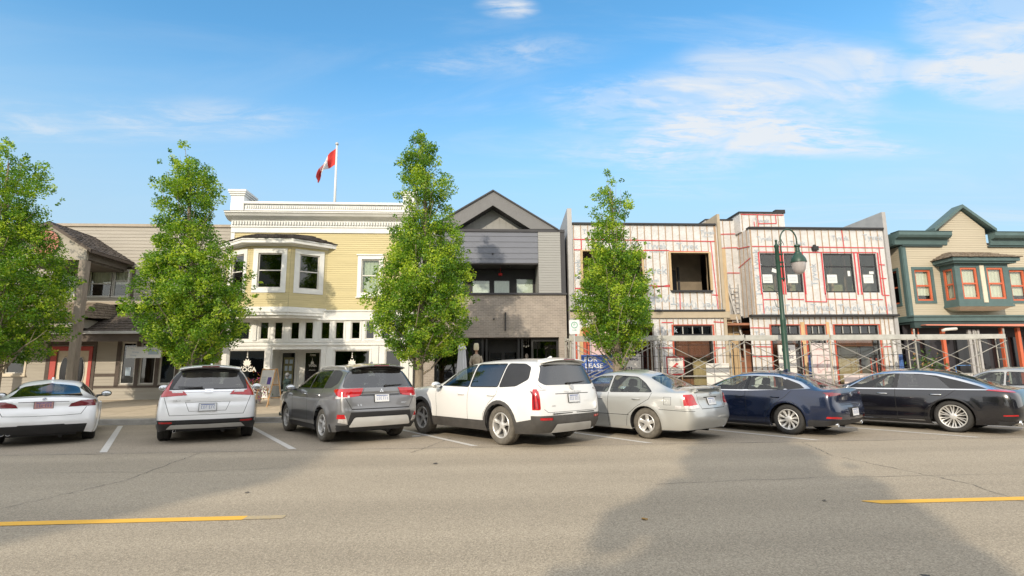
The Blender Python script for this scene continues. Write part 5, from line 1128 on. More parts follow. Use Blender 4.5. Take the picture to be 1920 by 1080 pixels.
# ================================================================== BOLLARD, BINS, LITTER
Bo = thing('bollard', 'dark green cast bollard with ball top at the kerb left of the grey suv', 'bollard', (-6.20,17.95,.17))
X_, Y_ = -6.20, 17.95
b = MB(); b.lathe([(0,.16),(.20,.16),(.20,.24),(.15,.30),(.115,.34),(.105,1.16),(.13,1.18),(.13,1.24),(.09,1.28),(.05,1.32)], 8, (X_,Y_,0)); b.build('post', mat('bollard_green',(.008,.022,.018),.5,var=.2), Bo)
b = MB(); b.lathe([(.05,1.31),(.035,1.36),(.05,1.38)],12,(X_,Y_,0)); b.ball((X_,Y_,1.44),.07,12,8); b.build('finial', mat('dull_pewter',(.12,.12,.12),.5,var=.1), Bo, smooth=True)
lit = []
r_ = random.Random(12)
M_LIT = mat('dry_leaf', (.30,.17,.04), .8, var=.3, scale=9); M_TAR = mat('dark_fleck', (.05,.045,.04), .9, var=.3)
for k, (x_, y_, s_, m_) in enumerate(((1.66,5.55,.035,M_LIT),(-.91,3.78,.045,M_TAR),(-1.12,3.95,.03,M_TAR),(3.2,3.9,.04,M_TAR),(-.7,9.1,.04,M_TAR),(-1.45,12.95,.10,mat('paper_scrap',(.6,.6,.58),.8,var=.1)),(3.9,6.1,.025,M_TAR),(-2.9,7.2,.03,M_TAR))):
    b = MB(); pts = [(x_+s_*r_.uniform(.5,1)*math.cos(a)*1.4, y_+s_*r_.uniform(.5,1)*math.sin(a), .006+r_.uniform(0,.012)) for a in [j*math.pi/4 for j in range(8)]]; b.add(pts, [tuple(range(8))])
    nm, lb = [('fallen_leaf','small orange dry leaf lying mid road right of centre'),('road_fleck','dark fleck on the near road, left one of the bottom pair'),('road_fleck','small dark fleck just behind the bottom dark fleck'),('road_fleck','dark fleck on the near road towards the right'),('road_fleck','dark fleck near the bay line end left of the large suv'),('paper_scrap','white paper scrap on the asphalt beside the large white suv'),('road_fleck','tiny dark fleck below the right yellow dash'),('road_fleck','tiny dark fleck just beyond the yellow dash left')][k]
    o_ = b.build(nm, m_); tag(o_, lb, 'litter')
# ================================================================== buildings across the street (behind the camera): they shade the left part of the road
def back_building(x0, x1, y1, h, m, lab, seed):
    t = thing('facing_building', lab, 'building', ((x0+x1)/2,y1,0)); b = MB(); b.box(x0,x1,y1-10,y1,0,h); b.box(x0-.1,x1+.1,y1-10,y1+.25,h,h+.3); b.build('walls', m, t)
    n = int((x1-x0)/2.4)
    for k in range(n):
        xc = x0+(k+.5)*(x1-x0)/n
        for z0, z1 in ((1.0,2.9),(4.4,6.2)):
            if z1 < h-.5:
                b = MB(); b.box(xc-.75,xc+.75,y1+.01,y1+.05,z0,z1); b.build('window', mat('black_glass', (.01,.01,.012), .08, var=0), t)
                b = MB(); ring(b, xc-.83,xc+.83,z0-.08,z1+.08,.08,y1+.0,y1+.08); b.build('window_frame', M_WTR, t)
    return t
back_building(-34,-16.3,-9.5,14., M_CREAM, 'tall cream building across the street, left of the camera', 1)
back_building(-2,11,-13,6.0, M_BRICK, 'low brick building across the street behind the camera', 2)
back_building(13,30,-11,7.2, M_TAN, 'tan building across the street, right of the camera', 3)
# ================================================================== CARS
# car frame: origin on the ground under the rear axle, +x to the nose, +y to the car's left
DARK = mat('black_plastic', (.022,.022,.024), .55, var=.2, bump=.1, bscale=200)
SEAM = mat('door_gap', (.012,.012,.012), .9, var=0)
TYRE = mat('tyre_rubber', (.03,.029,.028), .8, var=.25, scale=20, bump=.2, bscale=90)
DUSTY = mat('dusty_tyre_rubber', (.12,.108,.09), .9, var=.3, scale=12)
ALLOY = mat('alloy', (.60,.59,.57), .35, metal=.45, var=.06)
ALLOYD = mat('dark_alloy', (.12,.12,.125), .35, metal=.7, var=.1)
BRAKE = mat('brake_steel', (.16,.15,.14), .5, metal=.8, var=.2)
CHROME = mat('chrome', (.78,.79,.80), .12, metal=1., var=.03)
SILVERP = mat('silver_plastic', (.50,.50,.49), .38, metal=.4, var=.06)
MIRG = mat('mirror_glass', (.6,.62,.64), .15, metal=.8, var=0)
REDL = mat('red_lens', (.42,.008,.011), .12, var=.25, scale=14, coat=1.)
REDD = mat('dark_red_lens', (.17,.012,.022), .12, var=.25, scale=14, coat=1.)
CLEARL = mat('clear_lens', (.62,.60,.58), .12, metal=.3, var=.2, scale=18, coat=1.)
SEATM = mat('seat_fabric', (.05,.048,.047), .9, var=.2)
SEATG = mat('grey_seat_fabric', (.20,.19,.18), .9, var=.2)
PLATE = mat('plate_white', (.66,.67,.68), .5, var=.08, scale=12)
PLATEB = mat('plate_blue', (.05,.10,.30), .5, var=.1)
PLATER = mat('plate_pink', (.50,.28,.27), .5, var=.35, scale=25)
WINGLASS = glass('car_glass', (.80,.88,.84), .88, ior=1.6)
PRIVACY = glass('privacy_glass', (.30,.33,.36), .42, ior=2.1)
def paint(name, col, metal=0., rough=.3, coat=1., var=.03):
    return mat(name, col, rough, metal=metal, var=var, scale=1.2, coat=coat, backdark=(.02,.02,.02))

def grow(poly, d):
    """offset a convex polygon outward by d"""
    m = len(poly); A = sum(poly[i][0]*poly[(i+1)%m][1]-poly[(i+1)%m][0]*poly[i][1] for i in range(m))
    P = poly if A > 0 else poly[::-1]; out = []
    for i in range(m):
        p = Vector(P[i]); a = Vector(P[i-1]); b = Vector(P[(i+1)%m])
        e1 = (p-a).normalized(); e2 = (b-p).normalized()
        n1 = Vector((e1.y,-e1.x)); n2 = Vector((e2.y,-e2.x)); nn = (n1+n2)
        nn = nn/max(.35, nn.length_squared/2)
        out.append(tuple(p+nn*d))
    return out
AX = {'L': (Vector((0,1,0)), lambda u,v: Vector((u,0,v)), lambda p: (p.x,p.z)),
      'R': (Vector((0,-1,0)), lambda u,v: Vector((u,0,v)), lambda p: (p.x,p.z)),
      'B': (Vector((-1,0,0)), lambda u,v: Vector((0,u,v)), lambda p: (p.y,p.z)),
      'F': (Vector((1,0,0)), lambda u,v: Vector((0,u,v)), lambda p: (p.y,p.z)),
      'T': (Vector((0,0,1)), lambda u,v: Vector((u,v,0)), lambda p: (p.x,p.y))}
class Shell:
    def __init__(s, spec):
        W = spec['W']; st = spec['st']; rr = spec['rear']; fr = spec['front']
        n = len(st)+1                     # station indices 0 (front) .. n (rear)
        hw = W/2; V = []; idx = {}; F = []; cre = {}
        kz = spec.get('rows', [(0,.90),(.13,.98),(None,1.0),(-.11,.975),(0,.925)])
        def side(i, k):
            if i == 0: return fr[k]
            if i == n: return rr[k]
            x, pl, zb, belt, xr, zr, wr, zc = st[i-1]
            if k == 5: return (xr, zr, wr)
            d, wy = kz[k]
            z = zb if k == 0 else zb+d if k == 1 else (zb+belt)*.5+.03 if k == 2 else belt+d
            return (x, z, hw*pl*wy)
        def node(key, sgn):
            kk = key if key[0] == 'c' else key+(sgn,)
            if kk in idx: return idx[kk]
            t = key[0]
            if t == 's': x, z, y = side(key[1], key[2]); y *= sgn
            elif t == 't':
                i = key[1]; x, zr, wr = side(i, 5)
                zc = fr[6] if i == 0 else rr[6] if i == n else st[i-1][7]
                z = zc-(zc-zr)*.3; y = wr*.6*sgn
                bl = spec.get('bulge', .06)
                if i == n: x -= bl*.4*.7
                if i == 0: x += .05
            elif t == 'e':                 # end faces, column 1
                i, k = key[1], key[2]; x, z, y = side(i, k); y = y*.6*sgn
                x += (-1 if i == n else 1)*spec.get('bulge', .06)*(.75 if k < 5 else .3)
            else:                          # centre line
                i, k = key[1], key[2]
                x, z, y = side(i, k); y = 0
                if k == 5: z = fr[6] if i == 0 else rr[6] if i == n else st[i-1][7]
                if i in (0, n): x += (-1 if i == n else 1)*spec.get('bulge', .06)*(1 if k < 5 else .4)
            V.append((x, y, z)); idx[kk] = len(V)-1
            return idx[kk]
        for sg in (1, -1):
            for i in range(n):
                for k in range(5):
                    F.append([node(('s',i,k),sg), node(('s',i+1,k),sg), node(('s',i+1,k+1),sg), node(('s',i,k+1),sg)])
                F.append([node(('s',i,5),sg), node(('s',i+1,5),sg), node(('t',i+1),sg), node(('t',i),sg)])
                F.append([node(('t',i),sg), node(('t',i+1),sg), node(('c',i+1,5),0), node(('c',i,5),0)])
                for k, cw in ((4, spec.get('beltcrease', .35)), (3, .25), (0, .8), (5, spec.get('railcrease', .25))):
                    cre[frozenset((idx[('s',i,k,sg)], idx[('s',i+1,k,sg)]))] = cw
            for i in (0, n):
                for k in range(5):
                    e0 = node(('e',i,k),sg); c0 = node(('c',i,k),0)
                    e1 = node(('t',i),sg) if k == 4 else node(('e',i,k+1),sg)
                    c1 = node(('c',i,k+1),0)
                    F.append([node(('s',i,k),sg), e0, e1, node(('s',i,k+1),sg)])
                    F.append([e0, c0, c1, e1])
                    if k == 0:
                        cre[frozenset((idx[('s',i,0,sg)], e0))] = .8; cre[frozenset((e0, c0))] = .8
                if i == n and spec.get('topcrease'):
                    w = spec['topcrease']
                    cre[frozenset((idx[('s',n,5,sg)], idx[('t',n,sg)]))] = w
                    cre[frozenset((idx[('t',n,sg)], idx[('c',n,5)]))] = w
        me = bpy.data.meshes.new('cage'); me.from_pydata(V, [], F); me.update()
        at = me.attributes.new('crease_edge', 'FLOAT', 'EDGE')
        for e in me.edges: at.data[e.index].value = cre.get(frozenset(e.vertices), 0.)
        o = bpy.data.objects.new('cage', me); COL.objects.link(o)
        md = o.modifiers.new('s', 'SUBSURF'); md.levels = md.render_levels = 3
        dg = bpy.context.evaluated_depsgraph_get(); m2 = bpy.data.meshes.new_from_object(o.evaluated_get(dg))
        bm = bmesh.new(); bm.from_mesh(m2)
        bpy.data.objects.remove(o); bpy.data.meshes.remove(me); bpy.data.meshes.remove(m2)
        bmesh.ops.recalc_face_normals(bm, faces=bm.faces)
        top = max(bm.verts, key=lambda v: v.co.z)
        if sum(v.normal.z for v in bm.verts if v.co.z > top.co.z-.1) < 0: bmesh.ops.reverse_faces(bm, faces=bm.faces)
        # bring the smoothed shell back to the car's true size
        xs = [v.co.x for v in bm.verts]; x0, x1 = min(xs), max(xs); ym = max(v.co.y for v in bm.verts); zm = max(v.co.z for v in bm.verts)
        X0, X1, H = -spec['RO'], spec['WB']+spec['FO'], spec['H']
        for v in bm.verts:
            v.co.x = X0+(v.co.x-x0)/(x1-x0)*(X1-X0); v.co.y *= hw/ym; v.co.z *= H/zm
        # sculpted swellings
        R = spec['R']
        for v in bm.verts:
            x, y, z = v.co; s_ = 1 if y > 0 else -1
            if abs(y) > hw*.6 and z < R+.5:
                for ax in (0, spec['WB']):
                    r = math.hypot(x-ax, z-R*.97); a = (r-(R+.075))/.085
                    v.co.y += s_*spec.get('flare', .018)*math.exp(-a*a)
            for (kx, kz_, rx, rz_, amp) in spec.get('dents', []):
                a = ((x-kx)/rx)**2+((z-kz_)/rz_)**2
                if a < 4 and abs(y) > hw*.5: v.co.y += s_*amp*math.exp(-a)
            for (z0, dz, amp) in spec.get('reardents', []):
                if x < X0+.35: v.co.x += amp*math.exp(-((z-z0)/dz)**2)*max(0, 1-(abs(y)/(hw*.95))**4)
        bm.normal_update()
        s.bvh = BVHTree.FromBMesh(bm); bm.faces.ensure_lookup_table()
        s.fn = [([v.co.copy() for v in f.verts], [v.normal.copy() for v in f.verts]) for f in bm.faces]
        s.bm = bm; s.lay = bm.faces.layers.int.new('tag'); s.names = ['body']; s.spec = spec
    def tid(s, name):
        if name not in s.names: s.names.append(name)
        return s.names.index(name)
    def cut(s, poly, axis, name, thr=.12, only=None, sel=None):
        if axis == 'LR':
            s.cut(poly, 'L', name+'#L', thr, only, sel); s.cut(poly, 'R', name+'#R', thr, only, sel); return
        if axis == 'BB':
            s.cut(poly, 'B', name+'#L', thr, only, sel); s.cut([(-a,b) for a,b in poly], 'B', name+'#R', thr, only, sel); return
        bm = s.bm; d, emb, prj = AX[axis]
        m = len(poly); A = sum(poly[i][0]*poly[(i+1)%m][1]-poly[(i+1)%m][0]*poly[i][1] for i in range(m))
        if A < 0: poly = poly[::-1]
        u0 = min(p[0] for p in poly); u1 = max(p[0] for p in poly); v0 = min(p[1] for p in poly); v1 = max(p[1] for p in poly)
        only_id = s.tid(only) if only else None
        fs = []
        for f in bm.faces:
            if f.normal.dot(d) < thr: continue
            if only_id is not None and f[s.lay] != only_id: continue
            if sel and not sel(f.calc_center_median()): continue
            if axis == 'B' and f.calc_center_median().x > -.3: continue
            q = [prj(v.co) for v in f.verts]
            if max(a[0] for a in q) < u0 or min(a[0] for a in q) > u1 or max(a[1] for a in q) < v0 or min(a[1] for a in q) > v1: continue
            fs.append(f)
        for i in range(m):
            p = poly[i]; q = poly[(i+1)%m]
            if math.hypot(p[0]-q[0], p[1]-q[1]) < 1e-5 or not fs: continue
            P = emb(*p); E = emb(*q)-P; nn = emb(q[1]-p[1], -(q[0]-p[0])).normalized()
            g = set(fs)
            for f in fs: g.update(f.edges); g.update(f.verts)
            r = bmesh.ops.bisect_plane(bm, geom=list(g), dist=1e-5, plane_co=P, plane_no=nn)
            fs = [f for f in r['geom'] if isinstance(f, bmesh.types.BMFace) and f.is_valid and (f.calc_center_median()-P).dot(nn) < 0]
        t = s.tid(name)
        for f in fs: f[s.lay] = t
        return fs
    def line(s, pts, axis, name='seam', w=.009, only=None):
        for a, b in zip(pts, pts[1:]):
            a = Vector(a); b = Vector(b); e = (b-a); l = e.length; e = e/l; n = Vector((-e.y, e.x))*w/2
            a2 = a-e*w*.3; b2 = b+e*w*.3
            s.cut([tuple(a2-n), tuple(b2-n), tuple(b2+n), tuple(a2+n)], axis, name, only=only)
    def arch(s, x, R, lip=.05):
        z = s.spec['R']*.97
        poly = [(x+R*math.cos(2*math.pi*k/28), z+R*math.sin(2*math.pi*k/28)) for k in range(28)]
        for ax in 'LR':
            fs = s.cut(poly, ax, 'hole', thr=.0)
            d = AX[ax][0]
            bmesh.ops.delete(s.bm, geom=fs, context='FACES')
            be = [e for e in s.bm.edges if e.is_boundary and all(abs(math.hypot(v.co.x-x, v.co.z-z)-R) < .02 and v.co.dot(d) > 0 for v in e.verts)]
            lf = {e: e.link_faces[0][s.lay] for e in be}
            r = bmesh.ops.extrude_edge_only(s.bm, edges=be)
            tl = s.tid('arch_lip')
            for q in r['geom']:
                if isinstance(q, bmesh.types.BMVert): q.co -= d*lip
                elif isinstance(q, bmesh.types.BMFace): q[s.lay] = tl
    def emit(s, name, m, parent, pushes=0., objname=None, flat=False):
        """turn the faces carrying a tag into one mesh object with the smooth shell's normals"""
        if name not in s.names: return None
        t = s.names.index(name); fs = [f for f in s.bm.faces if f[s.lay] == t]
        if not fs: return None
        ids = {}; V = []; F = []; NR = []
        for f in fs:
            q = []
            for v in f.verts:
                if v not in ids:
                    ids[v] = len(V); co, nr, fi, dist = s.bvh.find_nearest(v.co)
                    n = v.normal.copy()
                    if fi is not None and dist < .012:
                        cs, ns = s.fn[fi]; w = poly_3d_calc(cs, co); n = Vector()
                        for a, b in zip(w, ns): n += b*a
                        n.normalize()
                    V.append(v.co+n*pushes); NR.append(n)
                q.append(ids[v])
            F.append(q)
        me = bpy.data.meshes.new(objname or name); me.from_pydata([tuple(v) for v in V], [], F); me.update()
        me.materials.append(m)
        me.polygons.foreach_set('use_smooth', [True]*len(me.polygons))
        me.normals_split_custom_set_from_vertices([tuple(n) for n in NR])
        o = bpy.data.objects.new(objname or name, me); COL.objects.link(o); o.parent = parent; ORG[o] = Vector()
        return o
    def hit(s, p, d):
        co, nr, fi, dist = s.bvh.ray_cast(Vector(p), Vector(d).normalized())
        return co, nr
    def skin_x(s, y, z, side=-1):
        co, nr = s.hit((side*6+1, y, z), (-side,0,0)); return co, nr
    def skin_y(s, x, z, sg=1):
        co, nr = s.hit((x, sg*3, z), (0,-sg,0)); return co, nr

def wheel(parent, x, y, R, w, rr, style, sg, rimmat, tyremat):
    """one wheel: tyre, rim with its own spokes, brake disc; axis along y, outer face towards sg"""
    c = TR(x, y, R) @ (Matrix() if sg > 0 else Matrix.Rotation(math.pi, 4, 'Z'))
    b = MB(c)
    h = w/2
    b.lathe([(rr-.01,-h*.8),(rr+.01,-h*.95),(R-.05,-h),(R-.012,-h*.86),(R,-h*.6),(R+.0,-h*.15),(R-.006,-h*.12),(R-.006,h*.12),(R,h*.15),(R,h*.6),(R-.012,h*.86),(R-.05,h),(rr+.012,h*.95),(rr-.004,h*.86),(rr-.012,h*.7)], 40, axis='y')
    wh = MB(c); n, kind = style
    fy = h*.80
    # rim lip and barrel
    wh.lathe([(rr-.004,fy+.004),(rr-.014,fy+.012),(rr-.028,fy+.002),(rr-.034,fy-.03),(rr-.045,-h*.6),(rr-.03,-h*.85)], 40, axis='y')
    wh.lathe([(.0,fy-.012),(.055,fy-.012),(.068,fy-.02),(.075,fy-.05)], 20, axis='y')
    for k in range(5):
        t = 2*math.pi*(k+.5)/5; wh.ball((.05*math.cos(t), fy-.014, .05*math.sin(t)), .008, 6, 4)
    def spoke(t, w0, w1, tw=0., r0=.055, r1=None, dip=.028):
        r1 = r1 or rr-.02; vs = []; m = 5
        for j in range(m+1):
            q = j/m; r = r0+(r1-r0)*q; ww = (w0+(w1-w0)*q)/2; a = t+tw*q
            yy = fy-.018-dip*math.sin(math.pi*min(1,q*1.0))*(1-.3*q)+.012*q
            ca, sa = math.cos(a), math.sin(a)
            for (du, dy) in ((-ww,-.004),(-ww*.6,.006),(ww*.6,.006),(ww,-.004),(ww*.8,-.035),(-ww*.8,-.035)):
                vs.append((r*ca-du*sa, yy+dy, r*sa+du*ca))
        fs = []
        for j in range(m):
            for u in range(6): fs.append((j*6+u, j*6+(u+1)%6, (j+1)*6+(u+1)%6, (j+1)*6+u))
        wh.add(vs, fs)
    for k in range(n):
        t = 2*math.pi*k/n+math.pi/2
        if kind == 'star': spoke(t, .075, .085, dip=.02)
        elif kind == 'pair': spoke(t-.13, .022, .030, tw=-.04); spoke(t+.13, .022, .030, tw=.04)
        elif kind == 'twin': spoke(t-.085, .018, .028, tw=-.05); spoke(t+.085, .018, .028, tw=.05)
        elif kind == 'fan': spoke(t, .030, .062, tw=.10)
        elif kind == 'blade': spoke(t, .028, .075, tw=.06); spoke(t+.22, .016, .022, tw=.02)
        elif kind == 'flat': spoke(t-.05, .028, .030, tw=.02); spoke(t+.07, .02, .022, tw=.02)
    root = bpy.data.objects.new('wheel', None); COL.objects.link(root); root.parent = parent; ORG[root] = Vector(); root.empty_display_size = .1
    b.build('tyre', tyremat, root, smooth=True, angle=50)
    wh.build('rim', rimmat, root, smooth=True, angle=35)
    d = MB(c); d.lathe([(.0,-.01),(rr-.09,-.01),(rr-.09,-.03),(0,-.03)], 28, axis='y'); d.box(.06,.14,-.03,.03,.06,rr-.06)
    d.build('brake_disc', BRAKE, root)
    bk = MB(c); bk.lathe([(0,-.06),(rr-.05,-.06)], 24, axis='y'); bk.build('rim_back', DARK, root)
    return root
def car_label(spec): pass
def build_car(spec, loc, rz, label, group='cars parked nose in at the kerb'):
    root = thing('parked_car', label, 'car', loc, rz, group)
    S = Shell(spec); hw = spec['W']/2; WB = spec['WB']; R = spec['R']; RO = spec['RO']
    P = spec['paint']
    for (kind, args) in spec['cuts']:
        getattr(S, kind)(*args[0], **args[1])
    for ax in (0, WB): S.arch(ax, R+spec.get('archgap', .055))
    S.emit('body', P, root)
    for nm in list(S.names):
        base = nm.split('#')[0]
        if base in ('body', 'hole'): continue
        mm, push = spec['mats'].get(base, (DARK, 0.))
        S.emit(nm, mm, root, push, base)
    # wheels
    n = spec['wheel']; tw = spec.get('tw', .235)
    for ax in (0, WB):
        for sg in (1, -1):
            wheel(root, ax, sg*(hw-tw/2-spec.get('inset', .025)), R, tw, spec['rim'], n, sg, spec.get('rimmat', ALLOY), spec.get('tyremat', TYRE))
    # wheel wells, floor pan, cabin
    b = MB()
    for ax in (0, WB):
        for sg in (1, -1):
            prof = [(R+.05, -.02), (R+.05, .30), (.0, .31)]
            bb = MB(TR(ax, sg*(hw-.05), R*.97) @ (Matrix.Rotation(math.pi,4,'Z') if sg > 0 else Matrix()))
            vs = []; n_ = 18
            for k_ in range(n_+1):
                t_ = math.pi*(k_/n_)*1.12-.06*math.pi
                vs += [(r_*math.cos(t_), y_, r_*math.sin(t_)) for r_, y_ in prof]
            bb.add(vs, [(k_*3+j_, (k_+1)*3+j_, (k_+1)*3+j_+1, k_*3+j_+1) for k_ in range(n_) for j_ in range(2)])
            base = len(b.v); b.v += bb.v; b.f += [tuple(base+i for i in f) for f in bb.f]
    z0 = spec['st'][4][2]+.02
    b.box(-RO+.28, WB+spec['FO']-.35, -hw*.62, hw*.62, z0, z0+.06)
    b.box(R+.12, WB-R-.12, -hw*.86, hw*.86, z0, z0+.06)
    b.tube([(-RO+.35,-.3,z0-.02),(.6,-.3,z0),(1.6,-.1,z0)], .04, 8)
    b.tube([(0,-hw*.7,R),(0,hw*.7,R)], .05, 8)
    b.build('underbody', DARK, root, world=False)
    belt = spec['beltz']; x0c, x1c = spec['cabin']
    c = MB()
    c.box(x0c, x1c, -hw*.80, hw*.80, belt-.30, belt-.28)
    c.box(x1c-.45, x1c-.02, -hw*.76, hw*.76, belt-.30, belt-.03)
    c.tube([(x1c-.62, .36+.17*math.cos(t*math.pi/6), belt-.02+.17*math.sin(t*math.pi/6)) for t in range(13)], .014, 6)
    c.build('cabin_lining', SEATM, root, world=False)
    hd = spec['H']
    for sx_, dep in spec['seats']:
        for sg in (1, -1):
            s_ = MB(TR(sx_, sg*.37, belt-.32, 0, 0, rad(-14)))
            s_.prismx([(-.24,0),(.24,0),(.25,.30),(.20,.40),(.12,.44),(-.12,.44),(-.20,.40),(-.25,.30)], -.07, .07)
            s_.prismx([(-.13,.47),(.13,.47),(.12,.60),(.07,.64),(-.07,.64),(-.12,.60)], -.05, .04)
            s_.tube([(0,-.06,.40),(0,-.06,.50)], .008, 6); s_.tube([(0,.06,.40),(0,.06,.50)], .008, 6)
            s_.build('seat', spec.get('seatmat', SEATM), root, world=False, bevel=.025)
    spec['extras'](root, S, spec)
    return root
# small fittings shared by the cars
def on_rear(root, S, y, z, w, h, m, name, th=.012, up=.0, tilt=None):
    co, nr = S.skin_x(y, z)
    T = Matrix.Translation(co) @ Matrix.Rotation(-math.pi/2, 4, 'Z')
    tl = math.asin(max(-1, min(1, nr.z)))
    T = T @ Matrix.Rotation(tl if tilt is None else tilt, 4, 'X')
    b = MB(T @ Matrix.Rotation(math.pi,4,'Z')); 
    b = MB(T)
    b.box(-w/2, w/2, -th-up, .01, -h/2, h/2)
    o = b.build(name, m, root, world=False); return o, T
def rearT(S, y, z, off=0.):
    """frame on the tail: local x to the car's right as seen from behind, local -y out of the tail"""
    co, nr = S.skin_x(y, z)
    xa = Vector((0,-1,0)); n = Vector((nr.x, 0, nr.z)).normalized(); za = (-n).cross(xa); za = xa.cross(-n)
    za = (Vector((0,0,1)) - n*n.z).normalized(); ya = za.cross(xa)
    M = Matrix((xa, ya, za)).transposed().to_4x4()
    return Matrix.Translation(co + n*off) @ M
def number_plate(root, S, y, z, m=PLATE, mb=PLATEB, w=.31, h=.155, frame=True):
    T = rearT(S, y, z, .004)
    b = MB(T); b.box(-w/2-.008, w/2+.008, -.012, .004, -h/2-.008, h/2+.008); o = b.build('number_plate', DARK if frame else PLATE, root, world=False)
    b = MB(T); b.box(-w/2, w/2, -.015, -.013, -h/2, h/2); b.build('plate_face', m, o, world=False)
    b = MB(T); b.box(-w*.40, w*.40, -.0165, -.0155, h*.30, h*.40)
    rr_ = random.Random(int(abs(z)*1e4)+len(bpy.data.objects))
    for k in range(6):
        xx = -w*.37+k*w*.13+(w*.06 if k > 2 else 0); 
        b.box(xx, xx+.006, -.0165, -.0155, -h*.22, h*.18)
        if rr_.random() < .7: b.box(xx+.007, xx+.022, -.0165, -.0155, h*.13, h*.18)
        if rr_.random() < .7: b.box(xx+.007, xx+.022, -.0165, -.0155, -h*.22, -h*.17)
        if rr_.random() < .6: b.box(xx+.007, xx+.022, -.0165, -.0155, -h*.04, h*.01)
    b.build('plate_lettering', mb, o, world=False)
def wiper(root, S, y0, z0, y1, z1):
    pts = []
    for k in range(4):
        t = k/3; co, nr = S.skin_x(y0+(y1-y0)*t, z0+(z1-z0)*t); pts.append(co+nr*.022)
    b = MB(); b.tube(pts, [.018,.012,.010,.007], 6); b.ball(tuple(pts[0]), .026, 8, 5); b.build('rear_wiper', DARK, root, world=False)
def mirrors(root, spec, x, z, m, cap=None):
    hw = spec['W']/2
    for sg in (1, -1):
        b = MB(TR(x, sg*(hw+.10), z))
        b.ball((0,0,0), 1., 14, 9, (.085,.115,.078)); b.T = Matrix()
        o = b.build('wing_mirror', m, root, smooth=True, world=False)
        g = MB(TR(x-.068, sg*(hw+.10), z)); g.ball((0,0,0), 1., 14, 7, (.030,.098,.062)); g.build('mirror_glass', MIRG, o, smooth=True, world=False)
        a = MB(); a.tube([(x+.02, sg*(hw-.10), z-.05), (x+.01, sg*(hw+.05), z-.035)], .025, 8); a.build('mirror_arm', DARK, o, world=False)
def handles(root, S, xs, z, m, ln=.20):
    for x in xs:
        for sg in (1, -1):
            co, nr = S.skin_y(x, z, sg)
            b = MB(); y = co.y
            b.tube([(x-ln/2, y+sg*.004, z), (x-ln*.38, y+sg*.026, z+.002), (x+ln*.38, y+sg*.028, z+.002), (x+ln/2, y+sg*.004, z)], [.010,.013,.013,.010], 8)
            b.build('door_handle', m, root, smooth=True, world=False)
def badge_text(root, S, y, z, txt, size, m=CHROME, sx=1.2, name='badge'):
    b = MB(); b.text(txt, size, rearT(S, y, z, .006), ext=.002, sx=sx); return b.build(name, m, root, world=False)
def arcp(cx, cz, rx, rz_, a0, a1, n=12): return [(cx+rx*math.cos(a0+(a1-a0)*k/n), cz+rz_*math.sin(a0+(a1-a0)*k/n)) for k in range(n+1)]
def exhaust(root, S, y, z, r=.04, x=None):
    x = (-S.spec['RO']+.11) if x is None else x
    b = MB(); b.lathe([(r*.8,.25),(r*.8,.01),(r*.9,0),(r,.006),(r,.25)], 16, (x,y,z), 'x'); b.build('exhaust_pipe', CHROME, root, smooth=True, world=False)
def fin(root, S, x, m):
    co, nr = S.hit((x, 0, 3), (0,0,-1)); z = co.z-.008
    b = MB(); b.prism([(x-.09,z),(x+.10,z),(x+.02,z+.03),(x-.06,z+.065),(x-.08,z+.06)], -.02, .02); b.build('roof_aerial', m, root, world=False, bevel=.008)
C = lambda *a, **k: ('cut', (a, k))
LN = lambda *a, **k: ('line', (a, k))
GREYCLAD = mat('grey_plastic', (.062,.058,.054), .6, var=.25, scale=5)
def circ(x, z, r, n=26): return [(x+r*math.cos(2*math.pi*k/n), z+r*math.sin(2*math.pi*k/n)) for k in range(n)]
def seats2(a, b): return [(a, 0), (b, 0)]
def windows(ws, trim, g, r=.035, gname='side_window', tname='window_trim', ins=None):
    out = []
    for w in ws: out.append(C(rnd(grow(w, trim), r+.02), 'LR', tname))
    for i, w in enumerate(ws): out.append(C(rnd(w, r), 'LR', '%s%s' % (gname, '' if i == 0 else '_'+'abc'[i])))
    return out
def std_mats(g_side, g_rear, trim, **kw):
    d = {'side_window': (g_side, -.004), 'side_window_a': (g_side, -.004), 'side_window_b': (g_side, -.004), 'windscreen': (WINGLASS, -.004),
         'rear_window': (g_rear, -.004), 'rear_window_surround': (DARK, 0), 'windscreen_surround': (DARK, 0), 'window_trim': (trim, .002),
         'seam': (SEAM, 0.), 'tail_light': (REDL, .006), 'tail_light_clear': (CLEARL, .007), 'reflector': (REDL, .004), 'cladding': (DARK, .012), 'arch_lip': (DARK, 0.),
         'rear_skid_plate': (SILVERP, .018), 'garnish': (CHROME, .008), 'lower_bumper': (DARK, .004), 'fuel_flap': (SEAM, 0), 'lens_bar': (REDD, .009)}
    d.update(kw); return d
def spoiler(root, S, spec, x0, x1, z, w, m, th=.035, drop=.03, light=True):
    b = MB(); n = 12; vs = []
    for k in range(n+1):
        t = -1+2*k/n; y = w*t; e = 1-abs(t)**4
        zz = z-.055*abs(t)**2.5; xb = x0+(1-e)*.10
        vs += [(x1, y, zz+.01), (xb, y, zz-drop+.006), (xb, y, zz-drop-th*.5), (x1, y, zz-th-.05)]
    fs = [(0,1,2,3), (n*4+3, n*4+2, n*4+1, n*4)]
    for k in range(n):
        for j in range(4): fs.append((k*4+j, (k+1)*4+j, (k+1)*4+(j+1)%4, k*4+(j+1)%4))
    b.add(vs, fs); o = b.build('roof_spoiler', m, root, world=False, bevel=.008, smooth=True, angle=40)
    if light:
        b = MB(); b.box(x0-.006, x0+.03, -.16, .16, z-drop-th*.5+.002, z-drop+.006); b.build('brake_light', REDD, root, world=False)

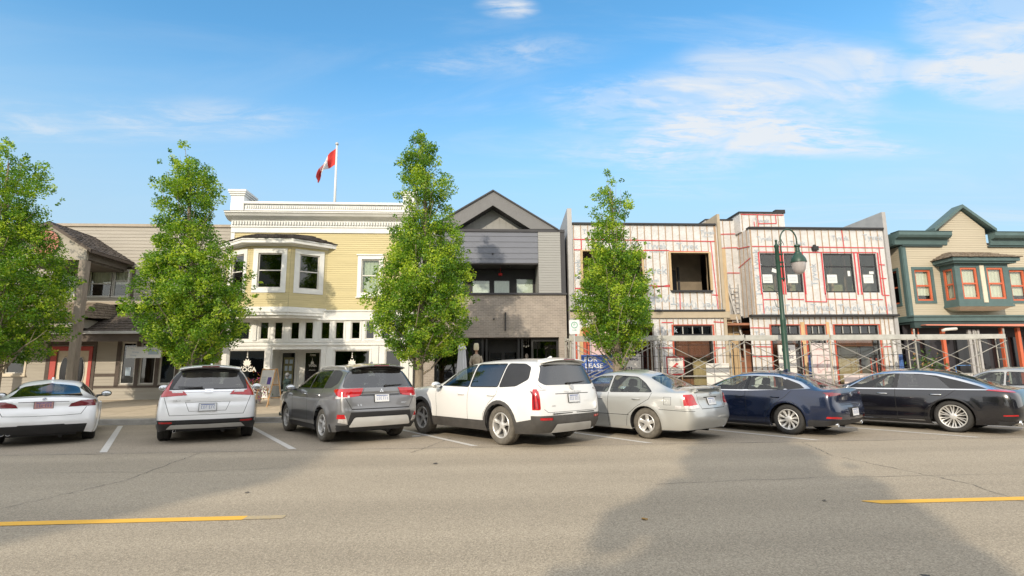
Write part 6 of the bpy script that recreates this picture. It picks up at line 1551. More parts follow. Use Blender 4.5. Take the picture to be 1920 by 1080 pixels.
# ---------------------------------------------------------------- white large suv
def ex_big_suv(root, S, sp):
    spoiler(root, S, sp, -1.03, -.72, 1.735, .60, sp['paint'])
    number_plate(root, S, 0, .93)
    badge_text(root, S, 0, 1.055, 'T E L L U R I D E', .055, SILVERP, 1.25)
    b = MB(rearT(S, 0, 1.15, .004)); b.lathe([(0,-.008),(.052,-.008),(.056,0)], 24, axis='y'); b.v = [v for v in b.v]
    b.build('badge', SILVERP, root, world=False)
    badge_text(root, S, .56, .80, 'AWD', .035, SILVERP)
    wiper(root, S, .10, 1.22, -.42, 1.25)
    mirrors(root, sp, 2.12, 1.17, sp['paint']); handles(root, S, [1.30, .28], .98, sp['paint'], .22)
    fin(root, S, -.45, sp['paint'])
    exhaust(root, S, -.62, .33, .04); exhaust(root, S, -.50, .33, .04)
    b = MB(); b.box(-1.14,-1.12,-.6,.6,.645,.66); b.build('bumper_step', DARK, root, world=False)
def clad_suv(R, WB, zs, rear_z, RO, hw):
    o = [C(circ(0, R*.97, R+.125), 'LR', 'cladding'), C(circ(WB, R*.97, R+.125), 'LR', 'cladding'),
         C([(.25,.1),(WB-.25,.1),(WB-.25,zs),(.25,zs)], 'LR', 'cladding'),
         C([(-RO-.1,.1),(-.2,.1),(-.35,zs+.03),(-RO*.85,rear_z-.05),(-RO-.1,rear_z)], 'LR', 'cladding'),
         C([(WB+.2,.1),(WB+1.2,.1),(WB+1.2,zs+.08),(WB+.3,zs)], 'LR', 'cladding'),
         C([(-hw,.1),(hw,.1),(hw,rear_z),(-hw,rear_z)], 'B', 'lower_bumper', thr=.25)]
    return o
w_big = [[(2.10,1.165),(1.10,1.155),(1.12,1.60),(1.50,1.585),(1.62,1.545)], [(1.03,1.155),(.13,1.165),(.11,1.615),(1.04,1.615)], [(.06,1.165),(-.42,1.19),(-.68,1.32),(-.62,1.53),(-.42,1.60),(.04,1.615)]]
BIG = dict(W=1.99, H=1.75, WB=2.9, RO=1.15, FO=.95, R=.388, rim=.262, tw=.25, beltz=1.12, cabin=(-1.0,2.2),
    front=[(3.70,.24,.70),(3.82,.40,.86),(3.83,.65,.88),(3.80,.95,.86),(3.76,1.03,.80),(3.62,1.08,.70),1.11],
    st=[(3.42,.97,.24,1.04,3.40,1.10,.74,1.15),(2.90,1.0,.26,1.08,2.90,1.14,.76,1.20),(2.38,1.0,.26,1.10,2.42,1.16,.76,1.24),
        (2.12,1,.26,1.11,2.00,1.40,.72,1.46),(1.72,1,.26,1.115,1.58,1.60,.68,1.69),(1.0,1,.26,1.12,1.0,1.665,.675,1.75),(.2,1,.26,1.13,.2,1.67,.67,1.76),
        (-.5,1,.26,1.14,-.45,1.655,.66,1.74),(-.86,.985,.28,1.15,-.74,1.63,.64,1.71)],
    rear=[(-1.04,.30,.76),(-1.14,.46,.87),(-1.13,.70,.90),(-1.10,.98,.90),(-1.07,1.12,.86),(-.93,1.60,.66),1.67], topcrease=.5,
    rows=[(0,.92),(.16,.985),(None,1.0),(-.14,.985),(0,.945)],
    dents=[(1.3,.42,1.1,.10,.0)], flare=.02,
    cuts=windows(w_big, .022, None)+[C([(1.52,.56),(2.34,.68),(2.34,-.68),(1.52,-.56)], 'T', 'windscreen'),
      C(rnd([(-.62,1.60),(.62,1.60),(.80,1.26),(.70,1.195),(-.70,1.195),(-.80,1.26)],.05), 'B', 'rear_window', thr=.2)]
      +clad_suv(.388,2.9,.45,.62,1.15,.995)+[
      C(rnd([(-.60,.26),(.60,.26),(.50,.46),(-.50,.46)],.03), 'B', 'rear_skid_plate'),
      C(rnd([(.60,.53),(.86,.54),(.86,.59),(.60,.585)],.015), 'BB', 'reflector'),
      C(rnd([(.85,.73),(1.05,.73),(1.05,1.11),(.85,1.125)],.03), 'BB', 'tail_light', thr=.34), LN([(.885,.76),(.885,1.08)], 'BB', name='lens_bar', w=.012), LN([(.925,.76),(.925,1.08)], 'BB', name='lens_bar', w=.012),
      C([(.70,1.10),(.86,1.085),(.86,1.13),(.70,1.13)], 'BB', 'tail_light_clear'),
      C(rnd([(-1.3,.73),(-1.085,.74),(-1.06,1.08),(-1.08,1.11),(-1.3,1.115)],.02), 'LR', 'tail_light', sel=lambda c: c.x < -.6 and abs(c.y) > .80),
      LN([(2.30,1.10),(2.28,.95),(2.22,.62),(2.26,.45)], 'LR'), LN([(1.07,1.14),(1.06,.45)], 'LR'), LN([(.10,1.15),(.12,1.0),(.34,.82),(.52,.60),(.55,.45)], 'LR'),
      LN([(2.55,.455),(.5,.455)], 'LR'), LN([(-.70,.68),(.70,.68)], 'B'), LN([(-.70,.68),(-.78,.74)], 'B'), LN([(.70,.68),(.78,.74)], 'B'),
      LN([(-.48,1.025),(.48,1.025)], 'B', w=.014), LN([(-.78,1.13),(-.82,1.20)], 'B'), LN([(.78,1.13),(.82,1.20)], 'B'),
      LN([(-.45,.80),(-.28,.81),(-.27,.97),(-.45,.98),(-.45,.80)], 'R')],
    mats=std_mats(PRIVACY, PRIVACY, DARK, side_window=(WINGLASS,-.004), rear_skid_plate=(SILVERP,.022), cladding=(GREYCLAD,.014), lower_bumper=(GREYCLAD,.014)), wheel=(5,'blade'), tyremat=DUSTY, seats=[(1.45,0),(.55,0)], extras=ex_big_suv)

# ---------------------------------------------------------------- white compact suv
def ex_compact(root, S, sp):
    spoiler(root, S, sp, -.90, -.58, 1.665, .56, sp['paint'])
    number_plate(root, S, 0, .76); wiper(root, S, .14, 1.17, .55, 1.19)
    b = MB(rearT(S, 0, 1.105, .008)); w = .045
    b.box(-w,-w+.014,-.006,0,-.03,.03); b.box(w-.014,w,-.006,0,-.03,.03); b.box(-w+.014,w-.014,-.006,0,-.006,.006)
    b.prism([(-.07,-.045),(.07,-.045),(.08,.045),(-.08,.045)], .0, .006); b.build('badge', CHROME, root, world=False)
    badge_text(root, S, .55, .905, 'CR-V', .05, SILVERP, 1.2); badge_text(root, S, .36, .905, 'AWD', .03, SILVERP, 1.2)
    mirrors(root, sp, 1.95, 1.12, sp['paint']); handles(root, S, [1.15,.25], .95, sp['paint'])
    fin(root, S, -.35, sp['paint']); exhaust(root, S, .56, .27, .03)
w_cmp = [[(1.92,1.09),(1.00,1.09),(1.0,1.50),(1.35,1.49),(1.48,1.44)], [(.94,1.09),(.08,1.10),(.10,1.51),(.95,1.51)], [(.02,1.11),(-.42,1.19),(-.40,1.40),(-.2,1.48),(.03,1.50)]]
CMP = dict(W=1.855, H=1.69, WB=2.66, RO=1.03, FO=.90, R=.362, rim=.235, tw=.235, beltz=1.05, cabin=(-.85,2.0),
    front=[(3.45,.24,.68),(3.55,.38,.80),(3.56,.60,.82),(3.52,.85,.80),(3.46,.93,.76),(3.34,.98,.66),1.01],
    st=[(3.15,.97,.22,.94,3.12,1.0,.70,1.05),(2.66,1,.22,1.0,2.66,1.06,.72,1.12),(2.18,1,.22,1.03,2.2,1.09,.71,1.16),(1.92,1,.22,1.04,1.80,1.32,.67,1.38),
        (1.52,1,.22,1.045,1.38,1.52,.62,1.61),(.9,1,.22,1.05,.9,1.59,.61,1.68),(.2,1,.22,1.06,.2,1.60,.605,1.69),(-.4,.995,.22,1.08,-.32,1.58,.60,1.66),(-.78,.965,.26,1.09,-.58,1.55,.58,1.62)],
    rear=[(-.93,.30,.74),(-1.02,.44,.84),(-1.02,.70,.86),(-.99,.98,.83),(-.96,1.10,.78),(-.72,1.50,.58),1.57], topcrease=.5,
    rows=[(0,.92),(.14,.985),(None,1.0),(-.13,.98),(0,.93)],
    reardents=[(.86,.05,.02)],
    cuts=windows(w_cmp, .02, None)+[C([(1.32,.52),(2.12,.64),(2.12,-.64),(1.32,-.52)], 'T', 'windscreen'),
      C(rnd([(-.62,1.585),(.62,1.585),(.80,1.13),(-.80,1.13)],.06), 'B', 'rear_window_surround', thr=.2),
      C(rnd([(-.50,1.50),(.50,1.50),(.665,1.155),(-.665,1.155)],.05), 'B', 'rear_window', thr=.2)]
      +clad_suv(.362,2.66,.40,.50,1.03,.93)+[
      C(rnd([(-.70,.33),(.70,.33),(.62,.415),(-.62,.415)],.02), 'B', 'rear_skid_plate'),
      C(rnd([(.60,.43),(.84,.43),(.84,.475),(.60,.47)],.015), 'BB', 'reflector'),
      C([(-.44,1.085),(.44,1.085),(.44,1.12),(-.44,1.12)], 'B', 'garnish'),
      C([(.38,1.02),(.94,.98),(.94,1.13),(.44,1.10)][::1], 'BB', 'tail_light', thr=.34),
      C([(.46,1.07),(.64,1.07),(.66,1.11),(.47,1.11)], 'BB', 'tail_light_clear'),
      C([(.715,1.12),(.83,1.12),(.68,1.48),(.63,1.48)], 'BB', 'tail_light', thr=.34),
      C([(-1.2,.99),(-.80,1.02),(-.76,1.10),(-.80,1.14),(-1.2,1.15)], 'LR', 'tail_light', sel=lambda c: c.x < -.4 and abs(c.y) > .70),
      LN([(2.12,1.0),(2.06,.6),(2.1,.42)], 'LR'), LN([(.97,1.07),(.96,.42)], 'LR'), LN([(.05,1.08),(.08,.95),(.32,.75),(.48,.55),(.5,.42)], 'LR'),
      LN([(-.66,.60),(.66,.60)], 'B'), LN([(-.66,.60),(-.78,.98)], 'B'), LN([(.66,.60),(.78,.98)], 'B'),
      LN([(-.40,.87),(-.33,.68),(.33,.68),(.40,.87),(-.40,.87)], 'B', w=.007)],
    mats=std_mats(PRIVACY, PRIVACY, DARK, side_window=(WINGLASS,-.004), window_trim=(CHROME,.002), rear_skid_plate=(SILVERP,.03), lower_bumper=(DARK,.012)), wheel=(5,'pair'), seats=[(1.30,0),(.45,0)], extras=ex_compact)

# ---------------------------------------------------------------- grey mid suv
def ex_mid(root, S, sp):
    spoiler(root, S, sp, -.98, -.66, 1.655, .58, sp['paint'])
    number_plate(root, S, 0, .93); wiper(root, S, -.10, 1.185, -.48, 1.20)
    T = rearT(S, 0, 1.085, .008); b = MB(T)
    for k in range(3):
        a = math.pi/2+k*2*math.pi/3; u = Vector((math.cos(a), math.sin(a))); n = Vector((-u.y, u.x))
        q = [Vector((0,0))+u*.004, u*.026+n*.013, u*.046, u*.026-n*.013]; b.prism([(p.x,p.y) for p in q], -.006, 0)
    b.build('badge', CHROME, root, world=False)
    badge_text(root, S, .50, .80, 'S', .05, CHROME); badge_text(root, S, .44, .80, 'E', .05, CHROME); badge_text(root, S, -.50, .82, 'AWC', .04, CHROME)
    mirrors(root, sp, 1.95, 1.12, sp['paint']); handles(root, S, [1.18,.22], .99, CHROME)
    for sg in (1,-1):
        pr_ = [(x_, sg*.57, S.hit((x_,sg*.57,3),(0,0,-1))[0].z+h_) for x_, h_ in ((-.5,-.005),(-.42,.04),(0,.045),(.5,.045),(.95,.04),(1.1,-.005))]; b = MB(); b.tube(pr_, .014, 6); b.build('roof_rail', SILVERP, root, world=False, smooth=True)
    fin(root, S, -.40, sp['paint'])
w_mid = [[(1.92,1.12),(1.00,1.13),(1.0,1.51),(1.34,1.50),(1.50,1.44)], [(.93,1.13),(.06,1.14),(.08,1.52),(.94,1.52)], [(.0,1.15),(-.40,1.17),(-.60,1.26),(-.54,1.44),(-.30,1.50),(.02,1.51)]]
MID = dict(W=1.81, H=1.68, WB=2.67, RO=1.065, FO=.96, R=.352, rim=.238, tw=.225, beltz=1.08, cabin=(-.9,2.0),
    front=[(3.50,.24,.66),(3.60,.38,.78),(3.62,.60,.80),(3.58,.88,.80),(3.52,.97,.76),(3.38,1.01,.66),1.03],
    st=[(3.15,.97,.22,.97,3.12,1.03,.70,1.07),(2.67,1,.22,1.02,2.67,1.09,.72,1.14),(2.18,1,.22,1.06,2.2,1.12,.71,1.18),(1.92,1,.22,1.07,1.80,1.33,.67,1.39),
        (1.52,1,.22,1.08,1.40,1.51,.63,1.59),(.9,1,.22,1.09,.9,1.58,.62,1.67),(.2,1,.22,1.10,.2,1.59,.615,1.68),(-.45,.995,.22,1.11,-.4,1.57,.61,1.66),(-.82,.975,.26,1.12,-.68,1.54,.60,1.63)],
    rear=[(-.96,.30,.74),(-1.06,.46,.83),(-1.06,.70,.85),(-1.02,.98,.84),(-.99,1.12,.81),(-.83,1.50,.63),1.58], topcrease=.5,
    rows=[(0,.92),(.14,.985),(None,1.0),(-.13,.985),(0,.945)], flare=.022,
    dents=[(1.3,.50,.9,.06,-.012),(1.0,.88,1.5,.05,.010)], reardents=[(1.02,.035,.018),(.66,.06,-.02)],
    cuts=windows(w_mid, .02, None)+[C([(1.34,.53),(2.12,.64),(2.12,-.64),(1.34,-.53)], 'T', 'windscreen'),
      C(rnd([(-.61,1.55),(.61,1.55),(.78,1.155),(-.78,1.155)],.05), 'B', 'rear_window', thr=.2),
      C([(-.42,.985),(.42,.985),(.36,1.145),(-.36,1.145)], 'B', 'garnish'),
      C([(.44,.99),(.92,.93),(.92,1.13),(.38,1.145)], 'BB', 'tail_light', thr=.34),
      C([(.66,.955),(.88,.93),(.88,.985),(.66,1.0)], 'BB', 'tail_light_clear', thr=.1),
      C([(-1.2,.93),(-.86,.98),(-.60,1.10),(-.66,1.13),(-1.2,1.13)], 'LR', 'tail_light', sel=lambda c: c.x < -.4 and abs(c.y) > .70),
      C([(-.95,.1),(.95,.1),(.95,.40),(-.95,.40)], 'B', 'lower_bumper', thr=.2), C([(-.70,.39),(.70,.39),(.64,.66),(-.64,.66)], 'B', 'lower_bumper', thr=.2),
      C(rnd([(-.66,.37),(.66,.37),(.57,.56),(-.57,.56)],.04), 'B', 'rear_skid_plate'),
      C([(.68,.42),(.84,.46),(.84,.60),(.74,.60)], 'BB', 'tail_light_clear', thr=.1), C([(.73,.53),(.86,.53),(.86,.62),(.76,.62)], 'BB', 'reflector', thr=.1),
      C([(.3,.1),(2.4,.1),(2.4,.33),(.3,.33)], 'LR', 'cladding'),
      LN([(2.12,1.04),(2.06,.6),(2.1,.36)], 'LR'), LN([(.97,1.10),(.96,.36)], 'LR'), LN([(.04,1.12),(.06,.95),(.32,.75),(.48,.55),(.5,.38)], 'LR'),
      LN([(-.62,.72),(.62,.72)], 'B', w=.02), LN([(-.62,.72),(-.74,.95)], 'B'), LN([(.62,.72),(.74,.95)], 'B'), LN([(-.46,1.0),(.46,1.0)], 'B', w=.018)],
    mats=std_mats(PRIVACY, PRIVACY, DARK, side_window=(WINGLASS,-.004), rear_skid_plate=(mat('pale_silver_plastic',(.62,.62,.61),.35,metal=.3,var=.05),.03), garnish=(None,.01)), wheel=(5,'blade'), tyremat=DUSTY, seats=[(1.30,0),(.45,0)], extras=ex_mid)

# ---------------------------------------------------------------- white coupe
def ex_coupe(root, S, sp):
    number_plate(root, S, 0, .835, PLATER, PLATEB, w=.30, h=.15)
    T = rearT(S, 0, .965, .004); b = MB(T); b.lathe([(0,-.006),(.036,-.006),(.040,0)], 20, axis='y'); o = b.build('badge', SILVERP, root, world=False)
    b = MB(T)
    for k in (0, 2):
        b.add([(0,-.008,0)]+[(.022*math.cos(k*math.pi/2+j*math.pi/8), -.008, .022*math.sin(k*math.pi/2+j*math.pi/8)) for j in range(5)], [(0,1,2,3,4,5)])
    b.build('badge_quarters', PLATEB, o, world=False)
    badge_text(root, S, .52, .90, '435i', .04, SILVERP)
    mirrors(root, sp, 1.90, .98, DARK); handles(root, S, [.92], .80, sp['paint'])
    exhaust(root, S, .50, .27, .045); exhaust(root, S, .60, .27, .045); fin(root, S, .50, sp['paint'])
w_cpe = [[(1.90,.94),(.62,.95),(.64,1.26),(1.20,1.285),(1.42,1.22)], [(.56,.95),(-.12,.99),(.10,1.16),(.58,1.25)]]
CPE = dict(W=1.825, H=1.38, WB=2.81, RO=1.03, FO=.80, R=.335, rim=.235, tw=.24, beltz=.91, cabin=(-.3,2.0),
    front=[(3.50,.20,.68),(3.58,.34,.80),(3.60,.50,.80),(3.54,.68,.78),(3.48,.72,.72),(3.34,.75,.64),.77],
    st=[(3.30,.96,.16,.74,3.27,.79,.66,.82),(2.81,1,.16,.84,2.81,.88,.68,.92),(2.18,1,.16,.90,2.2,.93,.69,.98),(1.92,1,.16,.91,1.82,1.10,.63,1.13),
        (1.55,1,.16,.915,1.40,1.27,.56,1.32),(1.0,1,.16,.915,1.0,1.31,.545,1.375),(.5,1,.16,.92,.5,1.29,.54,1.37),(.05,1,.17,.93,.10,1.18,.55,1.28),
        (-.35,1.0,.18,.94,-.25,1.04,.60,1.10),(-.70,.985,.20,.935,-.62,.985,.66,1.01),(-.86,.96,.21,.93,-.80,.975,.66,1.0)],
    rear=[(-.92,.24,.72),(-1.02,.40,.83),(-1.02,.60,.84),(-.97,.82,.82),(-.95,.93,.78),(-.93,.97,.66),1.0], topcrease=.8,
    rows=[(0,.93),(.12,.985),(None,1.0),(-.10,.985),(0,.93)], flare=.03, reardents=[(.80,.07,.03),(.50,.05,-.01)],
    cuts=windows(w_cpe, .018, None)+[C(rnd([(1.36,.47),(2.14,.62),(2.14,-.62),(1.36,-.47)],.06), 'T', 'windscreen'),
      C(rnd([(.16,.50),(.16,-.50),(-.55,-.62),(-.55,.62)],.08), 'T', 'rear_window'),
      C([(.40,.79),(.92,.80),(.92,.925),(.60,.92),(.44,.86)][::1], 'BB', 'tail_light', thr=.34),
      C([(-1.2,.80),(-.86,.82),(-.68,.90),(-.70,.925),(-1.2,.93)], 'LR', 'tail_light', sel=lambda c: c.x < -.4 and abs(c.y) > .70),
      C([(-.66,.1),(.66,.1),(.74,.42),(-.74,.42)], 'B', 'lower_bumper', thr=.1), C([(-.40,.4),(.40,.4),(.36,.435),(-.36,.435)], 'B', 'lower_bumper', thr=.1),
      LN([(1.98,.92),(1.95,.5),(1.99,.22)], 'LR'), LN([(.52,.93),(.45,.7),(.52,.35)], 'LR'),
      LN([(-.62,.63),(-.70,.78)], 'B'), LN([(.62,.63),(.70,.78)], 'B'), LN([(-.62,.63),(-.3,.615),(.3,.615),(.62,.63)], 'B'), LN([(-.40,.905),(.40,.905)], 'B', w=.012)],
    mats=std_mats(PRIVACY, PRIVACY, DARK, tail_light=(REDD,.006), lower_bumper=(DARK,.006)), wheel=(5,'twin'), rimmat=ALLOYD, seats=[(1.25,0),(.45,0)], extras=ex_coupe)

# ---------------------------------------------------------------- beige sedan
def ex_sedan(root, S, sp):
    number_plate(root, S, 0, .80); 
    b = MB(); n = 10; vs = []
    for k in range(n+1):
        t = -1+2*k/n; y = .60*t; x = -1.08+.14*abs(t)**2; z = 1.115-.02*abs(t)**2
        vs += [(x-.02,y,z),(x+.16,y,z+.016),(x+.16,y,z-.006),(x-.02,y,z-.028)]
    b.add(vs, [(0,1,2,3),(n*4+3,n*4+2,n*4+1,n*4)]+[(k*4+j,(k+1)*4+j,(k+1)*4+(j+1)%4,k*4+(j+1)%4) for k in range(n) for j in range(4)])
    for sg in (1,-1): b.box(-1.0,-.88,sg*.50-.03,sg*.50+.03,1.0,1.10)
    b.build('boot_spoiler', sp['paint'], root, world=False, bevel=.006)
    T = rearT(S, 0, .955, .005); b = MB(T)
    for rx, rz_ in ((.05,.034),(.018,.034)):
        pts = [(rx*math.cos(2*math.pi*k/16),-.003,rz_*math.sin(2*math.pi*k/16)) for k in range(17)]; b.tube(pts, .004, 5)
    b.tube([(.038*math.cos(2*math.pi*k/16),-.003,.016+.014*math.sin(2*math.pi*k/16)) for k in range(17)], .004, 5)
    b.build('badge', CHROME, root, world=False, smooth=True)
    badge_text(root, S, .46, .90, 'CAMRY', .028, SILVERP)
    mirrors(root, sp, 1.93, .98, sp['paint']); handles(root, S, [1.22,.22], .84, CHROME if sp is None else sp['paint'])
    exhaust(root, S, -.50, .25, .03)
w_sed = [[(1.98,.985),(1.02,.99),(1.00,1.335),(1.36,1.325),(1.52,1.27)], [(.94,.99),(-.14,1.0),(.12,1.19),(.34,1.31),(.93,1.345)]]
SED = dict(W=1.795, H=1.49, WB=2.72, RO=1.12, FO=.97, R=.327, rim=.208, tw=.205, beltz=.95, cabin=(-.5,2.0),
    front=[(3.55,.22,.66),(3.67,.36,.78),(3.66,.54,.78),(3.58,.70,.76),(3.50,.75,.70),(3.34,.79,.62),.81],
    st=[(3.30,.96,.18,.77,3.27,.82,.66,.86),(2.72,1,.18,.87,2.72,.91,.70,.96),(2.20,1,.18,.93,2.22,.96,.70,1.03),(1.95,1,.18,.945,1.84,1.17,.65,1.21),
        (1.62,1,.18,.95,1.48,1.35,.60,1.41),(1.05,1,.18,.955,1.05,1.41,.59,1.48),(.55,1,.18,.96,.50,1.40,.585,1.475),(.15,1,.18,.965,.10,1.31,.585,1.40),
        (-.25,1,.20,.975,-.28,1.13,.63,1.19),(-.60,.99,.22,.985,-.57,1.03,.66,1.075),(-.86,.965,.22,.985,-.80,1.03,.66,1.07)],
    rear=[(-1.02,.24,.72),(-1.11,.40,.80),(-1.11,.60,.82),(-1.04,.84,.80),(-1.0,.97,.77),(-.95,1.03,.66),1.06], topcrease=.7,
    rows=[(0,.93),(.13,.985),(None,1.0),(-.12,.985),(0,.94)], reardents=[(.80,.10,.035),(.46,.09,-.015)],
    dents=[(1.2,.47,1.0,.035,.008)],
    cuts=windows(w_sed, .016, None)+[C(rnd([(1.46,.50),(2.16,.62),(2.16,-.62),(1.46,-.50)],.06), 'T', 'windscreen'),
      C(rnd([(.08,.50),(.08,-.50),(-.52,-.61),(-.52,.61)],.08), 'T', 'rear_window'),
      C([(.54,.72),(.90,.68),(.90,.95),(.64,.96),(.60,.90)][::1], 'BB', 'tail_light', thr=.34), C([(.53,.68),(.90,.66),(.90,.73),(.54,.745)], 'BB', 'tail_light_clear', thr=.1),
      C([(-1.3,.72),(-.98,.72),(-.88,.86),(-.92,.95),(-1.3,.97)], 'LR', 'tail_light', sel=lambda c: c.x < -.4 and abs(c.y) > .70), C([(-1.3,.68),(-1.0,.68),(-.98,.73),(-1.3,.735)], 'LR', 'tail_light_clear', sel=lambda c: c.x < -.4 and abs(c.y) > .70),
      LN([(2.08,.95),(2.02,.5),(2.06,.22)], 'LR'), LN([(.98,.97),(.97,.22)], 'LR'), LN([(-.16,.98),(-.10,.85),(.20,.68),(.44,.50),(.5,.25)], 'LR'),
      LN([(-.46,.66),(.46,.66)], 'B', w=.012), LN([(-.46,.66),(-.50,.95)], 'B'), LN([(.46,.66),(.50,.95)], 'B'), LN([(-.26,.885),(.26,.885)], 'B', w=.022),
      LN([(.4,.49),(2.3,.49)], 'LR', w=.012), LN([(-1.05,.62),(-.35,.64)], 'LR'),
      LN([(-.62,.74),(-.46,.74),(-.46,.90),(-.62,.90),(-.62,.74)], 'LR', w=.007)],
    mats=std_mats(WINGLASS, WINGLASS, DARK), wheel=(5,'star'), tyremat=DUSTY, seats=[(1.30,0),(.35,0)], seatmat=SEATG, extras=ex_sedan)

# ---------------------------------------------------------------- navy sedan
def ex_navy(root, S, sp):
    number_plate(root, S, 0, .52)
    T = rearT(S, 0, .90, .005); b = MB(T)
    b.tube([(.055*math.cos(2*math.pi*k/20),-.003,.042*math.sin(2*math.pi*k/20)) for k in range(21)], .005, 5)
    b.tube([(-.045,-.004,.012),(0,-.004,-.018),(.045,-.004,.012)], .005, 5); b.build('badge', CHROME, root, world=False, smooth=True)
    mirrors(root, sp, 1.85, .98, sp['paint']); handles(root, S, [1.10,.25], .83, sp['paint'])
    exhaust(root, S, .62, .26, .045); exhaust(root, S, -.62, .26, .045); fin(root, S, .40, sp['paint'])
w_nav = [[(1.86,.975),(1.00,.985),(.98,1.30),(1.28,1.30),(1.46,1.235)], [(.92,.985),(.06,1.0),(.16,1.26),(.40,1.30),(.91,1.31)], [(.01,1.005),(-.36,1.03),(-.22,1.12),(.10,1.24)]]
NAV = dict(W=1.80, H=1.445, WB=2.725, RO=1.03, FO=.905, R=.336, rim=.236, tw=.215, beltz=.95, cabin=(-.5,1.95),
    front=[(3.50,.22,.66),(3.58,.36,.78),(3.60,.54,.78),(3.56,.72,.78),(3.48,.78,.72),(3.32,.82,.62),.84],
    st=[(3.22,.96,.18,.80,3.2,.85,.66,.89),(2.72,1,.18,.88,2.72,.92,.70,.98),(2.16,1,.18,.93,2.18,.97,.70,1.04),(1.88,1,.18,.945,1.78,1.16,.64,1.19),
        (1.52,1,.18,.95,1.40,1.31,.59,1.37),(1.0,1,.18,.955,1.0,1.365,.58,1.44),(.5,1,.18,.96,.48,1.35,.575,1.435),(.05,1,.18,.97,.02,1.27,.575,1.35),
        (-.35,1,.20,.985,-.36,1.12,.62,1.17),(-.66,.985,.22,.98,-.64,1.025,.64,1.06),(-.84,.955,.24,.97,-.80,1.01,.63,1.045)],
    rear=[(-.92,.26,.70),(-1.02,.42,.80),(-1.02,.62,.81),(-.97,.82,.79),(-.97,.94,.75),(-.96,1.0,.62),1.035], topcrease=.9,
    rows=[(0,.93),(.13,.985),(None,1.0),(-.12,.98),(0,.93)], flare=.03, dents=[(1.1,.62,.8,.16,-.022)], reardents=[(.72,.12,.04)],
    cuts=[C(rnd(grow([(1.90,.965),(1.0,.975),(-.46,1.03),(-.20,1.16),(.30,1.31),(.9,1.335),(1.25,1.315),(1.50,1.235)],.018),.03), 'LR', 'chrome_line')]+[C(rnd([(1.86,.975),(1.0,.985),(-.37,1.03),(-.20,1.13),(.28,1.28),(.9,1.312),(1.28,1.30),(1.46,1.235)],.02), 'LR', 'window_trim')]+windows(w_nav, .004, None, r=.02)+[C(rnd([(1.38,.50),(2.12,.62),(2.12,-.62),(1.38,-.50)],.06), 'T', 'windscreen'),
      C(rnd([(.0,.49),(.0,-.49),(-.60,-.58),(-.60,.58)],.08), 'T', 'rear_window'),
      C([(.45,.90),(.90,.865),(.90,.955),(.45,.935)], 'BB', 'tail_light', thr=.34),
      C([(-1.2,.865),(-.93,.878),(-.74,.945),(-1.2,.962)], 'LR', 'tail_light', sel=lambda c: c.x < -.4 and abs(c.y) > .70),
      C([(-.9,.1),(.9,.1),(.9,.36),(-.9,.36)], 'B', 'lower_bumper', thr=.1), C([(-1.2,.1),(-.85,.1),(-.80,.36),(-1.2,.38)], 'LR', 'lower_bumper', sel=lambda c: c.x < -.4 and abs(c.y) > .70),
      C([(-.22,.42),(.22,.42),(.26,.62),(-.26,.62)], 'B', 'lower_bumper'),
      C(rnd([(.56,.385),(.80,.40),(.80,.44),(.56,.425)],.01), 'BB', 'reflector', thr=.1), C([(-.98,.40),(-.78,.40),(-.80,.44),(-.98,.44)], 'LR', 'reflector', sel=lambda c: c.x < -.4 and abs(c.y) > .70),
      LN([(2.0,.94),(1.94,.5),(1.98,.22)], 'LR'), LN([(.96,.96),(.95,.22)], 'LR'), LN([(-.10,.98),(.02,.85),(.26,.68),(.46,.50),(.5,.25)], 'LR'),
      LN([(-.50,.68),(.50,.68)], 'B', w=.01), LN([(-.50,.68),(-.54,.86)], 'B'), LN([(.50,.68),(.54,.86)], 'B'),
      C([(.4,.1),(2.3,.1),(2.3,.22),(.4,.22)], 'LR', 'cladding')],
    mats=std_mats(WINGLASS, WINGLASS, DARK, tail_light=(REDD,.006), chrome_line=(CHROME,.003)), wheel=(10,'fan'), seats=[(1.20,0),(.30,0)], extras=ex_navy)

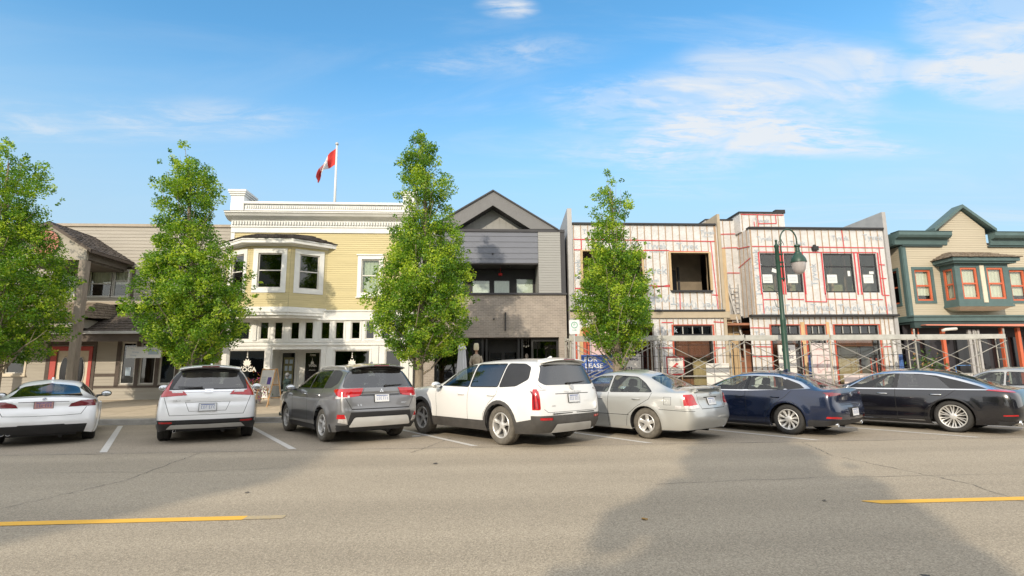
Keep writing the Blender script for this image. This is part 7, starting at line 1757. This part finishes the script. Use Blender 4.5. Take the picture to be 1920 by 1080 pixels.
# ---------------------------------------------------------------- black saloon
def ex_saloon(root, S, sp):
    mirrors(root, sp, 2.08, .98, sp['paint']); handles(root, S, [1.32,.25], .845, CHROME, .24)
    number_plate(root, S, 0, .72); exhaust(root, S, .60, .27, .05); exhaust(root, S, -.60, .27, .05)
    b = MB(); co, nr = S.skin_y(.9, .25, 1)
    for sg in (1,-1): b.box(.5, 2.5, sg*(co.y)-.004, sg*(co.y)+.006, .235, .25)
    b.build('sill_strip', CHROME, root, world=False)
w_sal = [[(2.08,.975),(1.10,.98),(1.10,1.325),(1.50,1.31),(1.68,1.25)], [(1.02,.98),(-.02,.985),(.26,1.25),(.55,1.315),(1.01,1.33)], [(-.08,.985),(-.62,.99),(-.45,1.045),(.02,1.185),(.16,1.225)]]
SAL = dict(W=1.90, H=1.455, WB=3.03, RO=1.19, FO=.90, R=.357, rim=.268, tw=.25, beltz=.945, cabin=(-.6,2.2),
    front=[(3.80,.22,.70),(3.88,.38,.82),(3.90,.56,.84),(3.86,.72,.80),(3.78,.78,.74),(3.6,.82,.64),.84],
    st=[(3.5,.96,.17,.80,3.46,.85,.68,.90),(3.03,1,.17,.88,3.03,.92,.72,.98),(2.40,1,.17,.93,2.42,.965,.72,1.04),(2.10,1,.17,.945,2.0,1.16,.66,1.19),
        (1.75,1,.17,.95,1.60,1.325,.61,1.38),(1.15,1,.17,.95,1.15,1.38,.60,1.45),(.60,1,.17,.955,.58,1.37,.60,1.45),(.10,1,.17,.96,.10,1.29,.60,1.38),
        (-.35,1,.19,.965,-.36,1.14,.64,1.22),(-.75,.99,.21,.955,-.72,1.01,.68,1.06),(-1.0,.955,.22,.94,-.96,.97,.66,1.02)],
    rear=[(-1.06,.26,.74),(-1.17,.42,.82),(-1.18,.60,.83),(-1.16,.78,.80),(-1.13,.90,.76),(-1.08,.95,.64),.99], topcrease=.3,
    rows=[(0,.93),(.13,.985),(None,1.0),(-.12,.985),(0,.94)], flare=.028, dents=[(1.3,.42,1.1,.07,-.02)],
    cuts=[C(rnd(grow([(2.14,.955),(-.80,.965),(-.55,1.05),(-.10,1.20),(.30,1.31),(.7,1.35),(1.1,1.365),(1.48,1.345),(1.74,1.26)],.018),.03), 'LR', 'chrome_line')]+[C(rnd([(2.10,.972),(-.64,.985),(-.48,1.05),(-.08,1.18),(.30,1.285),(.7,1.325),(1.1,1.335),(1.48,1.315),(1.69,1.25)],.02), 'LR', 'window_trim')]+windows(w_sal, .004, None, r=.02)+[C(rnd([(1.60,.52),(2.36,.64),(2.36,-.64),(1.60,-.52)],.06), 'T', 'windscreen'),
      C(rnd([(.10,.50),(.10,-.50),(-.68,-.58),(-.68,.58)],.08), 'T', 'rear_window'),
      C([(-1.12,.91),(-.62,.957),(-.66,.975),(-1.16,.975)], 'LR', 'tail_light', sel=lambda c: c.x < -.5 and abs(c.y) > .66), C([(-1.3,.66),(-1.165,.68),(-1.09,.90),(-1.12,.97),(-1.3,.97)], 'LR', 'tail_light', sel=lambda c: c.x < -.5 and abs(c.y) > .66),
      C([(-.9,.1),(.9,.1),(.9,.30),(-.9,.30)], 'B', 'lower_bumper', thr=.1), C([(-1.08,.42),(-.86,.41),(-.86,.435),(-1.08,.45)], 'LR', 'reflector', sel=lambda c: c.x < -.4 and abs(c.y) > .70),
      LN([(2.22,.94),(2.16,.5),(2.20,.2)], 'LR'), LN([(1.06,.96),(1.05,.2)], 'LR'), LN([(-.10,.96),(.02,.85),(.28,.68),(.48,.50),(.52,.22)], 'LR')],
    mats=std_mats(WINGLASS, WINGLASS, DARK, chrome_line=(CHROME,.003), side_window_a=(PRIVACY,-.004), side_window_b=(PRIVACY,-.004)), wheel=(10,'twin'), seats=[(1.40,0),(.40,0)], seatmat=SEATM, extras=ex_saloon)

WHITEP = paint('white_paint', (.86,.87,.88), rough=.3); PEARLP = paint('pearl_white_paint', (.70,.70,.685), rough=.3)
GREYP = paint('grey_paint', (.20,.20,.205), metal=.55, rough=.30); BEIGEP = paint('champagne_paint', (.48,.485,.465), metal=.4, rough=.30)
NAVYP = paint('navy_paint', (.007,.015,.045), metal=.25, rough=.25); BLACKP = paint('black_paint', (.006,.006,.009), metal=.0, rough=.2)
SILVP = paint('silver_paint', (.42,.42,.40), metal=.5, rough=.3)
for sp_, p_ in ((BIG,PEARLP),(CMP,WHITEP),(MID,GREYP),(CPE,WHITEP),(SED,BEIGEP),(NAV,NAVYP),(SAL,BLACKP)): sp_['paint'] = p_
MID['mats']['garnish'] = (GREYP, .014)
def place_car(spec, px, py, deg, sg=1, k=1.05):
    """ground point of the outer edge of a rear tyre (sg=1 left tyre) -> location of the rear axle"""
    a = rad(deg); r = Vector((math.cos(a), math.sin(a)))     # car's right-hand direction
    q = (spec['W']/2-.03)*k
    c = Vector((px, py)) + r*q*sg
    return (c.x, c.y, 0), math.pi/2+a
CARS = [
 (CPE, (-9.17,13.74), 33, -1, 1.04, 'white coupe with smoked red tail lights, leftmost car, parked before the tan wooden shop'),
 (CMP, (-7.28,12.98), 24.5, 1, 1.075, 'white compact suv with L-shaped red tail lights and black lower bumper'),
 (MID, (-3.46,12.30), 34, 1, 1.05, 'dusty grey suv with silver skid plate parked beside the white compact suv'),
 (BIG, (0.44,11.22), 38.5, 1, 1.02, 'large white suv with brown-grey wheel arch cladding, in front of the brick boutique'),
 (SED, (3.67,11.84), 38.5, 1, 1.04, 'champagne beige sedan with boot spoiler and five-spoke wheels'),
 (NAV, (7.08,12.14), 34, 1, 1.04, 'navy blue sedan with chrome window line, between beige sedan and black saloon'),
 (SAL, (10.97,12.03), 33, 1, 1.04, 'long glossy black saloon with chrome window line and ten-spoke wheels'),
]
if 'ONLY_CARS' in globals(): CARS = [c for i, c in enumerate(CARS) if i in ONLY_CARS]
for sp_, (px_, py_), dg_, sg_, k_, lb_ in CARS:
    l_, r_ = place_car(sp_, px_, py_, dg_, sg_, k_)
    o_ = build_car(sp_, l_, r_, lb_); o_.scale = (k_, k_, 1.01)
SED2 = dict(SED); SED2['paint'] = SILVP
if 'ONLY_CARS' not in globals():
    build_car(SED2, (15.9, 13.9, 0), math.pi/2+rad(33), 'silver sedan mostly hidden behind the black saloon at the right edge')
# ================================================================== CAMERA
def set_camera():
    cd = bpy.data.cameras.new('camera'); co = bpy.data.objects.new('camera', cd); COL.objects.link(co); SC.camera = co
    cd.sensor_fit = 'HORIZONTAL'; cd.sensor_width = 36.; cd.lens = 36.*1000/1920; cd.clip_start = .05; cd.clip_end = 3000
    p, y, r = rad(8.9), rad(3.6), rad(.5)
    f0 = Vector((math.sin(y), math.cos(y), 0)); r0 = Vector((math.cos(y), -math.sin(y), 0))
    f = f0*math.cos(p)+Vector((0,0,math.sin(p))); u = r0.cross(f)
    rr = r0*math.cos(r)-u*math.sin(r); uu = u*math.cos(r)+r0*math.sin(r)
    M = Matrix((rr, uu, -f)).transposed().to_4x4(); M.translation = Vector((0,0,1.48))
    co.matrix_world = M
    return co
CLOUDS = [(.98,1.40,.45,.16,.12,.9),(.5,1.65,.40,.20,0,.75),(.95,1.62,.55,.30,.3,.9),(.75,1.95,.65,.25,0,.6),(1.36,1.14,.36,.20,.2,1.5),(1.62,1.42,.40,.16,.25,1.2),
          (1.35,1.86,.8,.15,.1,.55),(-1.2,1.8,.85,.20,0,.5),(.07,1.22,.10,.05,0,.7),(.05,1.43,.45,.12,-.2,.45),(1.05,1.37,.10,.07,0,.6),(1.0,2.3,.6,.25,0,.3)]
CLOUD_COL = (2.85,2.92,3.0,1)
# ================================================================== LIGHT AND SKY
SUN_AZ = rad(26)      # the sun stands behind the camera, this far to its left
SUN_EL = rad(25)
w = bpy.data.worlds.new('World'); SC.world = w; w.use_nodes = True
nt = w.node_tree; bg = nt.nodes['Background']
sk = N(nt, 'ShaderNodeTexSky'); sk.sky_type = 'NISHITA'; sk.sun_disc = False; sk.sun_elevation = SUN_EL; sk.sun_rotation = math.pi+SUN_AZ
sk.altitude = 0; sk.air_density = 1.0; sk.dust_density = .3; sk.ozone_density = 3.0
tc = N(nt, 'ShaderNodeTexCoord'); sp = N(nt, 'ShaderNodeSeparateXYZ'); L(nt, tc.outputs['Generated'], sp.inputs[0])
hs = N(nt, 'ShaderNodeHueSaturation', Saturation=1.22, Value=1.0); tn = N(nt, 'ShaderNodeMix', data_type='RGBA', blend_type='MULTIPLY'); tn.inputs['Factor'].default_value = 1.; L(nt, sk.outputs[0], tn.inputs['A']); tn.inputs['B'].default_value = (1.02,1.06,.93,1)
L(nt, tn.outputs['Result'], hs.inputs['Color'])
# clouds: project the view direction on a high layer, stretch it and let three bands of noise make cirrus
def M_(op, a, b=None, c=None):
    n = N(nt, 'ShaderNodeMath', operation=op)
    for i, v in enumerate((a, b, c)):
        if v is None: continue
        if isinstance(v, (int, float)): n.inputs[i].default_value = v
        else: L(nt, v, n.inputs[i])
    return n.outputs[0]
zc = M_('MAXIMUM', M_('ADD', sp.outputs['Z'], .06), .04)
cx_ = M_('DIVIDE', sp.outputs['X'], zc); cy_ = M_('DIVIDE', sp.outputs['Y'], zc)
cv = N(nt, 'ShaderNodeCombineXYZ'); L(nt, cx_, cv.inputs[0]); L(nt, cy_, cv.inputs[1])
def noise(scale, sxyz, detail, rough, dist, rot=0., off=(0,0,0)):
    mp = N(nt, 'ShaderNodeMapping'); mp.inputs['Scale'].default_value = sxyz; mp.inputs['Rotation'].default_value = (0,0,rot); mp.inputs['Location'].default_value = off
    L(nt, cv.outputs[0], mp.inputs['Vector']); n = N(nt, 'ShaderNodeTexNoise', Scale=scale, Detail=detail, Roughness=rough, Distortion=dist); L(nt, mp.outputs[0], n.inputs['Vector']); return n.outputs['Fac']
def step(v, a, b):
    mr = N(nt, 'ShaderNodeMapRange', interpolation_type='SMOOTHSTEP'); mr.inputs['From Min'].default_value=a; mr.inputs['From Max'].default_value=b; L(nt, v, mr.inputs['Value']); return mr.outputs[0]
fine = noise(2.6, (.8,2.2,1), 9., .66, .8, .35, CLOUD_OFF if 'CLOUD_OFF' in globals() else (3.1,1.7,0)); mid = noise(1.3, (.9,1.6,1), 5., .6, 1.2, .4, (5.2,.4,0)); big = noise(.42, (1,1.3,1), 4., .5, .3, .2, (1.3,4.2,0))
def blob(x, y, rx, ry, rot=0.):
    """soft patch of cloud cover centred on a direction of the sky (layer coordinates)"""
    ca, sa = math.cos(rot), math.sin(rot)
    dx = M_('SUBTRACT', cx_, x); dy = M_('SUBTRACT', cy_, y)
    u = M_('DIVIDE', M_('ADD', M_('MULTIPLY', dx, ca), M_('MULTIPLY', dy, sa)), rx); v = M_('DIVIDE', M_('SUBTRACT', M_('MULTIPLY', dy, ca), M_('MULTIPLY', dx, sa)), ry)
    return M_('MAXIMUM', M_('SUBTRACT', 1., M_('ADD', M_('MULTIPLY', u, u), M_('MULTIPLY', v, v))), 0.)
cover = None
lump = step(mid, .38, .62)
for q in CLOUDS:
    o_ = M_('MULTIPLY', blob(*q[:5]), q[5]); cover = o_ if cover is None else M_('ADD', cover, o_)
wisp = noise(5.5, (.7,2.0,1), 8., .7, 1.6, .5, (7.1,2.2,0))
wisp2 = noise(1.1, (.45,1.6,1), 7., .62, 2.2, .45, (2.4,8.3,0))
dens = M_('MULTIPLY', M_('ADD', M_('MULTIPLY', step(M_('ADD', M_('ADD', M_('MULTIPLY', fine, 3.4), M_('MULTIPLY', wisp, 2.4)), M_('MULTIPLY', cover, .46)), 2.50, 3.60), .9), .12), M_('MULTIPLY', step(cover, .0, .9), M_('ADD', M_('MULTIPLY', lump, .75), .35)))
veil = M_('MULTIPLY', step(M_('ADD', M_('MULTIPLY', wisp2, .8), M_('MULTIPLY', big, .3)), .52, .84), M_('ADD', M_('MULTIPLY', step(cx_, -.7, .5), .24), .10))
hz = M_('MULTIPLY', step(M_('MULTIPLY', sp.outputs['Z'], -1.), -.54, -.20), .85)
alpha = M_('MINIMUM', M_('ADD', dens, veil), .9)
mh = N(nt, 'ShaderNodeMix', data_type='RGBA'); L(nt, hz, mh.inputs['Factor']); L(nt, hs.outputs[0], mh.inputs['A']); mh.inputs['B'].default_value = (1.62,2.28,2.82,1)
mx = N(nt, 'ShaderNodeMix', data_type='RGBA'); L(nt, alpha, mx.inputs['Factor']); L(nt, mh.outputs['Result'], mx.inputs['A']); mx.inputs['B'].default_value = CLOUD_COL
# unseen bright cloud cover behind and overhead, added to raise the fill light
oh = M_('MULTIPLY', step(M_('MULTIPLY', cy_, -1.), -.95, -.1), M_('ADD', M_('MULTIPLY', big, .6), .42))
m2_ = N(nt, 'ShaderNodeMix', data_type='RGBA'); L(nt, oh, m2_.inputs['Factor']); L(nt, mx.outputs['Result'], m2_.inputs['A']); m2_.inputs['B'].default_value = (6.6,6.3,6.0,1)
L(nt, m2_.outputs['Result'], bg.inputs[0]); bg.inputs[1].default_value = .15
ld = bpy.data.lights.new('sun', 'SUN'); ld.energy = 2.0; ld.angle = rad(.8); ld.color = (1., .875, .69)
lo = bpy.data.objects.new('sun', ld); COL.objects.link(lo)
dv = Vector((math.sin(SUN_AZ)*math.cos(SUN_EL), math.cos(SUN_AZ)*math.cos(SUN_EL), -math.sin(SUN_EL)))
lo.rotation_euler = dv.to_track_quat('-Z', 'Y').to_euler(); lo.location = (-10,-20,25)
SC.view_settings.view_transform = 'Standard'; SC.view_settings.look = 'None'; SC.view_settings.gamma = 1; SC.view_settings.exposure = 1.0
SC.cycles.max_bounces = 8; SC.cycles.transparent_max_bounces = 12; SC.cycles.use_denoising = True
set_camera()
